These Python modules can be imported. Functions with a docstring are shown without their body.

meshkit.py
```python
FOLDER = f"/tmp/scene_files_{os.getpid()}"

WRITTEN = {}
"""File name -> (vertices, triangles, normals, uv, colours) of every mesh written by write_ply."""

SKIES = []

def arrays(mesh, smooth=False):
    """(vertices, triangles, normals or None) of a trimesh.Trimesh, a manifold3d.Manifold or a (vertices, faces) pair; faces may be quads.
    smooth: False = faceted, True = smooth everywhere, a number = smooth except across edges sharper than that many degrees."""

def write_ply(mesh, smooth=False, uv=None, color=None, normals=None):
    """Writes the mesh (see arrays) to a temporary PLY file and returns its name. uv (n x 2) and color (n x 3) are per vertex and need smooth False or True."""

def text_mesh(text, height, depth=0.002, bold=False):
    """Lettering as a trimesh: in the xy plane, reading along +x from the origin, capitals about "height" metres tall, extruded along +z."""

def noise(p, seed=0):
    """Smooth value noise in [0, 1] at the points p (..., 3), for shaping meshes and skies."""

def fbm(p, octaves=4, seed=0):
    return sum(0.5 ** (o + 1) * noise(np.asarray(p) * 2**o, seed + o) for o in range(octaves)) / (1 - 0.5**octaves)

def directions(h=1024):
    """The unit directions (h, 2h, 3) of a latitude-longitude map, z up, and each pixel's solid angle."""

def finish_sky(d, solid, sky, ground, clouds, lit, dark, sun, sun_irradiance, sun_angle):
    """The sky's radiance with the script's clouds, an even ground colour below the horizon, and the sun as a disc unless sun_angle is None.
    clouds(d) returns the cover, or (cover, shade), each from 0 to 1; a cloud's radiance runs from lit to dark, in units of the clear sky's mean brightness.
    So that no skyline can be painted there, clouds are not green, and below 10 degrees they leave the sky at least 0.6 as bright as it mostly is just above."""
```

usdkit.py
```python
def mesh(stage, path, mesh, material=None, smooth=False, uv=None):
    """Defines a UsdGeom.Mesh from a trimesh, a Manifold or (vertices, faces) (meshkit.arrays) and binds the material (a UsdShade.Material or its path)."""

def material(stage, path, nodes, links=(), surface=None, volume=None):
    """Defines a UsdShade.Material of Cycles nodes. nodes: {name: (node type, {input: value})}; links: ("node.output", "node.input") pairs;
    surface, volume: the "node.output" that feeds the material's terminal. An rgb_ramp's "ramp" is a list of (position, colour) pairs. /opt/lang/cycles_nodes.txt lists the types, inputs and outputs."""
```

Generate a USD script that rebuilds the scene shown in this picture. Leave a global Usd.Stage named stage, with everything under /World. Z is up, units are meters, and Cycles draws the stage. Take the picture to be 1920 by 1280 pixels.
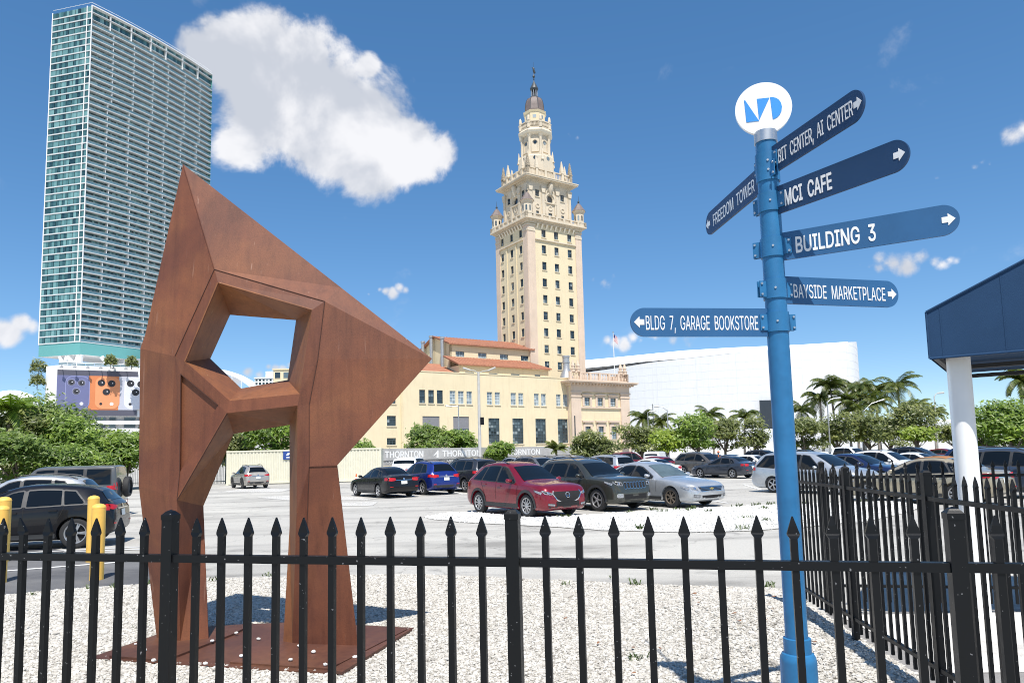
import math, random
import numpy as np
import trimesh, manifold3d, shapely
from shapely import affinity
from shapely.geometry import Polygon, LineString, Point
from scipy.spatial import Delaunay
from scipy.interpolate import LinearNDInterpolator, PchipInterpolator
import zlib
from scipy.sparse import coo_matrix
from scipy.sparse.csgraph import connected_components
from pxr import Vt, Usd, UsdGeom, UsdLux, UsdShade, Gf, Sdf
import usdkit, meshkit

stage = Usd.Stage.CreateInMemory()
UsdGeom.SetStageUpAxis(stage, UsdGeom.Tokens.z)
UsdGeom.SetStageMetersPerUnit(stage, 1.0)
UsdGeom.Xform.Define(stage, '/World')
UsdGeom.Scope.Define(stage, '/World/Looks')
rng = np.random.default_rng(7)
PI = math.pi

# ---------------------------------------------------------------- camera (24 mm phone lens, image cropped from the top of the sensor)
F, PX, PY = 1331.0, 960.0, 720.0
EYE = np.array([0.0, 0.0, 1.95])
TILT, ROLL = math.radians(5.62), 0.023
FWD = np.array([0, math.cos(TILT), math.sin(TILT)])
R0, U0 = np.array([1.0, 0, 0]), np.array([0, -math.sin(TILT), math.cos(TILT)])
UP = math.cos(ROLL) * U0 + math.sin(ROLL) * R0
RIGHT = math.cos(ROLL) * R0 - math.sin(ROLL) * U0
cam = UsdGeom.Camera.Define(stage, '/World/camera')
cam.AddTransformOp().Set(Gf.Matrix4d(*RIGHT, 0, *UP, 0, *(-FWD), 0, *EYE, 1))
cam.CreateHorizontalApertureAttr(36.0)
cam.CreateFocalLengthAttr(36.0 * F / 1920)
cam.CreateVerticalApertureOffsetAttr(36.0 * (PY - 640) / 1920)
cam.CreateClippingRangeAttr(Gf.Vec2f(0.05, 20000))
cam.CreateExposureAttr(0.55)

# ---------------------------------------------------------------- sun and sky
SUN = np.array([0.075, -0.53, 1.0]); SUN /= np.linalg.norm(SUN)
SUN_EL, SUN_ROT = math.asin(SUN[2]), math.atan2(SUN[0], SUN[1])
sun = UsdLux.DistantLight.Define(stage, '/World/sun')
sun.CreateIntensityAttr(1.15); sun.CreateNormalizeAttr(True); sun.CreateAngleAttr(0.5); sun.CreateColorAttr(Gf.Vec3f(1.0, 0.955, 0.89))
_z = SUN; _x = np.cross([0, 0, 1], _z); _x /= np.linalg.norm(_x); _y = np.cross(_z, _x)
sun.AddTransformOp().Set(Gf.Matrix4d(*_x, 0, *_y, 0, *_z, 0, 0, 0, 60, 1))

def ray(px, py):
    d = FWD + RIGHT * (px - PX) / F - UP * (py - PY) / F
    return d / np.linalg.norm(d)
def G(px, py, z=0.0):                      # the point of the level z seen at a place of the photograph
    d = ray(px, py); return EYE + d * (z - EYE[2]) / d[2]
def AT(px, py, Y):                         # the point at distance Y ahead
    d = ray(px, py); return EYE + d * (Y - EYE[1]) / d[1]
def PLANE(px, py, o, n):
    d = ray(px, py); return EYE + d * np.dot(np.asarray(o) - EYE, n) / np.dot(d, n)

def _sky():
    """Physical sky; fair-weather cumulus mixed in from noise round a few directions."""
    N = {'tc': ('texture_coordinate', {}), 'sky': ('sky_texture', {'sky_type': 'single_scattering', 'sun_disc': False, 'sun_elevation': SUN_EL, 'sun_rotation': SUN_ROT, 'altitude': 0.0, 'air_density': 0.7, 'aerosol_density': 0.02, 'ozone_density': 3.0}),
         'bg': ('background_shader', {'strength': 0.095})}
    Lk = []
    # lobes: direction in pixels of the big and small clouds, radius (tangent units), weight
    big = [(490, 122, 0.070, 1.0), (432, 128, 0.066, 1.0), (376, 112, 0.045, 0.9), (545, 170, 0.104, 1.0), (618, 198, 0.098, 1.0), (705, 232, 0.1, 1.0), (775, 265, 0.074, 0.95), (826, 280, 0.042, 0.8), (600, 245, 0.096, 1.0), (688, 306, 0.068, 0.95), (482, 205, 0.092, 0.95), (455, 265, 0.055, 0.9), (690, 128, 0.032, 0.8), (556, 112, 0.034, 0.8)]
    small = [(735, 545, .020, .55), (690, 548, .012, .45), (1755, 328, .030, .50), (1825, 310, .024, .42), (1700, 492, .042, .58), (1645, 500, .026, .5), (1765, 492, .022, .46), (10, 615, .04, .75), (1560, 395, .02, .45), (1510, 600, .035, .5), (1170, 640, .025, .5), (1290, 637, .05, .55), (1130, 523, .03, .35), (1045, 260, .03, .35), (1900, 250, .030, .40), (440, 705, .035, .8), (530, 690, .022, .7), (1480, 520, .02, .3)]
    back = []   # the same kind of cloud goes on round the rest of the sky
    r2 = np.random.default_rng(3)
    for k in range(26):
        a, e = r2.uniform(1.0, 2 * PI - 1.0), r2.uniform(0.12, 0.75)
        s = r2.uniform(.05, .13)
        for j in range(3):
            aa, ee = a + r2.uniform(-.12, .12), e + r2.uniform(-.03, .05)
            back.append((np.array([math.sin(aa) * math.cos(ee), math.cos(aa) * math.cos(ee), math.sin(ee)]), s * r2.uniform(.6, 1.1), .85))
    N['nz'] = ('noise_texture', {'dimensions': '3D', 'scale': 8.5, 'detail': 9.0, 'roughness': 0.58, 'distortion': 0.2})
    N['nw'] = ('noise_texture', {'dimensions': '3D', 'scale': 26.0, 'detail': 5.0, 'roughness': 0.6})
    Lk += [('tc.generated', 'nz.vector'), ('tc.generated', 'nw.vector')]
    acc = None
    for i, (d, rad, w) in enumerate([(ray(a, b), r, w) for a, b, r, w in [(p, q, r * .80, w) for p, q, r, w in big] + [(p + k * r * 980, q + (j % 3 - 1) * r * 210 - k * r * 60, r * .46 * (1.15 - .3 * abs(k)), w * (.86 - .20 * abs(k))) for p, q, r, w in small for j, k in enumerate((-1.25, -.6, .05, .7, 1.3))]] + back):
        N[f'dist{i}'] = ('vector_math', {'math_type': 'distance', 'vector2': tuple(d)})
        N[f'm{i}'] = ('map_range', {'range_type': 'linear', 'from_min': 0.0, 'from_max': rad * 1.35, 'to_min': w, 'to_max': 0.0, 'clamp': True})
        Lk += [('tc.generated', f'dist{i}.vector1'), (f'dist{i}.value', f'm{i}.value')]
        if acc is None:
            acc = f'm{i}.result'
        else:
            N[f'x{i}'] = ('math', {'math_type': 'smoothmax', 'value3': 0.10})
            Lk += [(acc, f'x{i}.value1'), (f'm{i}.result', f'x{i}.value2')]
            acc = f'x{i}.value'
    N['nm'] = ('math', {'math_type': 'multiply_add', 'value2': 1.55, 'value3': -1.05})
    N['sum'] = ('math', {'math_type': 'add'})
    N['cov'] = ('map_range', {'range_type': 'smoothstep', 'from_min': 0.0, 'from_max': 0.25, 'to_min': 0.0, 'to_max': 0.97, 'clamp': True})
    N['near'] = ('map_range', {'range_type': 'smoothstep', 'from_min': 0.03, 'from_max': 0.22, 'to_min': 0.0, 'to_max': 1.0, 'clamp': True}); N['cv'] = ('math', {'math_type': 'multiply'}); Lk += [(acc, 'near.value'), ('near.result', 'cv.value1'), ('cov.result', 'cv.value2')]
    Lk += [('nz.fac', 'nm.value1'), (acc, 'sum.value1'), ('nm.value', 'sum.value2'), ('sum.value', 'cov.value')]
    # thicker parts and undersides are greyer
    N['up'] = ('vector_math', {'math_type': 'add', 'vector2': (0.012, 0.0, 0.045)})
    N['nz2'] = ('noise_texture', {'dimensions': '3D', 'scale': 8.5, 'detail': 3.5, 'roughness': 0.52, 'distortion': 0.2})
    N['dif'] = ('math', {'math_type': 'subtract'})
    N['shade'] = ('map_range', {'range_type': 'smoothstep', 'from_min': -0.13, 'from_max': 0.15, 'to_min': 1.0, 'to_max': 0.0, 'clamp': True})
    N['cc'] = ('mix', {'mix_type': 'mix', 'color1': (6.9, 6.9, 7.1), 'color2': (4.5, 4.75, 5.3)})
    N['sg'] = ('gamma', {'gamma': 0.70})
    N['sc'] = ('hsv', {'hue': 0.5, 'saturation': 1.42, 'value': 1.88, 'fac': 1.0})
    N['mix'] = ('mix', {'mix_type': 'mix'})
    Lk += [('tc.generated', 'up.vector1'), ('up.vector', 'nz2.vector'), ('nz.fac', 'dif.value1'), ('nz2.fac', 'dif.value2'), ('dif.value', 'shade.value'), ('shade.result', 'cc.fac'),
           ('sky.color', 'sg.color'), ('sg.color', 'sc.color'), ('cv.value', 'mix.fac'), ('sc.color', 'mix.color1'), ('cc.color', 'mix.color2'), ('mix.color', 'bg.color')]
    return usdkit.material(stage, '/World/Looks/sky_look', N, Lk, surface='bg.background')
dome = UsdLux.DomeLight.Define(stage, '/World/sky')
UsdShade.MaterialBindingAPI.Apply(dome.GetPrim()).Bind(_sky())

# ---------------------------------------------------------------- scene helpers
_names = {}
def numbered(parent, name):
    k = (parent, name); n = _names.get(k, 0); _names[k] = n + 1
    return f'{parent}/{name}' + (f'_{n:03d}' if n else '')
def tagp(p, label=None, cat=None, group=None, kind=None):
    for k, v in (('label', label), ('category', cat), ('group', group), ('kind', kind)):
        if v: p.SetCustomDataByKey(k, v)
    return p
def thing(name, label=None, cat=None, loc=(0, 0, 0), rot=0.0, group=None, kind=None):
    path = numbered('/World', name)
    x = UsdGeom.Xform.Define(stage, path)
    x.AddTranslateOp().Set(Gf.Vec3d(*map(float, loc)))
    if rot: x.AddRotateZOp().Set(math.degrees(rot))
    p = tagp(x.GetPrim(), label, cat, group, kind)
    return Thing(path, np.asarray(loc, float), rot)
class Thing:
    def __init__(s, path, loc, rot): s.path, s.loc, s.rot = path, loc, rot
    def to_local(s, v):
        v = np.asarray(v, float) - s.loc
        c, n = math.cos(-s.rot), math.sin(-s.rot)
        return np.stack([v[:, 0] * c - v[:, 1] * n, v[:, 0] * n + v[:, 1] * c, v[:, 2]], 1)
def part(parent, name, mesh, mat, smooth=False, world=None, label=None, kind=None):
    """A Mesh prim under a thing, or under a part (a path). world: the Thing whose frame world coordinates are brought into."""
    base = parent.path if isinstance(parent, Thing) else parent
    path = numbered(base, name)
    v, f = VF(mesh)
    if world is not None: v = world.to_local(v)
    gm = usdkit.mesh(stage, path, (v, f), mat, smooth)
    if mat in ISLAND:          # every pane or leaf carries a random number of its own
        n = len(v); lab = connected_components(coo_matrix((np.ones(len(f) * 2), (np.concatenate([f[:, 0], f[:, 1]]), np.concatenate([f[:, 1], f[:, 2]]))), (n, n)), False)[1]
        rv = np.random.default_rng(zlib.crc32(path.encode())).random(lab.max() + 1)[lab]
        UsdGeom.PrimvarsAPI(gm).CreatePrimvar('rnd', Sdf.ValueTypeNames.FloatArray, 'vertex').Set(Vt.FloatArray.FromNumpy(rv.astype(np.float32)))
    if label or kind: tagp(stage.GetPrimAtPath(path), label, None, None, kind)
    return path
def single(name, mesh, mat, label=None, cat=None, group=None, kind=None, smooth=False):
    path = numbered('/World', name)
    usdkit.mesh(stage, path, VF(mesh), mat, smooth)
    tagp(stage.GetPrimAtPath(path), label, cat, group, kind)
    return path
def VF(m):
    if isinstance(m, MB): return m.get()
    if isinstance(m, tuple): return np.asarray(m[0], float), tri(np.asarray(m[1], int))
    if hasattr(m, 'to_mesh'):
        q = m.to_mesh(); return np.asarray(q.vert_properties[:, :3], float), np.asarray(q.tri_verts, int)
    return np.asarray(m.vertices, float), np.asarray(m.faces, int)
def tri(f):
    return np.vstack([f[:, [0, 1, 2]], f[:, [0, 2, 3]]]) if f.ndim == 2 and f.shape[1] == 4 else f

BOXF = np.array([[0, 3, 2, 1], [4, 5, 6, 7], [0, 1, 5, 4], [1, 2, 6, 5], [2, 3, 7, 6], [3, 0, 4, 7]])
class MB:
    """Collects simple shapes into one mesh."""
    def __init__(s): s.v, s.f, s.n = [], [], 0
    def add(s, v, f):
        v, f = np.asarray(v, float), tri(np.asarray(f, int))
        s.v.append(v); s.f.append(f + s.n); s.n += len(v); return s
    def mesh(s, m): return s.add(*VF(m))
    def get(s): return np.vstack(s.v), np.vstack(s.f)
    def box(s, lo, hi):
        (a, b, c), (d, e, g) = lo, hi
        return s.add([(a, b, c), (d, b, c), (d, e, c), (a, e, c), (a, b, g), (d, b, g), (d, e, g), (a, e, g)], BOXF)
    def cbox(s, c, size, rz=0.0):
        h = np.asarray(size, float) / 2
        p = np.array([(x, y, z) for z in (-1, 1) for x, y in ((-1, -1), (1, -1), (1, 1), (-1, 1))], float) * h
        co, si = math.cos(rz), math.sin(rz)
        p = np.stack([p[:, 0] * co - p[:, 1] * si, p[:, 0] * si + p[:, 1] * co, p[:, 2]], 1) + np.asarray(c, float)
        return s.add(p, BOXF)
    def bar(s, a, b, w, h=None, up=(0, 0, 1)):
        """A straight bar of section w x h from a to b."""
        a, b = np.asarray(a, float), np.asarray(b, float); h = w if h is None else h
        t = b - a; t /= np.linalg.norm(t)
        x = np.cross(up, t)
        if np.linalg.norm(x) < 1e-6: x = np.cross((0, 1, 0), t)
        x /= np.linalg.norm(x); y = np.cross(t, x)
        q = [(-w / 2, -h / 2), (w / 2, -h / 2), (w / 2, h / 2), (-w / 2, h / 2)]
        return s.add([p + x * i + y * j for p in (a, b) for i, j in q], BOXF)
    def tube(s, pts, rad, n=10, caps=True):
        p = np.asarray(pts, float); m = len(p)
        rad = np.broadcast_to(np.asarray(rad, float), (m,))
        t = np.gradient(p, axis=0); t /= np.linalg.norm(t, axis=1, keepdims=True) + 1e-12
        ref = np.array([0, 0, 1.0]) if abs(t[:, 2]).max() < 0.95 else np.array([0.31, 0.95, 0.05])
        x = np.cross(t, ref); x /= np.linalg.norm(x, axis=1, keepdims=True) + 1e-12
        y = np.cross(t, x); a = np.arange(n) * 2 * PI / n
        v = p[:, None] + rad[:, None, None] * (np.cos(a)[None, :, None] * x[:, None] + np.sin(a)[None, :, None] * y[:, None])
        i, j = np.meshgrid(np.arange(m - 1), np.arange(n), indexing='ij')
        q = np.stack([i * n + j, (i + 1) * n + j, (i + 1) * n + (j + 1) % n, i * n + (j + 1) % n], -1).reshape(-1, 4)
        f = [tri(q)]
        v = v.reshape(-1, 3)
        if caps:
            k = len(v); v = np.vstack([v, p[0], p[-1]])
            jj = np.arange(n)
            f.append(np.stack([np.full(n, k), jj, (jj + 1) % n], 1)); f.append(np.stack([np.full(n, k + 1), (m - 1) * n + (jj + 1) % n, (m - 1) * n + jj], 1))
        return s.add(v, np.vstack(f))
    def lathe(s, prof, n=16, c=(0, 0, 0), phase=0.0, sx=1.0, sy=1.0, caps=True):
        """prof: (radius, z) from bottom to top; n sides."""
        pr = np.asarray(prof, float); m = len(pr); a = np.arange(n) * 2 * PI / n + phase
        v = np.stack([pr[:, None, 0] * np.cos(a) * sx, pr[:, None, 0] * np.sin(a) * sy, np.broadcast_to(pr[:, None, 1], (m, n))], -1).reshape(-1, 3) + np.asarray(c, float)
        i, j = np.meshgrid(np.arange(m - 1), np.arange(n), indexing='ij')
        q = np.stack([i * n + j, i * n + (j + 1) % n, (i + 1) * n + (j + 1) % n, (i + 1) * n + j], -1).reshape(-1, 4)
        if not caps: return s.add(v, q)
        k = len(v); jj = np.arange(n)
        v = np.vstack([v, np.asarray(c, float) + (0, 0, pr[0, 1]), np.asarray(c, float) + (0, 0, pr[-1, 1])])
        f = np.vstack([tri(q), np.stack([np.full(n, k), (jj + 1) % n, jj], 1), np.stack([np.full(n, k + 1), (m - 1) * n + jj, (m - 1) * n + (jj + 1) % n], 1)])
        return s.add(v, f)
    def prism(s, poly, fn, t):
        """A plane polygon (shapely) extruded; fn maps (a, b, c) to space, c from 0 to t."""
        for g in getattr(poly, 'geoms', [poly]):
            m = trimesh.creation.extrude_polygon(g, t, engine='earcut')
            s.add(fn(np.asarray(m.vertices)), m.faces)
        return s
    def quad(s, a, b, c, d): return s.add([a, b, c, d], [[0, 1, 2, 3]])
def rect(a, b, c, d): return Polygon([(a, b), (c, b), (c, d), (a, d)])
def hull(points_radii, seg=12):
    s = [manifold3d.Manifold.sphere(r, seg).translate(list(map(float, p))) for p, r in points_radii]
    return manifold3d.Manifold.batch_hull(s)
def tri2d(poly, step):
    """Vertices and triangles of a plane polygon, with inner points every step."""
    V, T, n = [], [], 0
    for g in getattr(poly, 'geoms', [poly]):
        if g.area < 1e-5: continue
        b = shapely.segmentize(g, step)
        pts = [np.asarray(b.exterior.coords)[:-1]] + [np.asarray(r.coords)[:-1] for r in b.interiors]
        x0, y0, x1, y1 = g.bounds
        gx, gy = np.meshgrid(np.arange(x0 + step / 2, x1, step), np.arange(y0 + step / 2, y1, step))
        q = np.stack([gx.ravel(), gy.ravel()], 1)
        inner = g.buffer(-step * .3)
        if len(q) and not inner.is_empty: pts.append(q[shapely.contains_xy(inner, q[:, 0], q[:, 1])])
        p = np.vstack(pts); p = np.unique(np.round(p, 6), axis=0)
        d = Delaunay(p); t = d.simplices; c = p[t].mean(1)
        t = t[shapely.contains_xy(g, c[:, 0], c[:, 1])]
        a = p[t]; cr = (a[:, 1, 0] - a[:, 0, 0]) * (a[:, 2, 1] - a[:, 0, 1]) - (a[:, 1, 1] - a[:, 0, 1]) * (a[:, 2, 0] - a[:, 0, 0])
        t = t[np.abs(cr) > 1e-9]; cr = cr[np.abs(cr) > 1e-9]
        t[cr < 0] = t[cr < 0][:, ::-1]
        V.append(p); T.append(t + n); n += len(p)
    return np.vstack(V), np.vstack(T)

def words(v, f, key, gap):
    """Splits lettering into its words: pieces along key that are farther apart than gap."""
    n = len(v); lab = connected_components(coo_matrix((np.ones(len(f) * 2), (np.concatenate([f[:, 0], f[:, 1]]), np.concatenate([f[:, 1], f[:, 2]]))), (n, n)), False)[1]
    m = lab.max() + 1; lo, hi = np.full(m, 1e9), np.full(m, -1e9); np.minimum.at(lo, lab, key); np.maximum.at(hi, lab, key)
    order = np.argsort(lo); grp, end, g = np.zeros(m, int), -1e9, -1
    for i in order:
        if lo[i] > end + gap: g += 1
        grp[i] = g; end = max(end, hi[i])
    fg = grp[lab[f[:, 0]]]
    for q in range(g + 1):
        ff = f[fg == q]; u, inv = np.unique(ff, return_inverse=True); yield v[u], inv.reshape(ff.shape)

# ---------------------------------------------------------------- materials
ISLAND = set()
def L(name): return '/World/Looks/' + name
def paint(name, col, rough=0.5, metal=0.0, vary=0.08, scale=3.0, coat=0.0, spec=0.5, bump=0.0, bscale=40.0):
    lo, hi = [c * (1 - vary) for c in col], [min(1, c * (1 + vary)) for c in col]
    N = {'tc': ('texture_coordinate', {}), 'n': ('noise_texture', {'scale': scale, 'detail': 6.0, 'roughness': 0.6}), 'r': ('rgb_ramp', {'ramp': [(0.3, lo), (0.7, hi)]}),
         'p': ('principled_bsdf', {'roughness': rough, 'metallic': metal, 'coat_weight': coat, 'coat_roughness': 0.04, 'specular_ior_level': spec})}
    K = [('tc.object', 'n.vector'), ('n.fac', 'r.fac'), ('r.color', 'p.base_color')]
    if bump:
        N['n2'] = ('noise_texture', {'scale': bscale, 'detail': 4.0}); N['b'] = ('bump', {'strength': bump, 'distance': 0.01})
        K += [('tc.object', 'n2.vector'), ('n2.fac', 'b.height'), ('b.normal', 'p.normal')]
    usdkit.material(stage, L(name), N, K, surface='p.BSDF'); return L(name)
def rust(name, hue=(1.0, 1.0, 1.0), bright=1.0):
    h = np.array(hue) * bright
    N = {'tc': ('texture_coordinate', {}), 'oi': ('object_info', {}),
         'n1': ('noise_texture', {'scale': 0.9, 'detail': 7.0, 'roughness': 0.62, 'distortion': 0.4}),
         'st': ('mapping', {'scale': (7.0, 7.0, 0.55)}), 'n2': ('noise_texture', {'scale': 1.6, 'detail': 6.0, 'roughness': 0.65}),
         'n3': ('noise_texture', {'scale': 75.0, 'detail': 4.0, 'roughness': 0.7}),
         'r1': ('rgb_ramp', {'ramp': [(0.25, h * (.088, .030, .018)), (0.45, h * (.128, .043, .023)), (0.6, h * (.165, .056, .027)), (0.78, h * (.225, .082, .032))]}),
         'r2': ('rgb_ramp', {'ramp': [(0.30, (.72, .70, .72)), (0.5, (1, 1, 1)), (0.70, (1.12, 1.10, 1.06))]}),
         'r3': ('rgb_ramp', {'ramp': [(0.25, (.66, .66, .68)), (0.5, (1, 1, 1)), (0.75, (1.22, 1.20, 1.16))]}),
         'm1': ('mix', {'mix_type': 'multiply', 'fac': 0.85}), 'm2': ('mix', {'mix_type': 'multiply', 'fac': 0.75}),
         'v': ('map_range', {'from_min': 0., 'from_max': 1., 'to_min': .9, 'to_max': 1.1}), 'hs': ('hsv', {'hue': 0.5, 'saturation': 1.0, 'fac': 1.0}),
         # pale runs left by rain near the top
         'sw': ('mapping', {'scale': (26.0, 26.0, 0.9)}), 'n4': ('noise_texture', {'scale': 1.0, 'detail': 3.0}), 'r4': ('rgb_ramp', {'ramp': [(0.68, (0, 0, 0)), (0.78, (.5, .5, .5))]}),
         'm3': ('mix', {'mix_type': 'mix', 'color2': tuple(h * (.36, .22, .16))}),
         'n5': ('noise_texture', {'scale': 0.55, 'detail': 6.0, 'roughness': 0.6, 'distortion': 0.8}), 'r5': ('rgb_ramp', {'ramp': [(0.46, (0, 0, 0)), (0.68, (.50, .50, .50))]}), 'm5': ('mix', {'mix_type': 'mix', 'color2': tuple(h * (.245, .098, .036))}),
         'b': ('bump', {'strength': 0.35, 'distance': 0.004}), 'p': ('principled_bsdf', {'roughness': 0.62, 'metallic': 0.0, 'specular_ior_level': 0.42})}
    K = [('tc.object', 'n1.vector'), ('tc.object', 'st.vector'), ('st.vector', 'n2.vector'), ('tc.object', 'n3.vector'), ('n1.fac', 'r1.fac'), ('n2.fac', 'r2.fac'), ('n3.fac', 'r3.fac'),
         ('tc.object', 'n5.vector'), ('n5.fac', 'r5.fac'), ('r5.color', 'm5.fac'), ('r1.color', 'm5.color1'), ('m5.color', 'm1.color1'), ('r2.color', 'm1.color2'), ('m1.color', 'm2.color1'), ('r3.color', 'm2.color2'), ('oi.random', 'v.value'), ('v.result', 'hs.value'), ('m2.color', 'hs.color'),
         ('tc.object', 'sw.vector'), ('sw.vector', 'n4.vector'), ('n4.fac', 'r4.fac'), ('r4.color', 'm3.fac'), ('hs.color', 'm3.color1'), ('m3.color', 'p.base_color'), ('n3.fac', 'b.height'), ('b.normal', 'p.normal')]
    usdkit.material(stage, L(name), N, K, surface='p.BSDF'); return L(name)

def pavement(name, dark, mid, light, crack=0.0, stretch=(0.25, 1.0, 1.0), rough=0.85):
    """Weathered asphalt: broad worn patches, long stains along the lanes, fine aggregate."""
    N = {'g': ('geometry', {}), 'mp': ('mapping', {'scale': stretch, 'rotation': (0, 0, 0.05)}),
         'n1': ('noise_texture', {'scale': 0.55, 'detail': 7.0, 'roughness': 0.62, 'distortion': 0.6}), 'n2': ('noise_texture', {'scale': 55.0, 'detail': 4.0, 'roughness': 0.75}), 'n3': ('noise_texture', {'scale': 0.09, 'detail': 4.0}),
         'r1': ('rgb_ramp', {'ramp': [(0.34, dark), (0.43, mid), (0.56, light), (0.8, light)]}), 'r2': ('rgb_ramp', {'ramp': [(0.28, (.62, .62, .62)), (0.5, (1, 1, 1)), (0.75, (1.25, 1.25, 1.25))]}),
         'r3': ('rgb_ramp', {'ramp': [(0.3, (.86, .86, .87)), (0.65, (1.05, 1.05, 1.04))]}),
         'm': ('mix', {'mix_type': 'multiply', 'fac': 0.8}), 'm2': ('mix', {'mix_type': 'multiply', 'fac': 1.0}), 'b': ('bump', {'strength': 0.5, 'distance': 0.01}), 'p': ('principled_bsdf', {'roughness': rough, 'specular_ior_level': 0.3})}
    K = [('g.position', 'mp.vector'), ('mp.vector', 'n1.vector'), ('g.position', 'n2.vector'), ('g.position', 'n3.vector'), ('n1.fac', 'r1.fac'), ('n2.fac', 'r2.fac'), ('n3.fac', 'r3.fac'), ('r1.color', 'm.color1'), ('r2.color', 'm.color2'),
         ('m.color', 'm2.color1'), ('r3.color', 'm2.color2'), ('n2.fac', 'b.height'), ('b.normal', 'p.normal')]
    out = 'm2.color'
    if crack:
        N['no'] = ('noise_texture', {'scale': 1.1, 'detail': 3.0, 'roughness': 0.5}); N['ro'] = ('rgb_ramp', {'ramp': [(0.63, (1, 1, 1)), (0.72, (.62, .62, .63))]}); N['mo'] = ('mix', {'mix_type': 'multiply', 'fac': 0.9}); K += [('g.position', 'no.vector'), ('no.fac', 'ro.fac'), ('ro.color', 'mo.color2')]
        N['vc'] = ('voronoi_texture', {'dimensions': '3D', 'feature': 'distance_to_edge', 'scale': 0.22}); N['wp'] = ('noise_texture', {'scale': 1.4, 'detail': 5.0}); N['ws'] = ('vector_math', {'math_type': 'scale', 'scale': 1.6}); N['wa'] = ('vector_math', {'math_type': 'add'})
        N['rc'] = ('rgb_ramp', {'ramp': [(0.0, (.45, .45, .45)), (0.006, (1, 1, 1))]}); N['mc'] = ('mix', {'mix_type': 'multiply', 'fac': crack})
        K += [('g.position', 'wp.vector'), ('wp.color', 'ws.vector1'), ('ws.vector', 'wa.vector1'), ('g.position', 'wa.vector2'), ('wa.vector', 'vc.vector'), ('vc.distance', 'rc.fac'), ('m2.color', 'mo.color1'), ('mo.color', 'mc.color1'), ('rc.color', 'mc.color2')]
        out = 'mc.color'
    K.append((out, 'p.base_color'))
    usdkit.material(stage, L(name), N, K, surface='p.BSDF'); return L(name)

def gravel_base(name, lo, hi):
    N = {'g': ('geometry', {}), 'v': ('voronoi_texture', {'dimensions': '3D', 'feature': 'f1', 'scale': 34.0}), 'n': ('noise_texture', {'scale': 1.3, 'detail': 6.0}), 'r': ('rgb_ramp', {'ramp': [(0.0, hi), (0.55, lo), (0.9, [c * .5 for c in lo])]}), 'w': ('white_noise_texture', {'dimensions': '3D'}),
         'rw': ('rgb_ramp', {'ramp': [(0, (.62, .61, .6)), (0.7, (1, 1, 1)), (1, (1.05, 1.04, 1.0))]}), 'rn': ('rgb_ramp', {'ramp': [(0.3, (.86, .85, .83)), (0.6, (1, 1, 1))]}), 'm': ('mix', {'mix_type': 'multiply', 'fac': 1.0}), 'm2': ('mix', {'mix_type': 'multiply', 'fac': 1.0}), 'b': ('bump', {'strength': 1.0, 'distance': 0.02, 'invert': True}), 'p': ('principled_bsdf', {'roughness': 0.9, 'specular_ior_level': 0.2})}
    K = [('g.position', 'v.vector'), ('g.position', 'n.vector'), ('v.distance', 'r.fac'), ('v.position', 'w.vector'), ('w.value', 'rw.fac'), ('n.fac', 'rn.fac'), ('r.color', 'm.color1'), ('rw.color', 'm.color2'), ('m.color', 'm2.color1'), ('rn.color', 'm2.color2'), ('m2.color', 'p.base_color'), ('v.distance', 'b.height'), ('b.normal', 'p.normal')]
    usdkit.material(stage, L(name), N, K, surface='p.BSDF'); return L(name)

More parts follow.
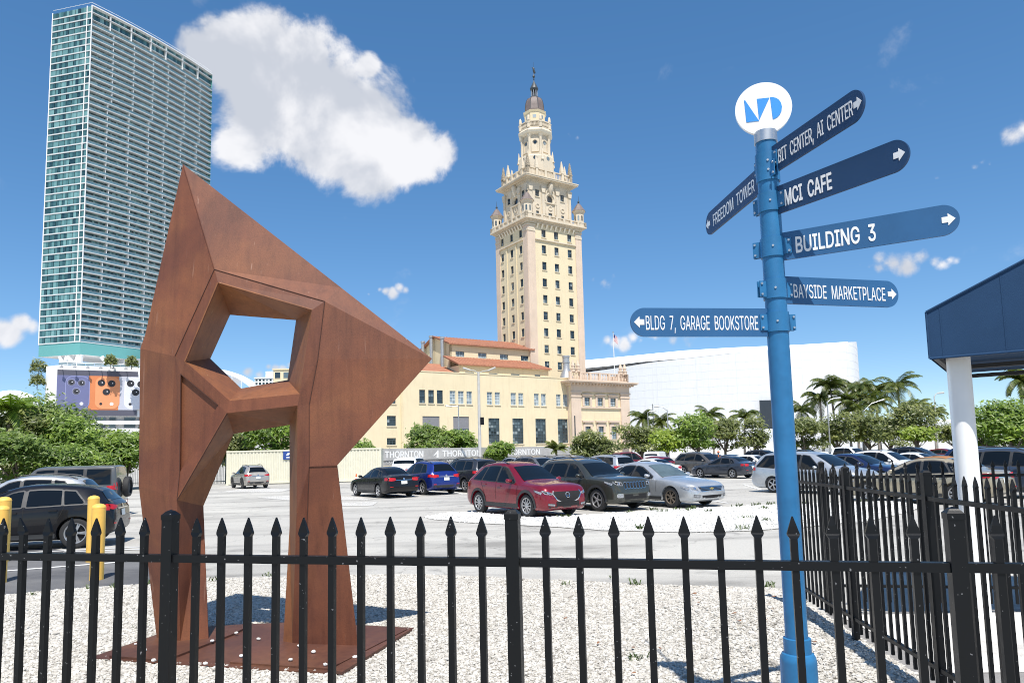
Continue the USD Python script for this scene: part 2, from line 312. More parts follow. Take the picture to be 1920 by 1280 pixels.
def stone_mat(name, stops):
    N = {'oi': ('object_info', {}), 'r': ('rgb_ramp', {'ramp': stops}), 'p': ('principled_bsdf', {'roughness': 0.85, 'specular_ior_level': 0.25})}
    usdkit.material(stage, L(name), N, [('oi.random', 'r.fac'), ('r.color', 'p.base_color')], surface='p.BSDF'); return L(name)

def leaf(name, dark, mid, light, trans=0.36, spec=0.55):
    ISLAND.add(L(name)); N = {'g': ('attribute', {'attribute': 'rnd'}), 'r': ('rgb_ramp', {'ramp': [(0.0, dark), (0.5, mid), (1.0, light)]}), 'tc': ('texture_coordinate', {}), 'n': ('noise_texture', {'scale': 0.55, 'detail': 3.0}), 'rn': ('rgb_ramp', {'ramp': [(0.32, (.66, .70, .66)), (0.68, (1.3, 1.22, .92))]}), 'm': ('mix', {'mix_type': 'multiply', 'fac': 1.0}),
         'p': ('principled_bsdf', {'roughness': 0.42, 'specular_ior_level': spec}), 't': ('translucent_bsdf', {}), 'bt': ('mix', {'mix_type': 'multiply', 'fac': 1.0, 'color2': (1.25, 1.35, .55)}), 'x': ('mix_closure', {'fac': trans})}
    K = [('g.fac', 'r.fac'), ('tc.object', 'n.vector'), ('n.fac', 'rn.fac'), ('r.color', 'm.color1'), ('rn.color', 'm.color2'), ('m.color', 'p.base_color'), ('m.color', 'bt.color1'), ('bt.color', 't.color'), ('p.BSDF', 'x.closure1'), ('t.BSDF', 'x.closure2')]
    usdkit.material(stage, L(name), N, K, surface='x.closure'); return L(name)

def carpaint(name, col, flake=0.0, rough=0.28, coat=0.9):
    N = {'g': ('geometry', {}), 'n': ('noise_texture', {'scale': 2.2, 'detail': 5.0}), 'r': ('rgb_ramp', {'ramp': [(0.3, [c * .93 for c in col]), (0.7, [min(1, c * 1.05) for c in col])]}), 'rr': ('map_range', {'from_min': .3, 'from_max': .7, 'to_min': rough * .8, 'to_max': rough * 1.25}),
         'p': ('principled_bsdf', {'metallic': flake, 'coat_weight': coat, 'coat_roughness': 0.05, 'specular_ior_level': 0.5 * coat})}
    K = [('g.position', 'n.vector'), ('n.fac', 'r.fac'), ('r.color', 'p.base_color'), ('n.fac', 'rr.value'), ('rr.result', 'p.roughness')]
    usdkit.material(stage, L(name), N, K, surface='p.BSDF'); return L(name)

def island_glass(name, stops, rough=0.06, spec=0.9, metal=0.0):
    """Far window glass: each pane (mesh island) has a blind, curtain or dark room of its own behind it."""
    ISLAND.add(L(name)); N = {'g': ('attribute', {'attribute': 'rnd'}), 'r': ('rgb_ramp', {'ramp': stops}), 'p': ('principled_bsdf', {'roughness': rough, 'specular_ior_level': spec, 'metallic': metal})}
    usdkit.material(stage, L(name), N, [('g.fac', 'r.fac'), ('r.color', 'p.base_color')], surface='p.BSDF'); return L(name)

def plaster(name, col, stain=0.12, scale=0.35):
    N = {'g': ('geometry', {}), 'n': ('noise_texture', {'scale': scale, 'detail': 8.0, 'roughness': 0.6}), 'mp': ('mapping', {'scale': (3.0, 3.0, 0.25)}), 'n2': ('noise_texture', {'scale': 0.8, 'detail': 5.0, 'roughness': 0.7}),
         'r': ('rgb_ramp', {'ramp': [(0.3, [c * (1 - stain) for c in col]), (0.65, col)]}), 'r2': ('rgb_ramp', {'ramp': [(0.25, (.88, .86, .84)), (0.5, (1, 1, 1))]}), 'm': ('mix', {'mix_type': 'multiply', 'fac': 0.8}), 'p': ('principled_bsdf', {'roughness': 0.9, 'specular_ior_level': 0.2})}
    K = [('g.position', 'n.vector'), ('g.position', 'mp.vector'), ('mp.vector', 'n2.vector'), ('n.fac', 'r.fac'), ('n2.fac', 'r2.fac'), ('r.color', 'm.color1'), ('r2.color', 'm.color2'), ('m.color', 'p.base_color')]
    usdkit.material(stage, L(name), N, K, surface='p.BSDF'); return L(name)

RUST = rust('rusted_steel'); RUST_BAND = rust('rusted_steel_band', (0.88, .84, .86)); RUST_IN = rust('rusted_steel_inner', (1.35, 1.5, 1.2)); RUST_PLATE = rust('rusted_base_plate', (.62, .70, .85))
SEAM = paint('weld_seam', (.060, .022, .014), .85)
ASPHALT = pavement('lot_asphalt', (.25, .240, .220), (.37, .357, .328), (.455, .440, .402), crack=0.7)
ASPHALT_D = pavement('dark_asphalt', (.060, .061, .066), (.095, .096, .102), (.155, .155, .158), crack=0.2, stretch=(.5, .8, 1))
CONCRETE = pavement('walk_concrete', (.50, .48, .45), (.62, .60, .56), (.70, .68, .64), stretch=(1, 1, 1))
STRIPE = paint('stripe_paint', (.74, .74, .72), .7, vary=.12, scale=9)
GRAVEL = gravel_base('gravel_ground', (.47, .445, .39), (.56, .535, .475))
GRAVEL_W = gravel_base('white_gravel_ground', (.66, .65, .62), (.80, .79, .76))
STONE = stone_mat('gravel_stone', [(0, (.25, .23, .20)), (.10, (.41, .385, .345)), (.5, (.50, .475, .425)), (.85, (.56, .535, .485)), (1, (.64, .62, .58))])
STONE_W = stone_mat('white_stone', [(0, (.52, .51, .48)), (.3, (.72, .71, .68)), (1, (.84, .83, .80))])
def fence_paint(name):
    N = {'g': ('geometry', {}), 'n': ('noise_texture', {'scale': 70.0, 'detail': 2.0}), 'r': ('rgb_ramp', {'ramp': [(0.715, (.0036, .0042, .0052)), (0.735, (.16, .16, .165))]}), 'n2': ('noise_texture', {'scale': 9.0, 'detail': 5.0}), 'rr': ('map_range', {'from_min': .3, 'from_max': .7, 'to_min': .34, 'to_max': .5}),
         'n3': ('noise_texture', {'scale': 240.0, 'detail': 2.0}), 'b': ('bump', {'strength': .15, 'distance': .002}), 'p': ('principled_bsdf', {'specular_ior_level': .27})}
    usdkit.material(stage, L(name), N, [('g.position', 'n.vector'), ('g.position', 'n2.vector'), ('g.position', 'n3.vector'), ('n.fac', 'r.fac'), ('n2.fac', 'rr.value'), ('r.color', 'p.base_color'), ('rr.result', 'p.roughness'), ('n3.fac', 'b.height'), ('b.normal', 'p.normal')], surface='p.BSDF'); return L(name)
BLACK = fence_paint('black_fence_paint')
BLUE = paint('blue_pole_paint', (.024, .145, .315), .42, vary=.13, scale=9, spec=.38)
BLUE_S = paint('blue_sign_face', (.023, .098, .228), .45, vary=.10, spec=.4)
BLUE_D = paint('navy_sign_face', (.0125, .045, .115), .5, vary=.05, spec=.35)
LOGO_BLUE = paint('logo_blue', (.012, .22, .60), .5)
WHITE = paint('white_paint', (.80, .80, .79), .5, vary=.03)
CONDO_W = plaster('condo_white', (.60, .625, .63), .10); WHITE_SIGN = paint('white_sign_vinyl', (.74, .745, .75), .5, vary=.01)
SILVER = paint('brushed_metal', (.55, .56, .57), .38, metal=.9, vary=.06)
GALV = paint('galvanised_steel', (.42, .43, .44), .45, metal=.6, vary=.15)
YELLOW = paint('yellow_bollard_paint', (.78, .47, .095), .55, vary=.07, scale=5)
NAVY = paint('navy_canvas', (.022, .056, .120), .85, vary=.10, scale=1.5, spec=.15, bump=.2, bscale=120)
CREAM = plaster('cream_stucco', (.72, .615, .42), .07); STONE_P = plaster('pink_cast_stone', (.66, .53, .42), .12); STONE_L = plaster('pale_cast_stone', (.66, .575, .45), .14)
ROOF = paint('terracotta_roof', (.34, .145, .085), .8, vary=.18, scale=1.2)
DOME = paint('lead_dome', (.16, .125, .115), .6, vary=.2, scale=1.0); DARKMET = paint('dark_bronze', (.045, .055, .06), .5)
WIN_DARK = island_glass('window_dark', [(0, (.012, .018, .024)), (.6, (.03, .045, .055)), (.85, (.10, .14, .16)), (1, (.30, .34, .35))])
WIN_BLUE = island_glass('window_blinds', [(0, (.16, .21, .25)), (.5, (.30, .36, .40)), (1, (.42, .47, .49))], rough=.12, spec=.5)
WIN_FRAME = paint('window_frame_grey', (.06, .09, .11), .5); WIN_WHITE = paint('window_frame_white', (.62, .66, .66), .5)
SILL = plaster('sill_stone', (.70, .62, .47), .1)
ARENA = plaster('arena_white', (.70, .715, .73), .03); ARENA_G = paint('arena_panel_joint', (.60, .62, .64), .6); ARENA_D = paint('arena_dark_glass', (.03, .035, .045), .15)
TEAL = island_glass('condo_glass', [(0, (.012, .04, .05)), (.35, (.04, .115, .135)), (.75, (.10, .225, .24)), (1, (.24, .42, .42))], rough=.07, spec=.8)
TEAL_L = island_glass('condo_side_glass', [(0, (.015, .042, .05)), (.3, (.05, .125, .13)), (.65, (.105, .23, .23)), (1, (.19, .35, .345))], rough=.08, spec=.7)
RAILG = island_glass('balcony_glass', [(0, (.09, .18, .22)), (1, (.16, .27, .31))], rough=.08, spec=.8)
TEAL_BAND = paint('teal_panel', (.13, .36, .35), .3, vary=.04)
GLASS = paint('car_glass', (.005, .0065, .008), .03, vary=0, spec=.42); GLASS_L = paint('windscreen_glass', (.085, .115, .12), .03, vary=.3, scale=2., spec=.9)
RUBBER = paint('tyre_rubber', (.022, .022, .023), .75); RIM = paint('alloy_rim', (.50, .50, .51), .32, metal=.75); RIM_D = paint('dark_rim', (.06, .06, .062), .4, metal=.5); HOLE = paint('wheel_recess', (.008, .008, .009), .8)
PLASTIC = paint('black_trim', (.030, .031, .033), .55); CHROME = paint('chrome', (.72, .73, .75), .12, metal=1.0); LAMP_R = paint('tail_lens', (.42, .012, .014), .12, vary=.25, scale=9, spec=.8); LAMP_W = paint('head_lens', (.24, .25, .27), .08, vary=.5, scale=14, spec=.9); AMBER = paint('amber_lens', (.55, .20, .03), .2); PLATE = paint('licence_plate', (.70, .73, .70), .5, vary=.1, scale=20); GOLD = paint('gold_emblem', (.60, .42, .13), .3, metal=.7)
BARK = paint('tree_bark', (.105, .085, .065), .9, vary=.3, scale=6); PALM_BARK = paint('palm_bark', (.27, .24, .21), .9, vary=.2, scale=5)
LEAF_A = leaf('leaf_bright', (0.0876, 0.1513, 0.026), (0.1593, 0.252, 0.0434), (0.2547, 0.3601, 0.0651)); LEAF_B = leaf('leaf_mid', (0.0715, 0.1225, 0.026), (0.1305, 0.2045, 0.0434), (0.207, 0.2881, 0.0651)); LEAF_C = leaf('leaf_olive', (0.0876, 0.1124, 0.0405), (0.1513, 0.1844, 0.0637), (0.2388, 0.2664, 0.0941)); LEAF_Y = leaf('leaf_lime', (0.1274, 0.2017, 0.0231), (0.2229, 0.3097, 0.0405), (0.3184, 0.4033, 0.0651))
PALM_LEAF = leaf('palm_frond', (0.0412, 0.0692, 0.0192), (0.0882, 0.1276, 0.0363), (0.1998, 0.2127, 0.0747)); GRASS = leaf('weed_leaf', (.06, .10, .02), (.10, .16, .035), (.15, .21, .05)); DRY = paint('dry_leaf', (.22, .10, .05), .8, vary=.4, scale=30)
# ---------------------------------------------------------------- ground, lot, gravel
def bed_z(x, y):
    """The gravel bed rises gently towards the walk on the right."""
    s = np.clip((np.asarray(x) - 0.9) / 1.9, 0, 1); s = s * s * (3 - 2 * s)
    t = np.clip((10.6 - np.asarray(y)) / 2.6, 0, 1); t = t * t * (3 - 2 * t)
    return 0.010 + 0.165 * s * t
def ground_sheet(poly, z, step):
    p, t = tri2d(poly, step)
    zz = z(p[:, 0], p[:, 1]) if callable(z) else np.full(len(p), z)
    return np.column_stack([p, zz]), t
def gp(pts): return [tuple(G(*p)[:2]) for p in pts]

single('ground', (np.array([(-3500, -60, -.006), (3500, -60, -.006), (3500, 5000, -.006), (-3500, 5000, -.006)]), np.array([[0, 1, 2, 3]])), ASPHALT, kind='structure')
lot = thing('parking_lot', kind='structure')
edge = gp([(-260, 1142), (10, 1116), (150, 1103), (278, 1095), (390, 1085), (530, 1082), (650, 1079), (775, 1077), (900, 1081), (975, 1086), (1090, 1090), (1197, 1096), (1320, 1100), (1435, 1106), (1500, 1112)])
r1 = np.random.default_rng(5)
fine = []
for a, b in zip(edge[:-1], edge[1:]):
    for k in range(6):
        t = k / 6; fine.append((a[0] + (b[0] - a[0]) * t, a[1] + (b[1] - a[1]) * t + r1.normal(0, .022)))
fine.append(edge[-1])
# side fence line: x = SFX(y)
def SFX(y): return 2.88 + 0.088 * (y - 4.02)
bed_poly = Polygon(fine + [(SFX(8.3) + .06, 8.3), (SFX(5) + .06, 5.0), (SFX(2.2) + .06, 2.2), (2.8, .4), (-9, .4), (-9, 6)]).buffer(0)
single('gravel_bed', ground_sheet(bed_poly, bed_z, .45), GRAVEL, kind='structure', smooth=True)
# the darker, newer asphalt by the bollards
dk = Polygon(gp([(-330, 1160), (-330, 1030), (-60, 1024), (60, 1030), (150, 1038), (230, 1046), (276, 1060), (300, 1076), (286, 1097), (150, 1106), (10, 1119), (-120, 1134)])).buffer(.3).buffer(-.05)
part(lot, 'dark_asphalt', ground_sheet(dk.difference(bed_poly.buffer(.02)), .000, .8), ASPHALT_D)
def stripe(a, b, w=.11):
    a, b = np.array(G(*a)[:2]), np.array(G(*b)[:2]); d = (b - a) / np.linalg.norm(b - a); n = np.array([-d[1], d[0]]) * w / 2
    part(lot, 'painted_stripe', (np.array([(*(a + n), .006), (*(a - n), .006), (*(b - n), .006), (*(b + n), .006)]), np.array([[0, 1, 2, 3]])), STRIPE)
for a, b in (((-120, 1080), (270, 1050)), ((40, 1036), (273, 1024.5)), ((120, 1034), (268, 1029)), ((214, 996), (234, 993.5)), ((213, 909), (222, 913.5)), ((222, 908), (231, 912.5)), ((985, 963.5), (905, 950)), ((1105, 956), (1030, 944)),
             ((1225, 951), (1160, 940)), ((1366, 943), (1290, 931)), ((505, 921), (545, 917)), ((640, 935), (600, 925)), ((780, 931), (765, 926)), ((868, 926), (850, 921)), ((1440, 922), (1395, 908)), ((1305, 899), (1270, 893)), ((1425, 899), (1405, 893)), ((250, 903), (330, 898))):
    stripe(a, b)
isl = gp([(798, 969), (845, 960), (905, 962), (1000, 970), (1100, 966), (1230, 957), (1380, 950), (1460, 946), (1560, 944), (1700, 938), (1730, 952), (1640, 976), (1500, 989), (1420, 994), (1300, 998.5), (1130, 994), (1000, 985.5), (860, 978.5), (806, 973)])
f2 = []
for a, b in zip(isl, isl[1:] + isl[:1]):
    for k in range(5):
        t = k / 5; f2.append((a[0] + (b[0] - a[0]) * t + r1.normal(0, .05), a[1] + (b[1] - a[1]) * t + r1.normal(0, .05)))
isl_poly = Polygon(f2).buffer(0)
def isl_z(x, y):
    d = shapely.distance(shapely.points(x, y), isl_poly.exterior); return .010 + .05 * np.clip(np.asarray(d) / .8, 0, 1)
single('gravel_island', ground_sheet(isl_poly, isl_z, .5), GRAVEL_W, kind='structure', smooth=True)
pat = [Polygon(gp([(415, 922), (470, 915), (540, 917), (520, 922)])).buffer(.2), Polygon(gp([(490, 932), (560, 928), (660, 931), (690, 937), (560, 938)])).buffer(.2), Polygon(gp([(640, 942), (700, 941), (690, 947), (650, 947)])).buffer(.2)]
for q in pat: part(lot, 'gravel_patch', ground_sheet(q, .004, .8), GRAVEL_W)
# walk beyond the side fence: near asphalt apron, white concrete slab, buff border
wz = .165
slab = Polygon([(SFX(5.6) + .35, 5.75), (5.2, 5.65), (8.5, 5.5), (8.5, 7.55), (SFX(7.7) + .2, 7.75)])
walk = thing('walkway', kind='structure')
apron = Polygon([(SFX(1.8) + .07, 1.8), (9, 1.8), (9, 8.4), (SFX(8.35) + .07, 8.4)])
def walk_z(x, y):
    t = np.clip((np.asarray(y) - 7.9) / .5, 0, 1); return wz * (1 - t) + .004
part(walk, 'asphalt_apron', ground_sheet(apron, walk_z, .4), ASPHALT_D if False else pavement('apron_asphalt', (.15, .145, .14), (.20, .195, .19), (.26, .25, .24), stretch=(1, 1, 1)), smooth=True)
part(walk, 'white_slab', ground_sheet(slab, wz + .010, 1.0), CONCRETE)

# gravel stones, instanced: nobody could count them
def stone_proto(path, seed, mat):
    r = np.random.default_rng(seed); m = trimesh.creation.icosphere(0)
    v = np.asarray(m.vertices) * (1 + r.normal(0, .17, (len(m.vertices), 1))) * np.array([1.0, r.uniform(.62, .9), r.uniform(.42, .62)])
    usdkit.mesh(stage, path, (v * .5, np.asarray(m.faces)), mat, False)
def scatter(name, poly, zf, density, size, mat, label, near=None, seed=1, mat2=None):
    r = np.random.default_rng(seed); x0, y0, x1, y1 = poly.bounds
    n = int((x1 - x0) * (y1 - y0) * density); p = np.column_stack([r.uniform(x0, x1, n), r.uniform(y0, y1, n)])
    p = p[shapely.contains_xy(poly, p[:, 0], p[:, 1])]
    if near: p = p[near(p, r)]
    path = numbered('/World', name); pi = UsdGeom.PointInstancer.Define(stage, path)
    tagp(pi.GetPrim(), label, 'gravel', None, 'stuff')
    k = 5
    for i in range(k):
        stone_proto(f'{path}/stone' + (f'_{i:03d}' if i else ''), seed * 10 + i, mat); pi.CreatePrototypesRel().AddTarget(f'{path}/stone' + (f'_{i:03d}' if i else ''))
    s = r.lognormal(math.log(size), .36, len(p)); z = zf(p[:, 0], p[:, 1]) + s * .12
    a = r.uniform(0, 2 * PI, len(p)); b = r.normal(0, .35, len(p))
    q = [Gf.Quath(float(math.cos(i / 2) * math.cos(j / 2)), float(math.cos(i / 2) * math.sin(j / 2)), float(math.sin(i / 2) * math.sin(j / 2)), float(math.sin(i / 2) * math.cos(j / 2))) for i, j in zip(a, b)]
    pi.CreatePositionsAttr([Gf.Vec3f(float(u), float(v), float(w)) for (u, v), w in zip(p, z)]); pi.CreateOrientationsAttr(q)
    pi.CreateScalesAttr([Gf.Vec3f(float(i)) for i in s]); pi.CreateProtoIndicesAttr([int(i) for i in r.integers(0, k, len(p))])
vis = Polygon([(-10, 12.6), (-6.2, 5.9), (-4.6, 4.6), (4, 4.2), (4.2, 12.6)]).difference(Polygon(gp([(176, 1232), (296, 1190), (400, 1173), (560, 1166), (768, 1177), (640, 1258), (480, 1250), (300, 1239)])))
scatter('gravel_stones', bed_poly.intersection(vis), bed_z, 3300, .0235, STONE, 'loose pale limestone gravel covering the bed around the sculpture and the signpost', seed=2)
scatter('island_stones', isl_poly, isl_z, 260, .042, STONE_W, 'bright white gravel on the low island in front of the parked cars', seed=4)
# ---------------------------------------------------------------- rusted steel sculpture
def build_sculpture():
    gz = .03
    def P(x, y, Y): return AT(x, y, Y)
    def g(x, y): return G(x, y, gz)
    A, M, B, C = P(343, 308, 7.80), P(646, 541, 7.58), P(810, 672, 7.50), P(632, 872, 7.50)
    D, E, e3, e2, e1, e0, eb = g(671, 1211), g(531, 1203), P(543, 985, 7.75), P(543, 796, 7.95), P(438, 813, 8.0), P(381, 948, 7.98), g(391, 1199)
    L3, L2, L1 = g(294, 1197), P(260, 909, 7.84), P(263, 653, 7.86)
    K = P(272, 628, 7.86)
    a1, a2, gg, a3, a4, rb = P(402, 505, 7.55), P(609, 565, 7.4), P(596, 673, 7.36), P(580, 758, 7.36), P(580, 874, 7.36), g(567, 1208)
    nC = np.cross(B - gg, a4 - gg); C = EYE + (C - EYE) * (np.dot(gg - EYE, nC) / np.dot(C - EYE, nC)); M = A + (B - A) * .650
    b1, b2, b3, b4, b5 = P(409, 530, 7.5), P(585, 581, 7.36), P(562, 738, 7.33), P(430, 751, 7.45), P(347, 678, 7.55)
    c1, c2, c3, c4, c5 = P(431, 590, 8.06), P(555, 600, 7.95), P(539, 712, 7.92), P(452, 728, 7.98), P(394, 672, 8.06)
    d1, d2, d3, db2 = P(426, 774, 7.45), P(558, 760, 7.33), P(556, 960, 7.36), g(548, 1206)
    d0, db = P(332, 937, 7.62), g(338, 1203)
    t1, t2, t3 = P(339, 701, 7.58), P(409, 759, 7.48), P(337, 885, 7.63)
    s1, s2, s3 = P(328, 668, 7.62), P(316, 930, 7.68), g(318, 1202)
    T = thing('steel_sculpture', 'tall angular sculpture of rusted steel plates with a five-sided hole', 'sculpture', loc=((D + L3) / 2 * [1, 1, 0]))
    ctr = (a2 + s1) / 2 + np.array([.1, .55, 0])
    def plate(name, pts, mat, th=.012, grow=0.0):
        p = np.array(pts, float); n = np.zeros(3)
        for i in range(len(p)): n += np.cross(p[i] - p[0], p[(i + 1) % len(p)] - p[0])
        n /= np.linalg.norm(n)
        if np.dot(n, EYE - p.mean(0)) < 0: n = -n
        # triangulate in the plane of the picture of the plate
        e = p[1] - p[0]; e = e - n * np.dot(e, n); e /= np.linalg.norm(e); f = np.cross(n, e)
        q = np.stack([(p - p[0]) @ e, (p - p[0]) @ f], 1); pl = Polygon(q)
        if not pl.is_valid: pl = pl.buffer(0)
        tr = [t for t in shapely.delaunay_triangles(shapely.MultiPoint(q)).geoms if pl.buffer(1e-4).contains(t.representative_point())]
        idx = []
        for t in tr:
            k = [int(np.argmin(((q - c) ** 2).sum(1))) for c in list(t.exterior.coords)[:3]]
            nn = np.cross(p[k[1]] - p[k[0]], p[k[2]] - p[k[0]])
            idx.append(k if np.dot(nn, n) > 0 else k[::-1])
        m = len(p); f = np.array(idx); v = np.vstack([p, p - n * th])
        sides = []
        for i in range(m):
            j = (i + 1) % m; sides.append([i, j, j + m, i + m])
        ff = np.vstack([f, f[:, ::-1] + m, tri(np.array(sides))])
        return part(T, name, (v, ff), mat, world=T)
    plate('face_plate', [A, K, L1, s1], RUST); plate('face_plate', [L1, L2, s2, s1], RUST); plate('face_plate', [L2, L3, s3, s2], RUST)
    plate('face_plate', [A, s1, b5 * .0 + s1, a1], RUST) if False else plate('face_plate', [A, s1, a1], RUST)
    plate('face_plate', [A, a1, a2, M], RUST); plate('face_plate', [M, a2, gg, B], RUST); plate('face_plate', [gg, B, C, a4, a3], RUST); plate('face_plate', [a4, C, D, rb], RUST)
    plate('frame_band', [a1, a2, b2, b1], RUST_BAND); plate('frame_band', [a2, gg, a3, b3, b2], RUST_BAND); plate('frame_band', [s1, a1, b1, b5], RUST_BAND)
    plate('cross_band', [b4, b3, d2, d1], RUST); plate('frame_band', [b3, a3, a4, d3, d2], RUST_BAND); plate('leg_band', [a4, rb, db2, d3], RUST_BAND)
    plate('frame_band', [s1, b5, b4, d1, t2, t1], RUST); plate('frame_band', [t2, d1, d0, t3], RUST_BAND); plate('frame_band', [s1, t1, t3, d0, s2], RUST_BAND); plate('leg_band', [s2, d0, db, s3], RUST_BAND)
    back = np.array([0, .055, 0])
    tc = (t1 + t2 + t3) / 3; plate('recessed_plate', [tc + (q - tc) * 1.22 + back * .5 for q in (t1, t2, t3)], RUST)
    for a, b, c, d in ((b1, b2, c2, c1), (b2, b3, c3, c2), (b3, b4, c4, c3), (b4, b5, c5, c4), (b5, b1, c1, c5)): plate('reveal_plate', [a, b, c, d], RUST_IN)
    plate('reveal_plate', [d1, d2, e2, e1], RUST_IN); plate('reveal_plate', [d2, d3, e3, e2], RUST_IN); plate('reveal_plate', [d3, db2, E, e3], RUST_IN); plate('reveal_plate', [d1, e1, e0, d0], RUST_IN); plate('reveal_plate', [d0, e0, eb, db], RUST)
    # far side of the hollow body
    bl, br = G(345, 1182, gz), G(612, 1186, gz)
    pts = [A, M, B, C, D, br, E, e3, e2, e1, e0, eb, bl, L3, L2, L1, K]; hole = [c1, c2, c3, c4, c5]
    allp = np.array(pts + hole)
    def px(p):
        r = p - EYE; return PX + F * (r @ RIGHT) / (r @ FWD), PY - F * (r @ UP) / (r @ FWD)
    q = np.array([px(p) for p in allp]); q[5] = (600, 1230); q[12] = (345, 1225)
    pl = Polygon(q[:17], [q[17:]])
    tv, tf = trimesh.creation.triangulate_polygon(pl, engine='earcut')
    m = np.array([int(np.argmin(((q - c) ** 2).sum(1))) for c in tv])
    f = m[tf]; n = np.cross(allp[f[:, 1]] - allp[f[:, 0]], allp[f[:, 2]] - allp[f[:, 0]]); f[n[:, 1] < 0] = f[n[:, 1] < 0][:, ::-1]
    v = allp.copy(); v[:, 1] += .006; part(T, 'back_shell', (v, f), RUST, world=T)
    # weld seams where plates meet
    for a, b in ((a1, a2), (a2, gg), (gg, a3), (a3, a4), (a4, rb), (t1, t3), (t2, t1), (s1, a1), (d0, t3), (d1, d0), (A, a1), (a4, C)):
        mb = MB(); o = np.array([0, -.004, 0]); mb.bar(a + o, b + o, .0065, .0065); part(T, 'weld_seam', mb, SEAM if np.linalg.norm(a - A) > .1 and np.linalg.norm(b - B) > .1 and b is not C and a is not M else RUST_BAND, world=T)
    # base plates lying on the gravel
    def flat(pix, z0, z1, mat):
        mb = MB(); pl = Polygon([tuple(G(x, y, z1)[:2]) for x, y in pix]).buffer(0); mb.prism(pl, lambda v: v + [0, 0, z0], z1 - z0); part(T, 'base_plate', mb, mat, world=T)
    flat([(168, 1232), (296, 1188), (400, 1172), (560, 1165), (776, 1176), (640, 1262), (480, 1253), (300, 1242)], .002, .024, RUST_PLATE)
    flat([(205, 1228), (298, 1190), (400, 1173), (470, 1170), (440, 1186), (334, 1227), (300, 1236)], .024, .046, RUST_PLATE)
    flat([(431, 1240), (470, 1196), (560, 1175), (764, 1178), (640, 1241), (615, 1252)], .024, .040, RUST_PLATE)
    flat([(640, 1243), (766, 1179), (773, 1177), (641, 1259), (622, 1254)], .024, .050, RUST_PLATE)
    # stones kicked onto the plates
    return T
SC = build_sculpture()
r3 = np.random.default_rng(11)
for i, (x, y) in enumerate([(254, 1208), (272, 1219), (262, 1227), (219, 1234), (288, 1238), (398, 1202), (385, 1244), (443, 1187), (453, 1230), (485, 1198), (561, 1211), (588, 1222), (545, 1237), (620, 1254), (666, 1232), (610, 1246)]):
    c = G(x, y, .05); m = trimesh.creation.icosphere(1); v = np.asarray(m.vertices) * r3.uniform(.011, .023) * [1.2, .9, .7] * (1 + r3.normal(0, .12, (len(m.vertices), 1))) + c + [0, 0, .008]
    single('loose_stone', (v, np.asarray(m.faces)), STONE_W, 'small white stone lying on the rusted base plate of the sculpture', 'stone', group='stones on the sculpture base')

# ---------------------------------------------------------------- fences
ALPHA, PITCH = math.radians(12.9), 0.121
FZ0 = F * math.cos(ALPHA) * PITCH / 59.4
def picket_mesh(h, z0, w=.0235):
    """Square tube pressed to a flat spear at the top."""
    mb = MB(); a = w / 2; hz = .062
    mb.box((-a, -a, z0), (a, a, h - hz - .012))
    b0, b1 = h - hz - .012, h - hz
    wv, tk = .0205, .0075
    ring = lambda z, x, y: [(-x, -y, z), (x, -y, z), (x, y, z), (-x, y, z)]
    v = np.array(ring(b0, a, a) + ring(b1 - .002, wv * .93, tk * 1.3) + ring(b1 + .004, wv, tk) + ring(b1 + .030, wv * .60, tk * .9) + ring(h, .0022, .0022))
    f = []
    for k in range(4):
        for i in range(4):
            j = (i + 1) % 4; f.append([k * 4 + i, k * 4 + j, k * 4 + 4 + j, k * 4 + 4 + i])
    f.append([16, 17, 18, 19]); mb.add(v, np.array(f)); return mb
def post_mesh(h, z0, w=.048):
    a = w / 2; mb = MB(); mb.box((-a, -a, z0), (a, a, h - .03))
    mb.lathe([(a * 1.414 + .003, h - .03), (a * 1.414 + .003, h - .010), (a * 1.414 - .008, h - .002), (a * .8, h + .004), (.002, h + .010)], 4, phase=PI / 4); return mb
def xf(m, pos, rot):
    v, f = VF(m); c, s = math.cos(rot), math.sin(rot)
    return np.stack([v[:, 0] * c - v[:, 1] * s, v[:, 0] * s + v[:, 1] * c, v[:, 2]], 1) + np.asarray(pos, float), f
FD = np.array([math.cos(ALPHA), -math.sin(ALPHA), 0])
FC = np.array([(957 - 960) / F * FZ0, FZ0, 0])
T = thing('front_fence', 'black spear-topped picket fence crossing the whole foreground', 'fence', loc=FC)
pk, po = picket_mesh(1.722, .10), post_mesh(1.742, .0)
r4 = np.random.default_rng(21)
ends = []
for n in range(-24, 25):
    pos = FC + FD * n * PITCH
    tilt = r4.normal(0, .0012, 2); v, f = xf(po if n % 12 == 0 else pk, (0, 0, 0), -ALPHA + r4.normal(0, .02 if n % 12 else .004))
    v[:, 0] += tilt[0] * v[:, 2]; v[:, 2] += r4.normal(0, .0015) * (v[:, 2] > 1)
    if n == -18: v[:, 0] += np.where(v[:, 2] > 1.62, (v[:, 2] - 1.62) * -.25, 0)
    part(T, 'post' if n % 12 == 0 else 'picket', (v + pos, f), BLACK, world=T)
for k in range(-2, 2):
    for zz in (1.558, .24):
        a, b = FC + FD * (k * 12 * PITCH + .0245), FC + FD * ((k + 1) * 12 * PITCH - .0245)
        mb = MB(); o = np.array([0, 0, zz]); mb.bar(a + o, b + o, .034, .030); part(T, 'rail', mb, BLACK, world=T)
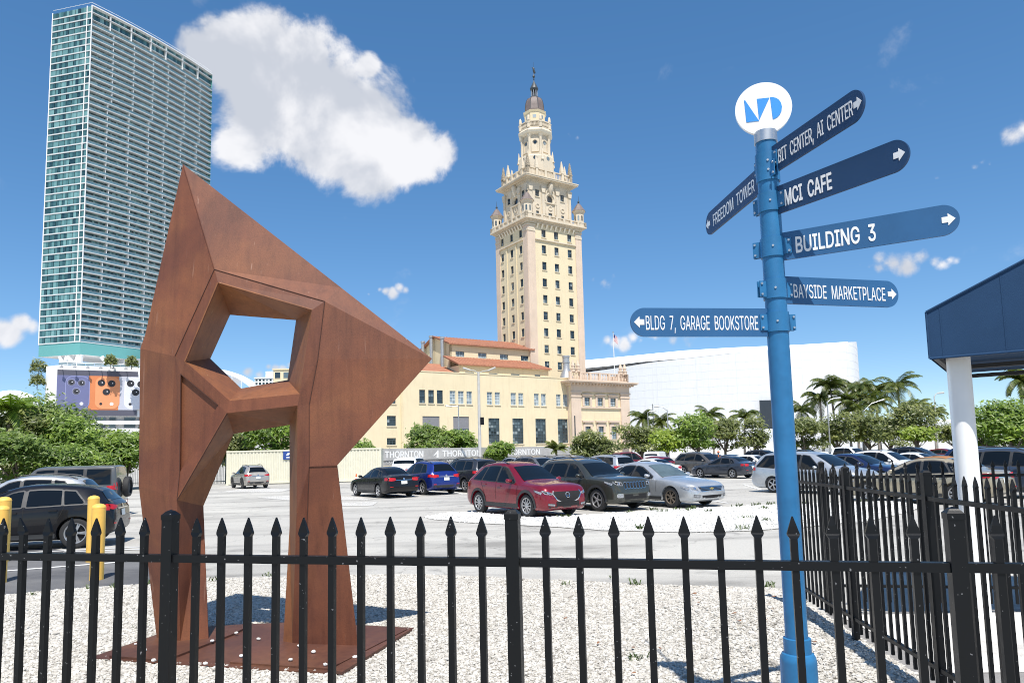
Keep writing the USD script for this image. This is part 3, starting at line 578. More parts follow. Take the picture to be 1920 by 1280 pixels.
def fence_run(name, label, p0, p1, n, post_every, z, h, rails, grp=None, post_w=.054, mats=BLACK):
    p0, p1 = np.array([*p0, z]), np.array([*p1, z]); d = (p1 - p0) / n; a = math.atan2(d[1], d[0])
    T = thing(name, label, 'fence', loc=p0)
    pk, po = picket_mesh(h, .09), post_mesh(h + .02, -.12, post_w)
    for i in range(n + 1):
        v, f = xf(po if i % post_every == 0 else pk, p0 + d * i, a + r4.normal(0, .02)); part(T, 'post' if i % post_every == 0 else 'picket', (v, f), mats, world=T)
    for i in range(0, n, post_every):
        for zz in rails:
            mb = MB(); u = d / np.linalg.norm(d); mb.bar(p0 + d * i + u * .0275 + [0, 0, zz], p0 + d * min(i + post_every, n) - u * .0275 + [0, 0, zz], .034, .030); part(T, 'rail', mb, mats, world=T)
    return T
fence_run('side_fence', 'black spear-topped picket fence running away beside the blue signpost', (SFX(8.3), 8.3), (SFX(2.1), 2.1), 48, 12, .165, 1.575, (1.40, .205))
fence_run('walk_fence', 'black spear-topped picket fence behind the white column across the walkway', (SFX(8.3) + .20, 8.05), (7.6, 7.25), 34, 12, .165, 1.60, (1.44, .26))

# ---------------------------------------------------------------- blue signpost
def build_signpost():
    Y = 4.43
    top, low = AT(1436, 268, Y), AT(1495, 1215, Y)
    base = low + (low - top) * ((0.15 - low[2]) / (low[2] - top[2]))
    T = thing('signpost', 'blue wayfinding post with a white disc and six finger signs', 'signpost', loc=base)
    ax = (top - base) / np.linalg.norm(top - base)
    def on(px_y):                       # point of the axis at the height seen at this row
        best, k = None, 1e9
        for t in np.linspace(0, 1.1, 2201):
            p = base + (top - base) * t; r = p - EYE; yy = PY - F * (r @ UP) / (r @ FWD)
            if abs(yy - px_y) < k: k, best = abs(yy - px_y), p
        return best
    mb = MB(); mb.tube([base, top], .0655, 32); part(T, 'pole', mb, BLUE, 40, world=T)
    c1 = on(1222); mb = MB()
    mb.lathe([(.106, 0), (.106, c1[2] - base[2] - .05), (.102, c1[2] - base[2] - .025), (.092, c1[2] - base[2] - .005), (.080, c1[2] - base[2]), (.080, c1[2] - base[2] + .085), (.066, c1[2] - base[2] + .088)], 32, base); part(T, 'base_sleeve', mb, BLUE, 35, world=T)
    ct = on(252); mb = MB(); mb.tube([top - ax * .005, ct + ax * .01], .0715, 28); part(T, 'cap', mb, SILVER, 40, world=T)
    # disc facing the camera
    cd = AT(1431, 205, Y - .01); rd = 52.5 / F * Y * 1.0
    nrm = np.array([-.26, -1.0, 0]); nrm /= np.linalg.norm(nrm); ex = np.array([-nrm[1], nrm[0], 0]); ez = np.array([0, 0, 1.0])
    fn = lambda v: cd + np.outer(v[:, 0], ex) + np.outer(v[:, 1], ez) + np.outer(v[:, 2] - .014, -nrm) * -1 * -1
    disc = part(T, 'disc', MB().prism(Point(0, 0).buffer(rd, 48), lambda v: cd + np.outer(v[:, 0], ex) + np.outer(v[:, 1], ez) - np.outer(v[:, 2] - .012, nrm), .024), WHITE_SIGN, world=T)
    u = rd / 125.0   # logo drawn on a grid where the disc radius is 125
    sh = [Polygon([(-83, 50), (-78, 50), (-22, -58), (-78, -57)]), Polygon([(-26, 49), (29, 47), (-22, -55)]),
          Polygon([(32, 48), (44, 47), (58, 41), (70, 30), (78, 14), (81, -5), (78, -24), (70, -40), (58, -52), (44, -58), (38, -58)])]
    for s in sh: part(disc, 'logo_piece', MB().prism(affinity.scale(s, u, u, origin=(0, 0)), lambda v: cd + np.outer(v[:, 0], ex) + np.outer(v[:, 1], ez) + np.outer(.012 + v[:, 2], nrm), .003), LOGO_BLUE, world=T)
    H = .178
    # text, row of the near end's middle, tip pixel, tip depth, text pixels (from, to), arrow pixels, right-pointing?
    signs = [('BIT CENTER, AI CENTER', (1455, 307), (1621, 188), 3.60, (1462, 1601), (1603, 1618), True, BLUE_D),
             ('FREEDOM TOWER', (1417, 332), (1325, 422), 5.50, (1339, 1416), (1326, 1333), False, BLUE_D),
             ('MCI CAFE', (1463, 376), (1706, 287), 3.66, (1473, 1561), (1677, 1699), True, BLUE_D),
             ('BUILDING 3', (1472, 460), (1800, 412), 3.90, (1492, 1642), (1766, 1792), True, BLUE_S),
             ('BAYSIDE MARKETPLACE', (1475, 538), (1683, 555), 4.66, (1486, 1658), (1663, 1679), True, BLUE_S),
             ('BLDG 7, GARAGE BOOKSTORE', (1436, 605), (1182, 604), 4.30, (1210, 1420), (1188, 1207), False, BLUE_S)]
    for k, (txt, near, tip, Yt, tx, ar, right, mat) in enumerate(signs):
        c = on(near[1]); tp = AT(*tip, Yt)
        d = (tp - c) * [1, 1, 0]; ln = np.linalg.norm(d); d /= ln
        n = np.array([d[1], -d[0], 0]);
        if np.dot(n, EYE - tp) < 0: n = -n
        e = d if right else -d           # reading direction as seen by the camera
        zc = (c[2] * .35 + tp[2] * .65)
        s0 = .058
        off = 0.0
        o = np.array([c[0], c[1], zc])
        sgn = 1 if right else -1
        blade = Polygon([(s0, -H / 2), (ln - H / 2, -H / 2), (ln - H / 2, H / 2), (s0, H / 2)]).union(Point(ln - H / 2, 0).buffer(H / 2, 24)).buffer(-.008).buffer(.008)
        mp = lambda v, q=0.0: o + np.outer(v[:, 0], d) + np.outer(v[:, 1], ez) + np.outer(v[:, 2] + q, n)
        bl = part(T, 'sign_blade', MB().prism(blade, lambda v: mp(v, -.0075), .015), mat, world=T, label=None)
        def along(pxl):                  # distance along the blade of a pixel column
            r = ray(pxl, near[1] + (tip[1] - near[1]) * (pxl - near[0]) / (tip[0] - near[0])); t = np.dot(o - EYE, n) / np.dot(r, n); return float(np.dot(EYE + r * t - o, d))
        a, b = along(tx[0]), along(tx[1])
        m = meshkit.text_mesh(txt.replace(' ', '  '), .078, .002, bold=len(txt) < 12); v = np.asarray(m.vertices); w = np.ptp(v[:, 0])
        x = (v[:, 0] - v[:, 0].min()) / w; hh = .078 * (1.26 if len(txt) < 12 else 1.12)
        lo = a if right else a; s = a + (b - a) * x
        vv = np.stack([s, v[:, 1] / .078 * hh - hh * .5 - .004, v[:, 2]], 1)
        ff = np.asarray(m.faces)
        for wv, wf in words(mp(vv, .0078), ff, vv[:, 0], abs(b - a) / len(txt) * .55): part(bl, 'lettering', (wv, wf), WHITE_SIGN, world=T)
        a, b = along(ar[0]), along(ar[1]);  lo, hi = (a, b) if right else (b, a); w = abs(hi - lo)
        arrow = Polygon([(0, .017), (w * .45, .017), (w * .45, .036), (w, 0), (w * .45, -.036), (w * .45, -.017), (0, -.017)])
        part(bl, 'arrow', MB().prism(arrow, lambda v: mp(v + [lo, 0, 0], .0078), .002), WHITE_SIGN, world=T)
        # clamp round the pole with ears and bolts
        mb = MB(); hc = .062
        pc = np.array([c[0], c[1], 0]);
        mb.lathe([(.0735, zc - hc), (.0735, zc + hc)], 28, pc)
        for sg in (1, -1):
            for q in (.012, -.012): mb.bar(pc + d * sg * .07 + n * q + [0, 0, zc], pc + d * sg * .125 + n * q + [0, 0, zc], .006, hc * 1.7, up=n) if False else mb.prism(rect(.066, -hc * .82, .118, hc * .82), lambda v: np.array([c[0], c[1], zc]) + np.outer(v[:, 0] * sg, d) + np.outer(v[:, 1], ez) + np.outer(v[:, 2] + q - .003, n), .006)
        cl = part(T, 'clamp', mb, BLUE, 35, world=T)
        for sg in (1, -1):
            for zz in (-.034, .034):
                p = pc + d * sg * .104 + [0, 0, zc + zz]; part(cl, 'bolt', MB().tube([p + n * .014, p + n * .022], .0075, 8), SILVER, world=T)
        p = pc + np.array([-.30, -.954, 0]) * .0735 + [0, 0, zc]; part(cl, 'bolt', MB().tube([p, p + np.array([-.30, -.954, 0]) * .005], .007, 8), SILVER, world=T)
    return T
build_signpost()

# ---------------------------------------------------------------- navy canopy and its column
def build_canopy():
    c0 = AT(1743, 672, 7.35); zb = c0[2]; d = np.array([math.cos(-.63), math.sin(-.63), 0]); n = np.array([d[1], -d[0], 0])   # n towards the camera
    if n[1] > 0: n = -n
    ez = np.array([0, 0, 1.0]); Wd = 2.9
    he, hr = .415, 1.02
    zl = AT(1740, 585, 7.35)[2] - zb
    face = Polygon([(0, 0), (Wd, 0), (Wd, zl), (Wd / 2, zl + .46 * Wd / 2), (0, zl)])
    T = thing('canopy', 'navy canvas entrance canopy with a sloping gable top at the right edge', 'canopy', loc=(*c0[:2], 0))
    mp = lambda v: c0 + np.outer(v[:, 0], d) + np.outer(v[:, 1], ez) - np.outer(v[:, 2], n)
    rise = zl + .46 * Wd / 2
    part(T, 'front_valance', MB().prism(face, mp, .02), NAVY, world=T)
    back = lambda a, b, c: c0 + d * a + ez * b - n * c
    D = 3.0
    part(T, 'roof_panel', MB().quad(back(0, zl, .02), back(Wd / 2, rise, .02), back(Wd / 2, rise, D), back(0, zl, D)), NAVY, world=T)
    part(T, 'roof_panel', MB().quad(back(Wd / 2, rise, .02), back(Wd, zl, .02), back(Wd, zl, D), back(Wd / 2, rise, D)), NAVY, world=T)
    part(T, 'side_valance', MB().quad(back(0, 0, .02), back(0, zl, .02), back(0, zl, D), back(0, 0, D)), NAVY, world=T)
    part(T, 'side_valance', MB().quad(back(Wd, 0, .02), back(Wd, zl, .02), back(Wd, zl, D), back(Wd, 0, D)), NAVY, world=T)
    for a, b in (((0, 0), (Wd, 0)), ((0, zl), (Wd / 2, rise))):
        part(T, 'piping', MB().tube([back(a[0], a[1], -.004), back(b[0], b[1], -.004)], .012, 8), NAVY, world=T)
    part(T, 'piping', MB().tube([back(0, 0, 0), back(0, zl, 0)], .011, 8), NAVY, world=T)
    for s in (.12, .66, 1.2): part(T, 'seam', MB().prism(rect(s, .01, s + .012, zl + .46 * s - .03), lambda v: back(0, 0, 0) + np.outer(v[:, 0], d) + np.outer(v[:, 1], ez) + np.outer(v[:, 2], n), .003), NAVY, world=T)
    part(T, 'soffit', MB().quad(back(.02, .075, .03), back(Wd - .02, .075, .03), back(Wd - .02, .075, D), back(.02, .075, D)), NAVY, world=T)
    fr = MB()
    for c in (.06, D / 2, D - .1): fr.bar(back(.02, .02, c), back(Wd - .02, .02, c), .05)
    fr.bar(back(.05, .02, .05), back(.05, .02, D), .05); fr.bar(back(Wd - .05, .02, .05), back(Wd - .05, .02, D), .05); part(T, 'frame', fr, PLASTIC, world=T)
    for i in range(9):
        p = back(.3 + i * .3, .012, .10); part(T, 'lacing', MB().tube([p + ez * .01, p + n * .05 - ez * .012, p + n * .09 + ez * .012], .006, 6), SILVER, world=T)
    top, low = AT(1796, 668, 7.5), AT(1824, 1010, 7.5)
    b = low + (low - top) * ((.165 - low[2]) / (low[2] - top[2]))
    C = thing('white_column', 'round white painted column holding up the navy canopy', 'column', loc=b)
    part(C, 'shaft', MB().tube([b, top + (top - low) * .02], .112, 36), WHITE, 40, world=C)
    part(C, 'base_ring', MB().lathe([(.15, 0), (.15, .03), (.12, .045)], 32, b), WHITE, 35, world=C)
build_canopy()

# ---------------------------------------------------------------- yellow bollards
def bollard(px, py, h, r, label, grp='yellow bollards by the parking bays'):
    b = G(px, py); T = thing('bollard', label, 'bollard', loc=b, group=grp)
    part(T, 'post', MB().lathe([(r, 0), (r, h - r * .55)], 24), YELLOW, 40)
    part(T, 'dome_top', MB().lathe([(r * 1.015, h - r * .6), (r * 1.015, h - r * .45), (r * .9, h - r * .2), (r * .62, h), (r * .3, h + r * .09), (.002, h + r * .12)], 24), YELLOW, 40)
bollard(181, 1086, 1.26, .108, 'yellow steel bollard with a domed top, nearer of the pair behind the black hatchback')
bollard(172, 1052, 1.30, .108, 'yellow steel bollard half hidden behind the nearer one of the pair')
bollard(-2, 1092, 1.27, .108, 'yellow steel bollard with a domed top cut by the left edge of the photo')
bollard(3, 1052, 1.30, .13, 'thicker yellow bollard with a flat look beside the left edge of the photo')
# ---------------------------------------------------------------- the cream tower building
PHI = math.radians(33.5)
FU, FV = np.array([math.cos(PHI), math.sin(PHI), 0]), np.array([-math.sin(PHI), math.cos(PHI), 0])
FO = AT(996, 700, 155.0) * [1, 1, 0]
FT = thing('tower_building', 'cream tower with ornate stone crown and dome rising from a long low wing', 'building', loc=FO, rot=PHI)
def fp(px, py, v, axis=1):
    """(u, z) on the plane v of the building's own frame seen at a pixel; axis 0: (v, z) on the plane u."""
    n = FV if axis == 1 else FU
    p = PLANE(px, py, FO + n * v, n) - FO
    return (float(p @ FU) if axis == 1 else float(p @ FV)), float(p[2])
def face_map(o, e, n):
    """(a, b, c) -> o + a e + b z + c n in the building's frame."""
    o, e, n = np.asarray(o, float), np.asarray(e, float), np.asarray(n, float)
    return lambda v: o + np.outer(v[:, 0], e) + np.outer(v[:, 1], (0, 0, 1.0)) + np.outer(v[:, 2], n)
def wall(T, name, poly, mp, t, mat): return part(T, name, MB().prism(poly, mp, t), mat)
def window(T, mp, r, nx, nz, frame, glass, depth=.25, bar=.07, sill=SILL, arch=False, top=None):
    a0, b0, a1, b1 = r; mb = MB(); B = lambda x0, y0, x1, y1, d0, d1: mb.prism(rect(x0, y0, x1, y1), lambda v: mp(v + [0, 0, d0]), d1 - d0)
    w = bar
    B(a0, b0, a0 + w, b1, depth - .10, depth); B(a1 - w, b0, a1, b1, depth - .10, depth); B(a0 + w, b0, a1 - w, b0 + w, depth - .10, depth); B(a0 + w, b1 - w, a1 - w, b1, depth - .10, depth)
    for i in range(1, nx): x = a0 + (a1 - a0) * i / nx; B(x - w * .4, b0 + w, x + w * .4, b1 - w, depth - .08, depth)
    for i in range(1, nz): y = b0 + (b1 - b0) * i / nz; B(a0 + w, y - w * .35, a1 - w, y + w * .35, depth - .075, depth)
    wp = part(T, 'window', mb, frame)
    g = MB()
    cols = max(1, nx); rows = max(1, nz)
    for i in range(cols):
        for j in range(rows):
            x0, x1, y0, y1 = a0 + (a1 - a0) * i / cols, a0 + (a1 - a0) * (i + 1) / cols, b0 + (b1 - b0) * j / rows, b0 + (b1 - b0) * (j + 1) / rows
            g.quad(*mp(np.array([(x0, y0, depth - .01), (x1, y0, depth - .01), (x1, y1, depth - .01), (x0, y1, depth - .01)])))
    part(wp, 'pane', g, glass)
    if sill: part(wp, 'sill', MB().prism(rect(a0 - .12, b0 - .16, a1 + .12, b0 - .004), lambda v: mp(v + [0, 0, -.14]), .20), sill)
    return wp
def stack(T, name, poly_uv, levels, mat):
    """Courses round a plan rectangle (u0, v0, u1, v1): (grow, z0, z1) each."""
    u0, v0, u1, v1 = poly_uv; mb = MB()
    for g, z0, z1 in levels: mb.box((u0 - g, v0 - g, z0), (u1 + g, v1 + g, z1))
    return part(T, name, mb, mat)
def balustrade(T, u0, v0, u1, v1, z0, z1, mat, n=8, sides='fl', post=.55):
    """Rails, piers and balusters round a rectangle; only the sides named (f, l, r, b)."""
    segs = {'f': ((u0, v0), (u1, v0)), 'l': ((u0, v0), (u0, v1)), 'r': ((u1, v0), (u1, v1)), 'b': ((u0, v1), (u1, v1))}
    for s in sides:
        a, b = (np.array([*p, 0.0]) for p in segs[s]); d = b - a; ln = np.linalg.norm(d); d /= ln
        mb = MB(); mb.bar(a + [0, 0, z0 + .12], b + [0, 0, z0 + .12], .40, .24); mb.bar(a + [0, 0, z1 - .1], b + [0, 0, z1 - .1], .44, .20)
        part(T, 'balustrade_rail', mb, mat)
        for i in range(n + 1):
            p = a + d * ln * i / n; part(T, 'balustrade_pier', MB().cbox((p[0], p[1], (z0 + z1) / 2), (post, post, z1 - z0 + .08)), mat)
        bl = MB()
        for i in range(n):
            m = 6
            for k in range(1, m):
                p = a + d * ln * (i + k / m) / n; bl.lathe([(.07, z0 + .2), (.13, z0 + .2 + (z1 - z0) * .2), (.06, z1 - .3), (.09, z1 - .15)], 6, (p[0], p[1], 0))
        part(T, 'baluster', bl, mat, kind='stuff')

def build_tower():
    T = FT
    uR, _ = fp(1097, 690, 0); vL, _ = fp(934, 620, 0, axis=0)
    w, dp = uR, vL
    zc = lambda y: fp(995, y, 0)[1]
    ztop = zc(417)                                   # underside of the first cornice
    mr = face_map((0, 0, 0), (1, 0, 0), (0, 1, 0)); ml = face_map((0, 0, 0), (0, 1, 0), (1, 0, 0))
    # windows of the sunny face: three columns; rows from the photograph
    wins_r, wins_l = [], []
    cx = [(512, 544), (603, 631), (695, 726)]
    ys = [(38, 92), (148, 206), (265, 322), (382, 439), (498, 556), (615, 672), (732, 789), (850, 907), (966, 1020)]
    for k, (y0, y1) in enumerate(ys):
        za, zb = fp(880 + 512 * .2656, 420 + y1 * .2656, 0)[1], fp(880 + 512 * .2656, 420 + y0 * .2656, 0)[1]
        for (x0, x1) in cx:
            xo = k * 2.2; u0, u1 = fp(880 + (x0 + xo) * .2656, 420 + (y0 + y1) * .1328, 0)[0], fp(880 + (x1 + xo) * .2656, 420 + (y0 + y1) * .1328, 0)[0]
            um = (u0 + u1) / 2; wins_r.append((um - .62, za, um + .62, zb))
    us = sorted({round((a + c) / 2, 0) for a, b, c, d in wins_r})
    cols = [np.mean([(r[0] + r[2]) / 2 for r in wins_r[i::3]]) for i in range(3)]
    rows = [(wins_r[3 * i][1], wins_r[3 * i][3]) for i in range(len(ys))]
    wins_r = [(c - .60, z0, c + .60, z1) for z0, z1 in rows for c in cols]
    colv = [dp * t for t in (.215, .50, .80)]
    wins_l = [(c - .55, z0, c + .55, z1) for z0, z1 in rows[:8] for c in colv]
    holes = lambda W: [list(rect(*r).exterior.coords) for r in W]
    wall(T, 'shaft_wall', Polygon([(0, 0), (w, 0), (w, ztop), (0, ztop)], holes(wins_r)), mr, .5, CREAM)
    wall(T, 'shaft_wall', Polygon([(.5, 0), (dp, 0), (dp, ztop), (.5, ztop)], holes(wins_l)), ml, .5, CREAM)
    wall(T, 'shaft_wall', rect(.5, 0, dp, ztop), face_map((w, 0, 0), (0, 1, 0), (-1, 0, 0)), .5, CREAM); wall(T, 'shaft_wall', rect(.5, 0, w - .5, ztop), face_map((0, dp, 0), (1, 0, 0), (0, -1, 0)), .5, CREAM)
    for r in wins_r: window(T, mr, r, 2, 2, WIN_FRAME, WIN_DARK)
    for r in wins_l: window(T, ml, r, 2, 2, WIN_FRAME, WIN_DARK)
    # corner piers and thin pilasters
    for u0, u1 in ((-.08, 1.95), (w - 1.75, w + .08)): part(T, 'corner_pier', MB().box((u0, -.14, 0), (u1, .02, ztop - .6)), STONE_P); part(T, 'capital', MB().box((u0 - .06, -.24, ztop - 1.9), (u1 + .06, .0, ztop - 1.5)).box((u0 - .1, -.3, ztop - .62), (u1 + .1, .0, ztop - .3)).box((u0 + .3, -.2, ztop - 1.4), (u1 - .3, .0, ztop - .7)), STONE_L)
    for v0, v1 in ((.02, 1.7), (dp - 1.7, dp + .08)): part(T, 'corner_pier', MB().box((-.14, v0, 0), (.02, v1, ztop - .6)), STONE_P); part(T, 'capital', MB().box((-.24, v0 - .06, ztop - 1.9), (0, v1 + .06, ztop - 1.5)).box((-.3, v0 - .1, ztop - .62), (0, v1 + .1, ztop - .3)), STONE_L)
    for v0 in (dp * .345, dp * .64): part(T, 'pilaster', MB().box((-.16, v0, 0), (.02, v0 + .45, rows[0][0] - 1.0)), CREAM)
    # sill course under the top windows, bracketed
    zs = rows[0][0] - .55
    part(T, 'string_course', MB().box((1.9, -.34, zs - .28), (w - 1.7, .0, zs)), STONE_L); part(T, 'string_course', MB().box((-.34, 1.65, zs - .28), (0, dp - 1.65, zs)), STONE_L)
    # first cornice, brackets, balustrade
    zl = zc(411.5); zb = zc(400.5)
    stack(T, 'cornice', (0, 0, w, dp), [(.25, ztop - .02, ztop + .35), (.55, ztop + .35, ztop + .62), (.95, ztop + .62, zl + .02), (1.05, zl + .02, zl + .28)], STONE_L)
    for i in range(9):
        u = 2.6 + (w - 5.0) * i / 8; part(T, 'bracket', MB().add([(u - .2, -.02, ztop - 1.0), (u + .2, -.02, ztop - 1.0), (u + .2, -.02, ztop + .02), (u - .2, -.02, ztop + .02), (u - .2, -.6, ztop - .1), (u + .2, -.6, ztop - .1), (u + .2, -.6, ztop + .02), (u - .2, -.6, ztop + .02)], BOXF), STONE_L)
        v = 2.2 + (dp - 4.4) * i / 8; part(T, 'bracket', MB().add([(-.02, v + .2, ztop - 1.0), (-.02, v - .2, ztop - 1.0), (-.02, v - .2, ztop + .02), (-.02, v + .2, ztop + .02), (-.6, v + .2, ztop - .1), (-.6, v - .2, ztop - .1), (-.6, v - .2, ztop + .02), (-.6, v + .2, ztop + .02)], BOXF), STONE_L)
    balustrade(T, -.75, -.75, w + .75, dp + .75, zl + .28, zb, STONE_L, 8, 'flrb')
    # corner turrets
    ztr = zb - 1.2
    zt = lambda y: fp(993, y, -.5)[1]
    for (cu, cv) in ((.2, .2), (w - .2, .2), (.2, dp - .2), (w - .2, dp - .2)):
        h0, h1 = zl + .28, zt(375.5)
        part(T, 'turret', MB().lathe([(1.22, h0), (1.22, h1 - .5), (1.34, h1 - .5), (1.40, h1 - .1), (1.58, h1)], 8, (cu, cv, 0), PI / 8), STONE_L)
        for k in range(8):
            a = PI / 4 * k; n = np.array([math.cos(a), math.sin(a), 0]); tng = np.array([-n[1], n[0], 0]); r = 1.22 * math.cos(PI / 8)
            shp = rect(-.21, h0 + 1.5, .21, h1 - 1.35).union(Point(0, h1 - 1.35).buffer(.21, 6))
            part(T, 'turret_opening', MB().prism(shp, lambda v: np.array([cu, cv, 0]) + np.outer(v[:, 0], tng) + np.outer(v[:, 1], (0, 0, 1.)) + np.outer(r + v[:, 2] - .03, n), .04), WIN_DARK)
        part(T, 'turret_roof', MB().lathe([(1.70, h1), (1.67, h1 + .12), (1.15, h1 + .75), (.68, h1 + 1.5), (.3, h1 + 2.0), (.12, h1 + 2.1)], 8, (cu, cv, 0), PI / 8), DOME)
        part(T, 'turret_finial', MB().lathe([(.08, h1 + 2.1), (.26, h1 + 2.3), (.26, h1 + 2.5), (.06, h1 + 2.65), (.03, h1 + 3.9)], 8, (cu, cv, 0)), DARKMET)
    # upper block, set back
    ins = 1.5; u0, v0, u1, v1 = ins, ins, w - ins, dp - ins
    zc2 = lambda y: fp(993, y, ins)[1]
    zu, zlip = zc2(338), fp(993, 327, ins - 1.3)[1]
    z0 = zl + .2
    mr2, ml2 = face_map((0, v0, 0), (1, 0, 0), (0, 1, 0)), face_map((u0, 0, 0), (0, 1, 0), (1, 0, 0))
    W2, D2 = u1 - u0, v1 - v0
    zwin = [zc2(1) for _ in ()]
    def up_face(mp, a0, ln, first):
        m = a0 + ln / 2; zA, zB = zu - 3.65, zu - 1.8
        hol = []
        side = [(a0 + ln * .205 - .55, zA + .2, a0 + ln * .205 + .55, zB), (a0 + ln * .795 - .55, zA + .2, a0 + ln * .795 + .55, zB)]
        arch = rect(m - .8, zA - .65, m + .8, zA + .15).union(Point(m, zA + .15).buffer(.8, 12))
        hol = [list(rect(*r).exterior.coords) for r in side] + [list(arch.exterior.coords)]
        lowd = [(a0 + ln * .205 - .4, zu - 7.7, a0 + ln * .205 + .4, zu - 6.8), (m - .55, zu - 7.7, m + .55, zu - 6.8), (a0 + ln * .795 - .4, zu - 7.7, a0 + ln * .795 + .4, zu - 6.8)]
        hol += [list(rect(*r).exterior.coords) for r in lowd]
        wall(T, 'crown_wall', Polygon([(a0 + first, z0), (a0 + ln, z0), (a0 + ln, zu), (a0 + first, zu)], hol), mp, .5, STONE_L)
        for r in side + lowd: window(T, mp, r, 2, 3 if r in side else 1, WIN_FRAME, WIN_DARK if r in side else WIN_BLUE, sill=SILL)
        part(T, 'arch_glass', MB().prism(arch.buffer(-.02), lambda v: mp(v + [0, 0, .3]), .05), WIN_DARK)
        ring = Point(m, zA + .15).buffer(1.55, 16).difference(Point(m, zA + .15).buffer(1.15, 16)).intersection(rect(m - 3, zA - .65, m + 3, zA + 4))
        part(T, 'arch_moulding', MB().prism(ring.union(rect(m - 1.55, zA - 3.6, m - 1.25, zA - .66)).union(rect(m + 1.25, zA - 3.6, m + 1.55, zA - .66)), lambda v: mp(v + [0, 0, -.22]), .26), STONE_L)
        part(T, 'string_course', MB().prism(rect(m - 1.8, zA - 1.0, m + 1.8, zA - .75), lambda v: mp(v + [0, 0, -.3]), .32), STONE_L)
        for k, t in enumerate((.04, .335, .665, .96)):
            x = a0 + ln * t; part(T, 'pilaster', MB().prism(rect(x - .38, z0, x + .38, zu - 2.3), lambda v: mp(v + [0, 0, -.26]), .28), STONE_L)
            part(T, 'capital', MB().prism(Polygon([(x - .42, zu - 2.3), (x + .42, zu - 2.3), (x + .68, zu - .9), (x + .5, zu - .75), (x - .5, zu - .75), (x - .68, zu - .9)]), lambda v: mp(v + [0, 0, -.42]), .46), STONE_L)
        for t in (.205, .5, .795):
            x = a0 + ln * t; part(T, 'medallion', MB().prism(Point(x, zu - 5.6).buffer(.60, 14).difference(Point(x, zu - 5.6).buffer(.36, 12)), lambda v: mp(v + [0, 0, -.14]), .18), STONE_L)
        # cartouche over the arch
        cart = hull([(mp(np.array([(m, zu - 1.3, -.1)]))[0], .75), (mp(np.array([(m, zu - .3, -.45)]))[0], .6), (mp(np.array([(m, zu - 2.3, -.1)]))[0], .35)], 10); part(T, 'cartouche', cart, STONE_L, 50)
        for sg in (-1, 1): part(T, 'cartouche', hull([(mp(np.array([(m + sg * .9, zu - 1.2, -.1)]))[0], .32), (mp(np.array([(m + sg * 1.1, zu - 2.4, -.05)]))[0], .22)], 8), STONE_L, 50)
    up_face(mr2, u0, W2, 0.0); up_face(ml2, v0, D2, .5)
    wall(T, 'crown_wall', rect(v0 + .5, z0, v1, zu), face_map((u1, 0, 0), (0, 1, 0), (-1, 0, 0)), .5, STONE_L); wall(T, 'crown_wall', rect(u0 + .5, z0, u1 - .5, zu), face_map((0, v1, 0), (1, 0, 0), (0, -1, 0)), .5, STONE_L)
    stack(T, 'terrace', (0, 0, w, dp), [(-.1, zl, zl + .3)], STONE_L)
    zb2 = fp(993, 312.5, ins)[1]
    stack(T, 'cornice', (u0, v0, u1, v1), [(.2, zu - .02, zu + .3), (.7, zu + .3, zlip - .2), (1.35, zlip - .2, zlip + .1), (1.45, zlip + .1, zlip + .32)], STONE_L)
    balustrade(T, u0 - .1, v0 - .1, u1 + .1, v1 + .1, zlip + .32, zb2, STONE_L, 5, 'flrb', .6)
    ob = lambda c, h: part(T, 'obelisk', MB().lathe([(.66, zb2), (.66, zb2 + .35), (.50, zb2 + .5), (.55, zb2 + .62), (.14, zb2 + h), (.02, zb2 + h + .2)], 4, (*c, 0), PI / 4), STONE_L)
    n5 = 5
    for k in range(n5 + 1):
        if k in (0, 1, 2, n5 - 2, n5 - 1, n5):
            f = k / n5
            for c in ((u0 + (u1 - u0) * f, v0), (u0, v0 + (v1 - v0) * f), (u0 + (u1 - u0) * f, v1), (u1, v0 + (v1 - v0) * f)):
                if k in (0, 1, n5 - 1, n5) and not (k == 0 and c[1] != v0 and c[0] != u0): ob(c, 3.0 if k in (1, n5 - 1) else 3.1)
    # lantern stage: an octagon with columns, arched niches, balcony, drum, dome
    cu, cv = w / 2, dp / 2
    Yc = (FO + FU * cu + FV * cv)[1]
    za = lambda py: float(AT(1002, py, Yc - float(np.interp(py, [110, 160, 181, 204, 205, 221, 222, 250, 251, 284, 285, 310], [0, .5, .9, 2.2, 2.5, 2.6, 3.8, 3.9, 3.4, 3.4, 4.1, 4.3])))[2])
    C = (cu, cv, 0); ph = PI / 8 + .12
    zA, zB = zlip + .3, za(249)
    part(T, 'lantern_plinth', MB().lathe([(4.55, zA), (4.55, za(291)), (4.2, za(289)), (4.2, za(286))], 8, C, ph), STONE_L)
    part(T, 'lantern_wall', MB().lathe([(3.35, za(291)), (3.35, zB)], 8, C, ph), STONE_L)
    for k in range(8):
        a = ph + PI / 4 * k; c = np.array([cu + 3.45 * math.cos(a), cv + 3.45 * math.sin(a), 0])
        part(T, 'lantern_column', MB().lathe([(.50, za(290)), (.50, za(287)), (.36, za(286)), (.31, za(256)), (.36, za(255.5)), (.58, za(251)), (.58, zB)], 10, c), STONE_L, 40)
        part(T, 'obelisk', MB().lathe([(.5, za(299)), (.45, za(297)), (.36, za(296)), (.08, za(281))], 4, np.array([cu + 4.35 * math.cos(a), cv + 4.35 * math.sin(a), 0]), a + PI / 4), STONE_L)
        b = a + PI / 8; n = np.array([math.cos(b), math.sin(b), 0]); tg = np.array([-n[1], n[0], 0]); r = 3.35 * math.cos(PI / 8); o = np.array(C)
        mpn = lambda v, q: o + np.outer(v[:, 0], tg) + np.outer(v[:, 1], (0, 0, 1.)) + np.outer(r + q + v[:, 2], n)
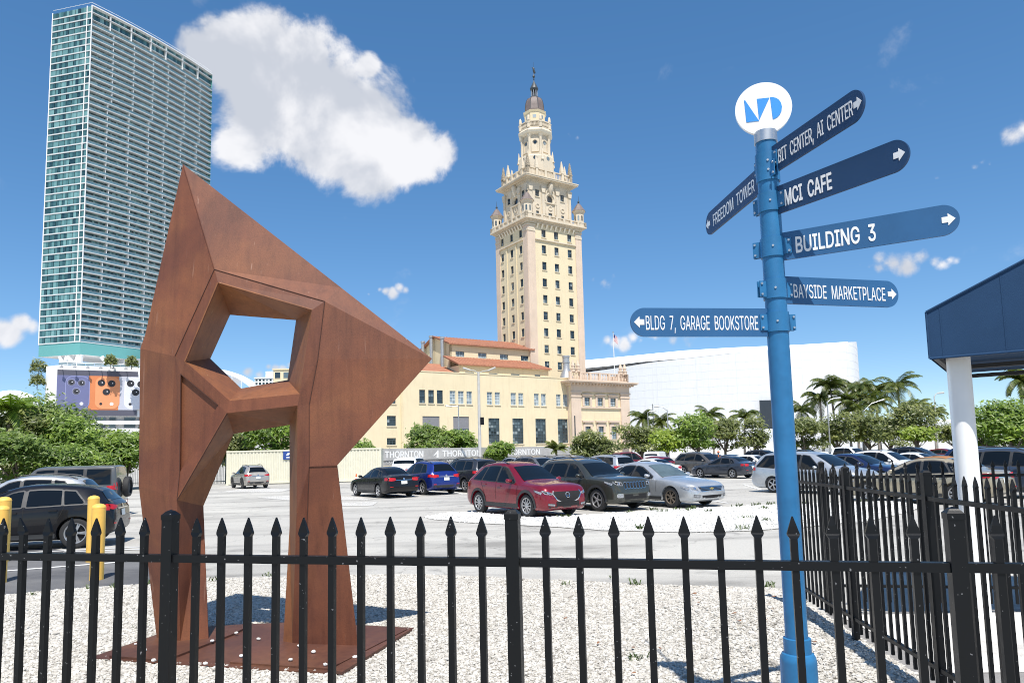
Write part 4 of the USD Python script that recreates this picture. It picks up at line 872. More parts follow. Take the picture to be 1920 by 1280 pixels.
        zn = za(266); shp = rect(-.62, za(282), .62, zn).union(Point(0, zn).buffer(.62, 10))
        part(T, 'niche', MB().prism(Point(0, zn + .05).buffer(.42, 10), lambda v: mpn(v, -.02), .05), WIN_DARK)
        part(T, 'niche_moulding', MB().prism(shp.buffer(.22).difference(shp), lambda v: mpn(v, -.02), .2), STONE_L)
        part(T, 'niche_ledge', MB().prism(rect(-.85, za(284), .85, za(281.5)), lambda v: mpn(v, -.02), .38), STONE_L)
        part(T, 'oculus', MB().prism(Point(0, za(295)).buffer(.48, 12), lambda v: np.array(C) + np.outer(v[:, 0], tg) + np.outer(v[:, 1], (0, 0, 1.)) + np.outer(4.55 * math.cos(PI / 8) + v[:, 2] - .03, n), .06), WIN_DARK)
        # balcony urns
        part(T, 'urn_finial', MB().lathe([(.42, za(237)), (.42, za(229)), (.5, za(228.5)), (.5, za(227)), (.2, za(226)), (.38, za(223)), (.3, za(221)), (.06, za(217.5))], 8, np.array([cu + 3.75 * math.cos(a), cv + 3.75 * math.sin(a), 0])), STONE_L)
        # drum windows
        part(T, 'drum_window', MB().prism(rect(-.42, za(220), .42, za(214)), lambda v: np.array(C) + np.outer(v[:, 0], tg) + np.outer(v[:, 1], (0, 0, 1.)) + np.outer(2.62 * math.cos(PI / 8) + v[:, 2] - .02, n), .05), WIN_BLUE)
        bl = MB()
        for q in np.linspace(-.95, .95, 7): p = np.array([cu, cv, 0]) + n * 3.5 + tg * q; bl.lathe([(.08, za(234)), (.13, za(231.5)), (.07, za(226))], 6, p)
        part(T, 'baluster', bl, STONE_L, kind='stuff')
    part(T, 'cornice', MB().lathe([(3.5, zB), (3.7, za(248)), (4.1, za(246)), (4.3, za(243.5)), (4.35, za(242)), (4.1, za(240)), (3.9, za(237.5))], 8, C, ph), STONE_L)
    part(T, 'balustrade_rail', MB().lathe([(3.95, za(237.5)), (3.95, za(235.5)), (3.5, za(235.4))], 8, C, ph), STONE_L)
    part(T, 'balustrade_rail', MB().lathe([(3.6, za(226)), (3.95, za(226)), (3.95, za(224)), (3.6, za(223.9))], 8, C, ph), STONE_L)
    part(T, 'drum', MB().lathe([(2.62, za(238)), (2.62, za(209)), (2.85, za(207.5)), (2.95, za(205.5))], 8, C, ph), CREAM)
    zd = np.linspace(0, 1, 9); part(T, 'dome', MB().lathe([(2.45, za(205.6)), (2.48, za(203))] + [(2.42 * math.cos(t * 1.18) ** .8 if t else 2.42, za(203) + (za(182) - za(203)) * math.sin(t * PI / 2)) for t in zd[1:]] + [(.95, za(181))], 8, C, ph), DOME)
    rb = MB()
    for k in range(8):
        a = ph + PI / 4 * k; rb.tube([(cu + (2.44 * math.cos(t * 1.18) ** .8) * math.cos(a), cv + (2.44 * math.cos(t * 1.18) ** .8) * math.sin(a), za(203) + (za(182) - za(203)) * math.sin(t * PI / 2)) for t in zd], .07, 5)
    part(T, 'dome_rib', rb, DARKMET)
    part(T, 'lantern_collar', MB().lathe([(1.05, za(182)), (1.1, za(180.5)), (.95, za(179.5))], 12, C), DARKMET)
    for k in range(8): a = PI / 4 * k; part(T, 'cupola_column', MB().lathe([(.12, za(180)), (.1, za(168))], 6, (cu + .72 * math.cos(a), cv + .72 * math.sin(a), 0)), GALV)
    part(T, 'cupola_core', MB().lathe([(.42, za(180)), (.42, za(168))], 8, C), HOLE)
    part(T, 'cupola_cap', MB().lathe([(.86, za(168)), (1.0, za(166)), (1.02, za(164.5)), (.72, za(160)), (.5, za(157)), (.3, za(154)), (.12, za(151)), (.07, za(149))], 12, C), DARKMET, 40)
    part(T, 'finial_ball', MB().lathe([(.06, za(149)), (.2, za(148)), (.06, za(147)), (.2, za(145)), (.34, za(142.5)), (.2, za(140)), (.06, za(138.5)), (.05, za(136))], 10, C), DARKMET, 40)
    f0 = np.array(C); zf = za(136.5)
    fig = manifold3d.Manifold.batch_boolean([hull([(f0 + [.25, 0, zf + .2], .3), (f0 + [0, 0, zf + .9], .25)], 8), hull([(f0 + [0, 0, zf + .9], .25), (f0 + [-.1, 0, zf + 1.35], .16)], 8), hull([(f0 + [-.05, 0, zf + 1.1], .1), (f0 + [-.5, 0, zf + 1.3], .06)], 6), hull([(f0 + [.05, 0, zf + 1.1], .1), (f0 + [.45, 0, zf + 1.4], .05)], 6)], manifold3d.OpType.Add)
    part(T, 'weathervane', fig, DARKMET, 40); part(T, 'lightning_rod', MB().tube([f0 + [0, 0, zf + 1.2], f0 + [0, 0, za(117)]], .03, 5), DARKMET)

    # ------------------------------------------------------------ the long low wing in front
    vW = -9.0; mw = face_map((0, vW, 0), (1, 0, 0), (0, 1, 0))
    q = lambda x, y, v=vW: fp(660 + x * .29167, 600 + y * .29167, v)
    zpar = q(1100, 362)[1]
    uA, uB = q(318, 600)[0], q(1398, 600)[0]
    W = []
    def R(x0, y0, x1, y1, v=vW):
        (a, zt_), (b, zb_) = q(x0, y0, v), q(x1, y1, v); return (a, zb_, b, zt_)
    up = [R(*r) for r in ((432, 447, 471, 533), (490, 448, 528, 534), (546, 449, 585, 535), (628, 453, 666, 537), (682, 455, 720, 539), (736, 456, 773, 540), (867, 462, 903, 544), (918, 464, 953, 545), (1020, 466, 1056, 548), (1069, 467, 1103, 549), (1170, 471, 1203, 550), (1215, 472, 1248, 551), (1312, 475, 1343, 552), (1356, 476, 1387, 553))]
    zu0, zu1 = np.mean([r[1] for r in up]), np.mean([r[3] for r in up]); up = [(a, zu0, c, zu1) for a, b, c, d in up]
    tall = [R(*r) for r in ((877, 632, 951, 793), (1031, 632, 1104, 792), (1179, 632, 1250, 791), (1322, 632, 1391, 790))]
    z0_, z1_ = np.mean([r[1] for r in tall]), np.mean([r[3] for r in tall]); tall = [(a, z0_, c, z1_) for a, b, c, d in tall]
    wide = [R(*r) for r in ((453, 622, 565, 792), (650, 622, 755, 792))]; wide = [(a, z0_, c, z1_ + .25) for a, b, c, d in wide]
    small = [R(*r) for r in ((230, 613, 288, 679), (230, 757, 288, 800), (250, 470, 286, 535))]
    allw = up + tall + wide
    zg = -1.0
    hol = [list(rect(*r).exterior.coords) for r in allw]
    wall(T, 'wing_wall', Polygon([(uA, zg), (uB, zg), (uB, zpar), (uA, zpar)], hol), mw, .6, CREAM)
    uL = q(40, 700)[0]
    mwl = face_map((0, vW + .35, 0), (1, 0, 0), (0, 1, 0))
    wall(T, 'wing_wall', Polygon([(uL, zg), (uA, zg), (uA, zpar - .3), (uL, zpar - .3)], [list(rect(*r).exterior.coords) for r in small]), mwl, .5, CREAM)
    for i, r in enumerate(up): window(T, mw, r, 2, 4, WIN_WHITE if i > 2 else WIN_FRAME, WIN_BLUE if i > 2 else WIN_DARK, bar=.06)
    for r in tall: window(T, mw, r, 4, 8, WIN_FRAME, WIN_DARK, bar=.09)
    for r in wide:
        window(T, mw, (r[0], r[1], r[2], r[3] - 2.3), 5, 5, WIN_FRAME, WIN_BLUE, bar=.08, sill=None)
        part(T, 'grey_panel', MB().prism(rect(r[0], r[3] - 2.3, r[2], r[3]), lambda v: mw(v + [0, 0, .12]), .1), paint('panel_grey', (.20, .20, .215), .6)); part(T, 'transom', MB().prism(rect(r[0], r[3] - 2.75, r[2], r[3] - 2.32), lambda v: mw(v + [0, 0, .10]), .1), WIN_FRAME)
    for r in small: window(T, mwl, r, 3, 3, WIN_FRAME, WIN_DARK, bar=.08)
    part(T, 'parapet_cap', MB().box((uL, vW - .08, zpar - .02), (uB, vW + .7, zpar + .16)), CREAM)
    part(T, 'wing_roof', MB().box((uL, vW + .6, zpar - 1.2), (uB + 2, 16, zpar - .9)), CREAM)
    part(T, 'wing_end_wall', MB().box((uL - .5, vW + .36, zg), (uL, 16, zpar - .3)), CREAM)
    part(T, 'downpipe', MB().tube([(q(325, 600)[0], vW - .06, zg), (q(325, 600)[0], vW - .06, zpar - .5)], .06, 6), CREAM)
    # entrance pavilion faced in stone at the right end
    vP = -10.2; mp_ = face_map((0, vP, 0), (1, 0, 0), (0, 1, 0)); k = lambda x, y: fp(1040 + x * .17978, 640 + y * .17978, vP)
    pu0, pu1 = k(172, 700)[0], k(772, 700)[0]
    zcor = k(440, 470)[1]; zcl = k(440, 432)[1]; zba, zbt = k(440, 418)[1], k(440, 327)[1]
    pw_up = [(k(a, 630)[0], k(a, 672 + i)[1], k(b, 630)[0], k(a, 586 + i)[1]) for i, (a, b) in enumerate(((307, 366), (443, 501), (577, 635)))]
    pw_lo = [(k(a, 900)[0], k(a, 1020)[1], k(b, 900)[0], k(a, 886)[1]) for a, b in ((316, 373), (453, 510), (588, 645))]
    za_, zb_ = np.mean([r[1] for r in pw_up]), np.mean([r[3] for r in pw_up]); pw_up = [(r[0], za_, r[2], zb_) for r in pw_up]; zc_, zd_ = np.mean([r[1] for r in pw_lo]), np.mean([r[3] for r in pw_lo]); pw_lo = [(r[0], zc_, r[2], zd_) for r in pw_lo]
    wall(T, 'pavilion_wall', Polygon([(pu0, zg), (pu1, zg), (pu1, zcor), (pu0, zcor)], [list(rect(*r).exterior.coords) for r in pw_up + pw_lo]), mp_, .6, CREAM)
    part(T, 'pavilion_side_wall', MB().box((pu0, vP + .61, zg), (pu0 + .5, vW + .3, zcor)).box((pu1 - .5, vP + .61, zg), (pu1, 12, zcor)), STONE_P)
    for r in pw_up + pw_lo:
        window(T, mp_, r, 2, 3, WIN_FRAME, WIN_BLUE, bar=.09)
        a, b, c, d = r; part(T, 'window_surround', MB().prism(rect(a - .5, b - .1, c + .5, d + .5).difference(rect(a, b - .1, c, d)), lambda v: mp_(v + [0, 0, -.16]), .18), STONE_P)
        low = r in pw_lo
        part(T, 'window_hood', MB().prism(rect(a - .75, d + (.9 if low else .5), c + .75, d + (1.25 if low else .68)), lambda v: mp_(v + [0, 0, -.42]), .44).prism(Polygon([(a - .2, d + .5), (c + .2, d + .5), (c, d + .9), ((a + c) / 2, d + 1.0), (a, d + .9)]), lambda v: mp_(v + [0, 0, -.2]), .22), STONE_P)
    pier = [(pu0 - .05, k(268, 700)[0]), (k(684, 700)[0], pu1 + .05)]
    zpl = k(200, 578)[1]
    for a, b in pier:
        part(T, 'stone_pier', MB().box((a, vP - .3, zg), (b, vP + .02, zpl)), STONE_P)
        part(T, 'pier_capital', MB().box((a - .12, vP - .42, zpl), (b + .12, vP + .02, zpl + .35)).box((a, vP - .32, zpl + .35), (b, vP + .02, zpl + .8)).box((a - .2, vP - .5, zpl + .8), (b + .2, vP + .02, zpl + 1.15)), STONE_P)
    z555 = k(440, 690)[1]
    part(T, 'string_course', MB().box((pier[0][1], vP - .3, z555 - .16), (pier[1][0], vP + .02, z555 + .16)), STONE_P)
    part(T, 'frieze', MB().box((pu0 - .06, vP - .36, zpl + 1.15), (pu1 + .06, vP + .02, zcor)), STONE_P)
    cor = MB()
    for g, a, b in ((.5, zcor, zcor + .3), (.8, zcor + .3, zcor + .5), (1.5, zcl - .25, zcl), (1.7, zcl, zcl + .25)): cor.box((pu0 - g, vP - g, a), (pu1 + g, vP + 6, b))
    cor.box((pu0 - .7, vP - .7, zcor + .5), (pu1 + .7, vP + 6, zcl - .25)); part(T, 'cornice', cor, STONE_P)
    for i in range(21): u = pu0 - .6 + (pu1 - pu0 + 1.2) * i / 20; part(T, 'dentil', MB().box((u - .14, vP - 1.15, zcl - .62), (u + .14, vP - .69, zcl - .26)), STONE_P)
    part(T, 'parapet_base', MB().box((pu0 - .1, vP - .1, zcl + .25), (pu1 + .1, vP + 6, zba + .1)), STONE_P)
    balustrade(T, pu0 + .1, vP + .1, pu1 - .1, vP + 5, zba + .1, zbt, STONE_P, 6, 'fr', .5)
    for uu in (pu0 + .9, pu0 + 2.2, pu1 - .7, pu1 - 1.9):
        part(T, 'finial', MB().lathe([(.52, zbt), (.52, zbt + .5), (.62, zbt + .55), (.62, zbt + .7), (.3, zbt + .8), (.42, zbt + 1.3), (.22, zbt + 2.0), (.05, zbt + 2.6)], 8, (uu, vP + .1, 0)), STONE_P)
    part(T, 'balcony', MB().box((k(650, 0)[0], vP - .9, k(650, 1100)[1]), (k(715, 0)[0], vP, k(650, 1092)[1])), DARKMET)
    part(T, 'balcony_rail', MB().box((k(650, 0)[0], vP - .9, k(650, 1040)[1]), (k(715, 0)[0], vP - .84, k(650, 1034)[1])), DARKMET)
    # roof blocks behind the parapet: clay-tiled shed roof and gabled hall
    vB = -3.6; kb = lambda x, y: fp(660 + x * .29167, 600 + y * .29167, vB)
    b0, b1 = kb(690, 300)[0], kb(1262, 330)[0]; ze = kb(1000, 306)[1]
    vent = [(kb(a, 340)[0], kb(a, y + 8)[1], kb(b, 340)[0], kb(a, y)[1]) for a, b, y in ((728, 783, 334), (880, 934, 341), (1022, 1075, 347), (1174, 1208, 352))]
    part(T, 'hall_wall', MB().box((b0, vB, zpar - 1), (b1, vB + .4, ze)), CREAM)
    for a, b, c, d in vent: part(T, 'vent', MB().box((a, vB - .08, b), (c, vB - .002, d)), WIN_FRAME)
    part(T, 'hall_side_wall', MB().box((b1 - .4, vB + .41, zpar - 1), (b1, 0, ze)).box((b0, vB + .41, zpar - 1), (b0 + .4, 3, ze)), CREAM)
    vC = .35; kc = lambda x, y: fp(660 + x * .29167, 600 + y * .29167, vC)
    c0, c1 = kc(630, 200)[0], kc(1158, 230)[0]; zs_ = kc(900, 256)[1]; zev = kc(900, 176)[1]
    def slab_roof(name, u0, u1, ua, ub, va, za_, vb, zb_, th=.28):
        mb = MB(); p = [(u0, va, za_), (u1, va, za_), (ub, vb, zb_), (ua, vb, zb_)]; v = np.array(p + [(x, y, z + th) for x, y, z in p]); mb.add(v, BOXF); part(T, name, mb, ROOF)
        # raised seams of the roofing
        n = 26; rr = MB()
        for i in range(n + 1):
            t = i / n; a = np.array([u0 + (u1 - u0) * t, va, za_ + th + .02]); b = np.array([ua + (ub - ua) * t, vb, zb_ + th + .02]); rr.bar(a, b, .10, .07)
        part(T, 'roof_seam', rr, ROOF)
    slab_roof('tiled_roof', b0 - .5, b1 + .5, b0 - 1.4, b1 - 3.4, vB - .6, ze - .05, vC + .2, zs_)
    cw = [(kc(a, 220)[0], kc(a, y + 34)[1], kc(b, 220)[0], kc(a, y)[1]) for a, b, y in ((666, 722, 200), (811, 865, 208), (951, 1003, 217), (1086, 1134, 227))]
    ca, cb = np.mean([r[1] for r in cw]), np.mean([r[3] for r in cw]); cw = [(r[0], ca, r[2], cb) for r in cw]
    mc = face_map((0, vC, 0), (1, 0, 0), (0, 1, 0))
    wall(T, 'hall_wall', Polygon([(c0, zpar - 1), (c1, zpar - 1), (c1, zev), (c0, zev)], [list(rect(*r).exterior.coords) for r in cw]), mc, .5, CREAM)
    for i, r in enumerate(cw): window(T, mc, r, 5, 2, WIN_FRAME, WIN_BLUE if i < 3 else WIN_DARK, bar=.06)
    zr = fp(660 + 540 * .29167, 600 + 112 * .29167, vC + 6.5)[1]
    slab_roof('tiled_roof', c0 - .6, c1 + .3, c0 - .6, c1 + .3, vC - .7, zev - .05, vC + 6.5, zr); slab_roof('tiled_roof', c0 - .6, c1 + .3, c0 - .6, c1 + .3, vC + 13.7, zev - .05, vC + 6.5, zr)
    gab = Polygon([(vC, zpar - 1), (vC + 13, zpar - 1), (vC + 13, zev), (vC + 6.5, zr), (vC, zev)])
    part(T, 'gable_wall', MB().prism(gab, face_map((c0, 0, 0), (0, 1, 0), (1, 0, 0)), .4), CREAM)
    for vv, hh in ((vC + 2, .2), (vC + 7, 1.2), (vC + 11, .6)):
        part(T, 'exhaust_duct', MB().tube([(c0 - .7, vv, zpar - .5), (c0 - .7, vv, zev + hh + 1.2)], .38, 10).tube([(c0 - .7, vv, zev + hh + 1.2), (c0 - .7, vv, zev + hh + 1.6)], .5, 10), GALV, 40)
    part(T, 'exhaust_elbow', MB().tube([(c0 - .7, vC + 2, zpar + 1.2), (c0 - .2, vC + 1, zpar + .4), (c0 + 1.6, vC - 2, zpar + .1)], .4, 10), GALV, 40)
    part(T, 'side_roof', MB().add([(c0 - 9, vC - 4, zpar + .2), (c0 - .2, vC - 4, zpar + .2), (c0 - .2, vC + 4, zpar + 3.2), (c0 - 9, vC + 4, zpar + 3.2), (c0 - 9, vC - 4, zpar + .5), (c0 - .2, vC - 4, zpar + .5), (c0 - .2, vC + 4, zpar + 3.5), (c0 - 9, vC + 4, zpar + 3.5)], BOXF), ROOF)
    part(T, 'side_hall_wall', MB().box((c0 - 8.6, vC - 3.2, zpar - 1), (c0 - .4, vC + 4, zpar + .6)), CREAM)
    # steel flue
    fl = fp(660 + 1378 * .29167, 600 + 355 * .29167, -6.0); ft = fp(660 + 1378 * .29167, 600 + 230 * .29167, -6.0)
    part(T, 'steel_flue', MB().lathe([(1.5, fl[1] - .6), (1.2, fl[1] + .3), (.75, fl[1] + 1.4), (.75, ft[1] - 1.6), (.85, ft[1] - 1.6), (.85, ft[1] - 1.3), (.75, ft[1] - 1.3), (.75, ft[1] - .4), (.85, ft[1] - .35), (.85, ft[1])], 16, (fl[0], -6.0, 0)), GALV, 40)
build_tower()
# ---------------------------------------------------------------- tall condominium with its white podium and poster
def build_condo():
    P0 = AT(150, 640, 290.0) * [1, 1, 0]
    zt = lambda y, p=P0, x=150: float(PLANE(x, y, p, np.array([0, 1.0, 0]))[2])
    z_top, z_gl, z_bot = zt(12), zt(641), zt(664)
    T = thing('condo_tower', 'very tall slab of blue-green glass and white balcony bands on a white podium', 'apartment tower', loc=P0)
    # plan: long convex face to the right, short face to the left
    pts = [P0.copy()]; nor = []
    a, step = math.radians(56), 1.6
    def pxx(p): r = np.array([p[0], p[1], z_top]) - EYE; return PX + F * (r @ RIGHT) / (r @ FWD)
    angs = [a]
    while pxx(pts[-1]) < 396 and len(pts) < 80:
        t = min(1, len(pts) * step / 80.0); a = math.radians(56 + 20 * t)
        pts.append(pts[-1] + step * np.array([math.cos(a), math.sin(a), 0])); angs.append(a)
    C = np.array(pts); N = np.stack([np.sin(angs), -np.cos(angs), np.zeros(len(angs))], 1)     # towards the street
    al = math.radians(14); dl = np.array([-math.cos(al), math.sin(al), 0]); nl = np.array([-math.sin(al), -math.cos(al), 0])
    nL = 0
    while True:
        nL += 1
        if pxx(P0 + dl * nL * .5) < 101 or nL > 60: break
    wl = nL * .5
    nf = 50; fh = (z_top - z_gl) / nf
    def strip(curve, z0, z1, off0, off1):
        """closed band along the long face between two offsets (metres in from the edge)"""
        A, B = curve - N * off0, curve - N * off1; n = len(curve); v = np.vstack([A + [0, 0, z0], A + [0, 0, z1], B + [0, 0, z1], B + [0, 0, z0]])
        f = []
        for i in range(n - 1):
            for r in range(4): s = (r + 1) % 4; f.append([r * n + i, r * n + i + 1, s * n + i + 1, s * n + i])
        f += [[0, n, 2 * n, 3 * n], [n - 1, 4 * n - 1, 3 * n - 1, 2 * n - 1]]
        return v, np.array(f)
    r = np.random.default_rng(31)
    rec = 1.9
    BY = 5
    for k in range(nf):
        z = z_gl + fh * k; dbl = k >= nf - 3
        if not (k == nf - 2): part(T, 'balcony_slab', strip(C, z + .02, z + .34, -.12, rec + .1), CONDO_W, world=T)
        else: part(T, 'balcony_slab', strip(C, z, z + .2, .5, rec + .1), CONDO_W, world=T)
        # glazing set back behind the balcony, one pane between each pair of mullions
        mb = MB(); zz0, zz1 = z + .34, z + fh - .02
        for i in range(len(C) - 1):
            for h in range(2):
                a0, a1 = C[i] * (1 - h / 2) + C[i + 1] * (h / 2), C[i] * (1 - (h + 1) / 2) + C[i + 1] * ((h + 1) / 2)
                o = -N[i] * (rec if k < nf - 2 else 1.2); mb.quad(a0 + o + [0, 0, zz0], a1 + o + [0, 0, zz0], a1 + o + [0, 0, zz1], a0 + o + [0, 0, zz1])
        part(T, 'window_band', mb, TEAL, world=T)
        if k < nf - 3 or k == nf - 3:
            mb = MB()
            for i in range(len(C) - 1):
                mb.quad(C[i] - N[i] * .02 + [0, 0, z + .36], C[i + 1] - N[i + 1] * .02 + [0, 0, z + .36], C[i + 1] - N[i + 1] * .02 + [0, 0, z + 1.35], C[i] - N[i] * .02 + [0, 0, z + 1.35])
            part(T, 'balcony_railing', mb, RAILG, world=T); part(T, 'hand_rail', strip(C, z + 1.35, z + 1.40, -.03, .05), CONDO_W, world=T)
        # short side: flush glass panes, white slab edge
        mb = MB(); n = 7
        for i in range(n):
            if i == 2: a0, a1 = .30, .335
            t0, t1 = i / n + .006, (i + 1) / n - .006
            a0, a1 = P0 + dl * wl * t0 + nl * .02, P0 + dl * wl * t1 + nl * .02
            for hh in range(2):
                b0, b1 = a0 * (1 - hh / 2) + a1 * hh / 2, a0 * (1 - (hh + 1) / 2) + a1 * (hh + 1) / 2
                mb.quad(b0 + [0, 0, z + .5], b1 + [0, 0, z + .5], b1 + [0, 0, z + fh - .02], b0 + [0, 0, z + fh - .02])
        part(T, 'side_window_band', mb, TEAL_L, world=T)
        part(T, 'side_slab_edge', MB().bar(P0 + nl * -.2 + [0, 0, z + .25], P0 + dl * wl + nl * -.2 + [0, 0, z + .25], .8, .5), CONDO_W, world=T)
    # top: glazed parapet and crown slab
    part(T, 'roof_slab', strip(C, z_top - .1, z_top + .35, -.25, rec + .4), WHITE, world=T)
    # partitions between balconies
    nb = [int(i) for i in np.linspace(0, len(C) - 1, 8)]
    bays = [0, nb[1], nb[2], nb[3], nb[4], nb[5], nb[6], len(C) - 1]
    mb = MB()
    for k in range(nf - 3):
        z = z_gl + fh * k
        sh = 1 if (k // 12) % 2 else 0
        for i in bays[1:-1]:
            j = min(max(i + sh, 1), len(C) - 2); mb.bar(C[j] - N[j] * .05 + [0, 0, z + fh / 2 + .17], C[j] - N[j] * rec + [0, 0, z + fh / 2 + .17], fh - .36, .22, up=N[j])if False else mb.add([C[j] - N[j] * q + np.array([math.cos(angs[j]), math.sin(angs[j]), 0]) * s + [0, 0, zz] for zz in (z + .34, z + fh - .02) for q, s in ((.05, -.1), (.05, .1), (rec, .1), (rec, -.1))], BOXF)
    part(T, 'balcony_partition', mb, WHITE, world=T, kind='stuff')
    for i in bays[1:-1]:
        mb = MB(); mb.add([C[i] - N[i] * q + np.array([math.cos(angs[i]), math.sin(angs[i]), 0]) * s + [0, 0, zz] for zz in (z_gl + fh * (nf - 3), z_top - .1) for q, s in ((.05, -.15), (.05, .15), (rec, .15), (rec, -.15))], BOXF); part(T, 'crown_fin', mb, WHITE, world=T)
    # the closing walls, not seen, and the corner mullions
    E1, L1 = C[-1], P0 + dl * wl; Bk = E1 + dl * wl * .9
    for a, b in ((E1, Bk), (Bk, L1)): part(T, 'rear_wall', MB().quad(a + [0, 0, z_bot], b + [0, 0, z_bot], b + [0, 0, z_top], a + [0, 0, z_top]), TEAL_BAND, world=T)
    part(T, 'roof', (np.vstack([C + [0, 0, z_top - .3], [Bk + [0, 0, z_top - .3]], [L1 + [0, 0, z_top - .3]]]), np.array([[0, i, i + 1] for i in range(1, len(C) + 1)])), WHITE, world=T)
    for p in (P0, L1, P0 + dl * wl * .12): part(T, 'corner_mullion', MB().bar(p + nl * .1 + [0, 0, z_gl], p + nl * .1 + [0, 0, z_top + .3], .35), WHITE, world=T)
    part(T, 'roof_rail', MB().tube([*(C - N * .3 + [0, 0, z_top + 1.6])], .10, 4).tube([P0 + [0, 0, z_top + 1.6], L1 + [0, 0, z_top + 1.6]], .10, 4), WHITE, world=T)
    # teal belt under the glass
    A = np.vstack([[L1], C]); mb = MB()
    for i in range(len(A) - 1): mb.quad(A[i] + [0, 0, z_bot], A[i + 1] + [0, 0, z_bot], A[i + 1] + [0, 0, z_gl], A[i] + [0, 0, z_gl])
    part(T, 'teal_belt', mb, TEAL_BAND, world=T)
    part(T, 'soffit', (np.vstack([C + [0, 0, z_bot], [Bk + [0, 0, z_bot]], [L1 + [0, 0, z_bot]]]), np.array([[0, i + 1, i] for i in range(1, len(C) + 1)])), WHITE, world=T)
    # raking white legs
    zp = zt(684)
    def leg(a, b, w=1.5): part(T, 'raking_leg', MB().bar(a + [0, 0, zp - .5], b + [0, 0, z_bot + .05], w, 1.2), WHITE, world=T)
    on = lambda d: P0 + dl * d if d > 0 else C[min(len(C) - 1, int(-d / step))]
    inn = np.array([.25, .8, 0])
    for a, b in ((.8, .8), (3.2, .9), (3.0, 6.5), (8.6, 6.6), (8.8, 10.4), (-14, -9), (-18, -25), (-38, -30)): leg(on(a) + inn, on(b) + inn, 2.0 if b == .8 else 1.5)
    part(T, 'core_wall', MB().box((P0[0] + 2, P0[1] + 16, zp - 1), (P0[0] + 34, P0[1] + 18, z_bot)), GALV, world=T)
    # podium
    pa = math.radians(27); q0 = AT(107, 760, 272.0) * [1, 1, 0]; e = np.array([math.cos(pa), math.sin(pa), 0]); n = np.array([math.sin(pa), -math.cos(pa), 0])
    zz = lambda y, x=107: float(PLANE(x, y, q0, n)[2])
    dl2 = np.array([-math.cos(math.radians(24)), math.sin(math.radians(24)), 0])
    Tp = thing('podium_block', 'white podium block under the glass tower carrying a huge poster', 'building', loc=q0)
    zt_, zmid, z_b = zz(684), zz(781), zz(812)
    len_l = 7.5; W = next(w for w in np.arange(20, 90, .5) if pxx(q0 + e * w) > 338)
    def box4(a, b, c, d, z0, z1): v = [np.array([*p[:2], z]) for z in (z0, z1) for p in (a, b, c, d)]; return MB().add(v, BOXF)
    q1 = q0 + e * W; qb = q0 + dl2 * len_l
    back = np.array([-e[1], e[0], 0]) * 40
    part(Tp, 'upper_wall', box4(q0, q1, q1 + back, q0 + back, zmid, zt_), WHITE, world=Tp); part(Tp, 'side_wall', box4(qb, q0 - e * .05, q0 + back, qb + back, -1, zt_ + .0), WHITE, world=Tp)
    part(Tp, 'lower_wall', box4(q0 + back * .04, q1 + back * .04, q1 + back, q0 + back, -1, zmid), paint('podium_grey', (.55, .55, .54), .7), world=Tp)
    for y0, y1 in ((788, 795), (803, 812), (820, 830), (838, 848)): part(Tp, 'parapet_band', box4(q0, q1, q1 + back * .03, q0 + back * .03, zz(y1), zz(y0)), WHITE, world=Tp)
    for i in range(int(W / 5.2)):
        for y0, y1 in ((781.5, 787.5), (795.5, 802.5), (812.5, 819.5)):
            a = q0 + e * (2 + i * 5.2) - n * 1.2; part(Tp, 'dark_opening', box4(a, a + e * (3.9 if i % 3 else 2.2), a + e * (3.9 if i % 3 else 2.2) + n * .3, a + n * .3, zz(y1), zz(y0)), WIN_DARK, world=Tp)
    part(Tp, 'terrace_rail', MB().tube([q0 + [0, 0, zt_ + 1.1], q1 + [0, 0, zt_ + 1.1]], .12, 5).tube([q0 + [0, 0, zt_ + .6], q1 + [0, 0, zt_ + .6]], .07, 5), WHITE, world=Tp)
    gl = MB()
    for i in range(int(W / 3)): gl.quad(*[q0 + e * x + [0, 0, z] for x, z in ((i * 3, zt_ + .1), (i * 3 + 2.8, zt_ + .1), (i * 3 + 2.8, zt_ + 1.0), (i * 3, zt_ + 1.0))])
    part(Tp, 'terrace_glass', gl, RAILG, world=Tp)
    # poster: three flat phone backs, purple, orange and silver
    S = thing('poster', 'huge printed poster with purple, orange and silver phone backs on the white podium', 'poster', loc=q0)
    k = lambda x, y: np.array([(PLANE(x, y, q0 + n * .5, n) - q0) @ e, PLANE(x, y, q0 + n * .5, n)[2]])
    mp = lambda v: q0 + n * .5 + np.outer(v[:, 0], e) + np.outer(v[:, 1], (0, 0, 1.)) + np.outer(v[:, 2], n)
    c = lambda x, y: k(60 + x * .1796, 600 + y * .1797)
    x0 = c(258, 700)[0]; ztp, zbt = c(600, 524)[1], c(600, 998)[1]; zi0, zi1 = c(600, 935)[1], c(600, 580)[1]
    mP = lambda nm, col, r=.5: paint(nm, col, r, vary=.06, scale=.08)
    inkd = mP('poster_dark', (.085, .085, .115)); pu = mP('poster_purple', (.135, .145, .28)); pul = mP('poster_purple_light', (.27, .29, .50)); orr = mP('poster_orange', (.60, .20, .075)); orl = mP('poster_orange_light', (.74, .29, .13)); si = mP('poster_silver', (.47, .48, .55)); sil = mP('poster_silver_light', (.62, .63, .70)); blk = mP('poster_black', (.022, .022, .028)); gr = mP('poster_lens_grey', (.10, .10, .13)); wh = mP('poster_white', (.75, .75, .8))
    Lx = x0 + W - 12
    part(S, 'poster_sheet', MB().prism(rect(x0, zbt, Lx, ztp), lambda v: mp(v), .06), inkd, world=S)
    def ink(shape, mat, d, nm='printed_shape'): part(S, nm, MB().prism(shape, lambda v: mp(v + [0, 0, d]), .03), mat, world=S)
    xs = [c(570, 750)[0], c(915, 750)[0]]
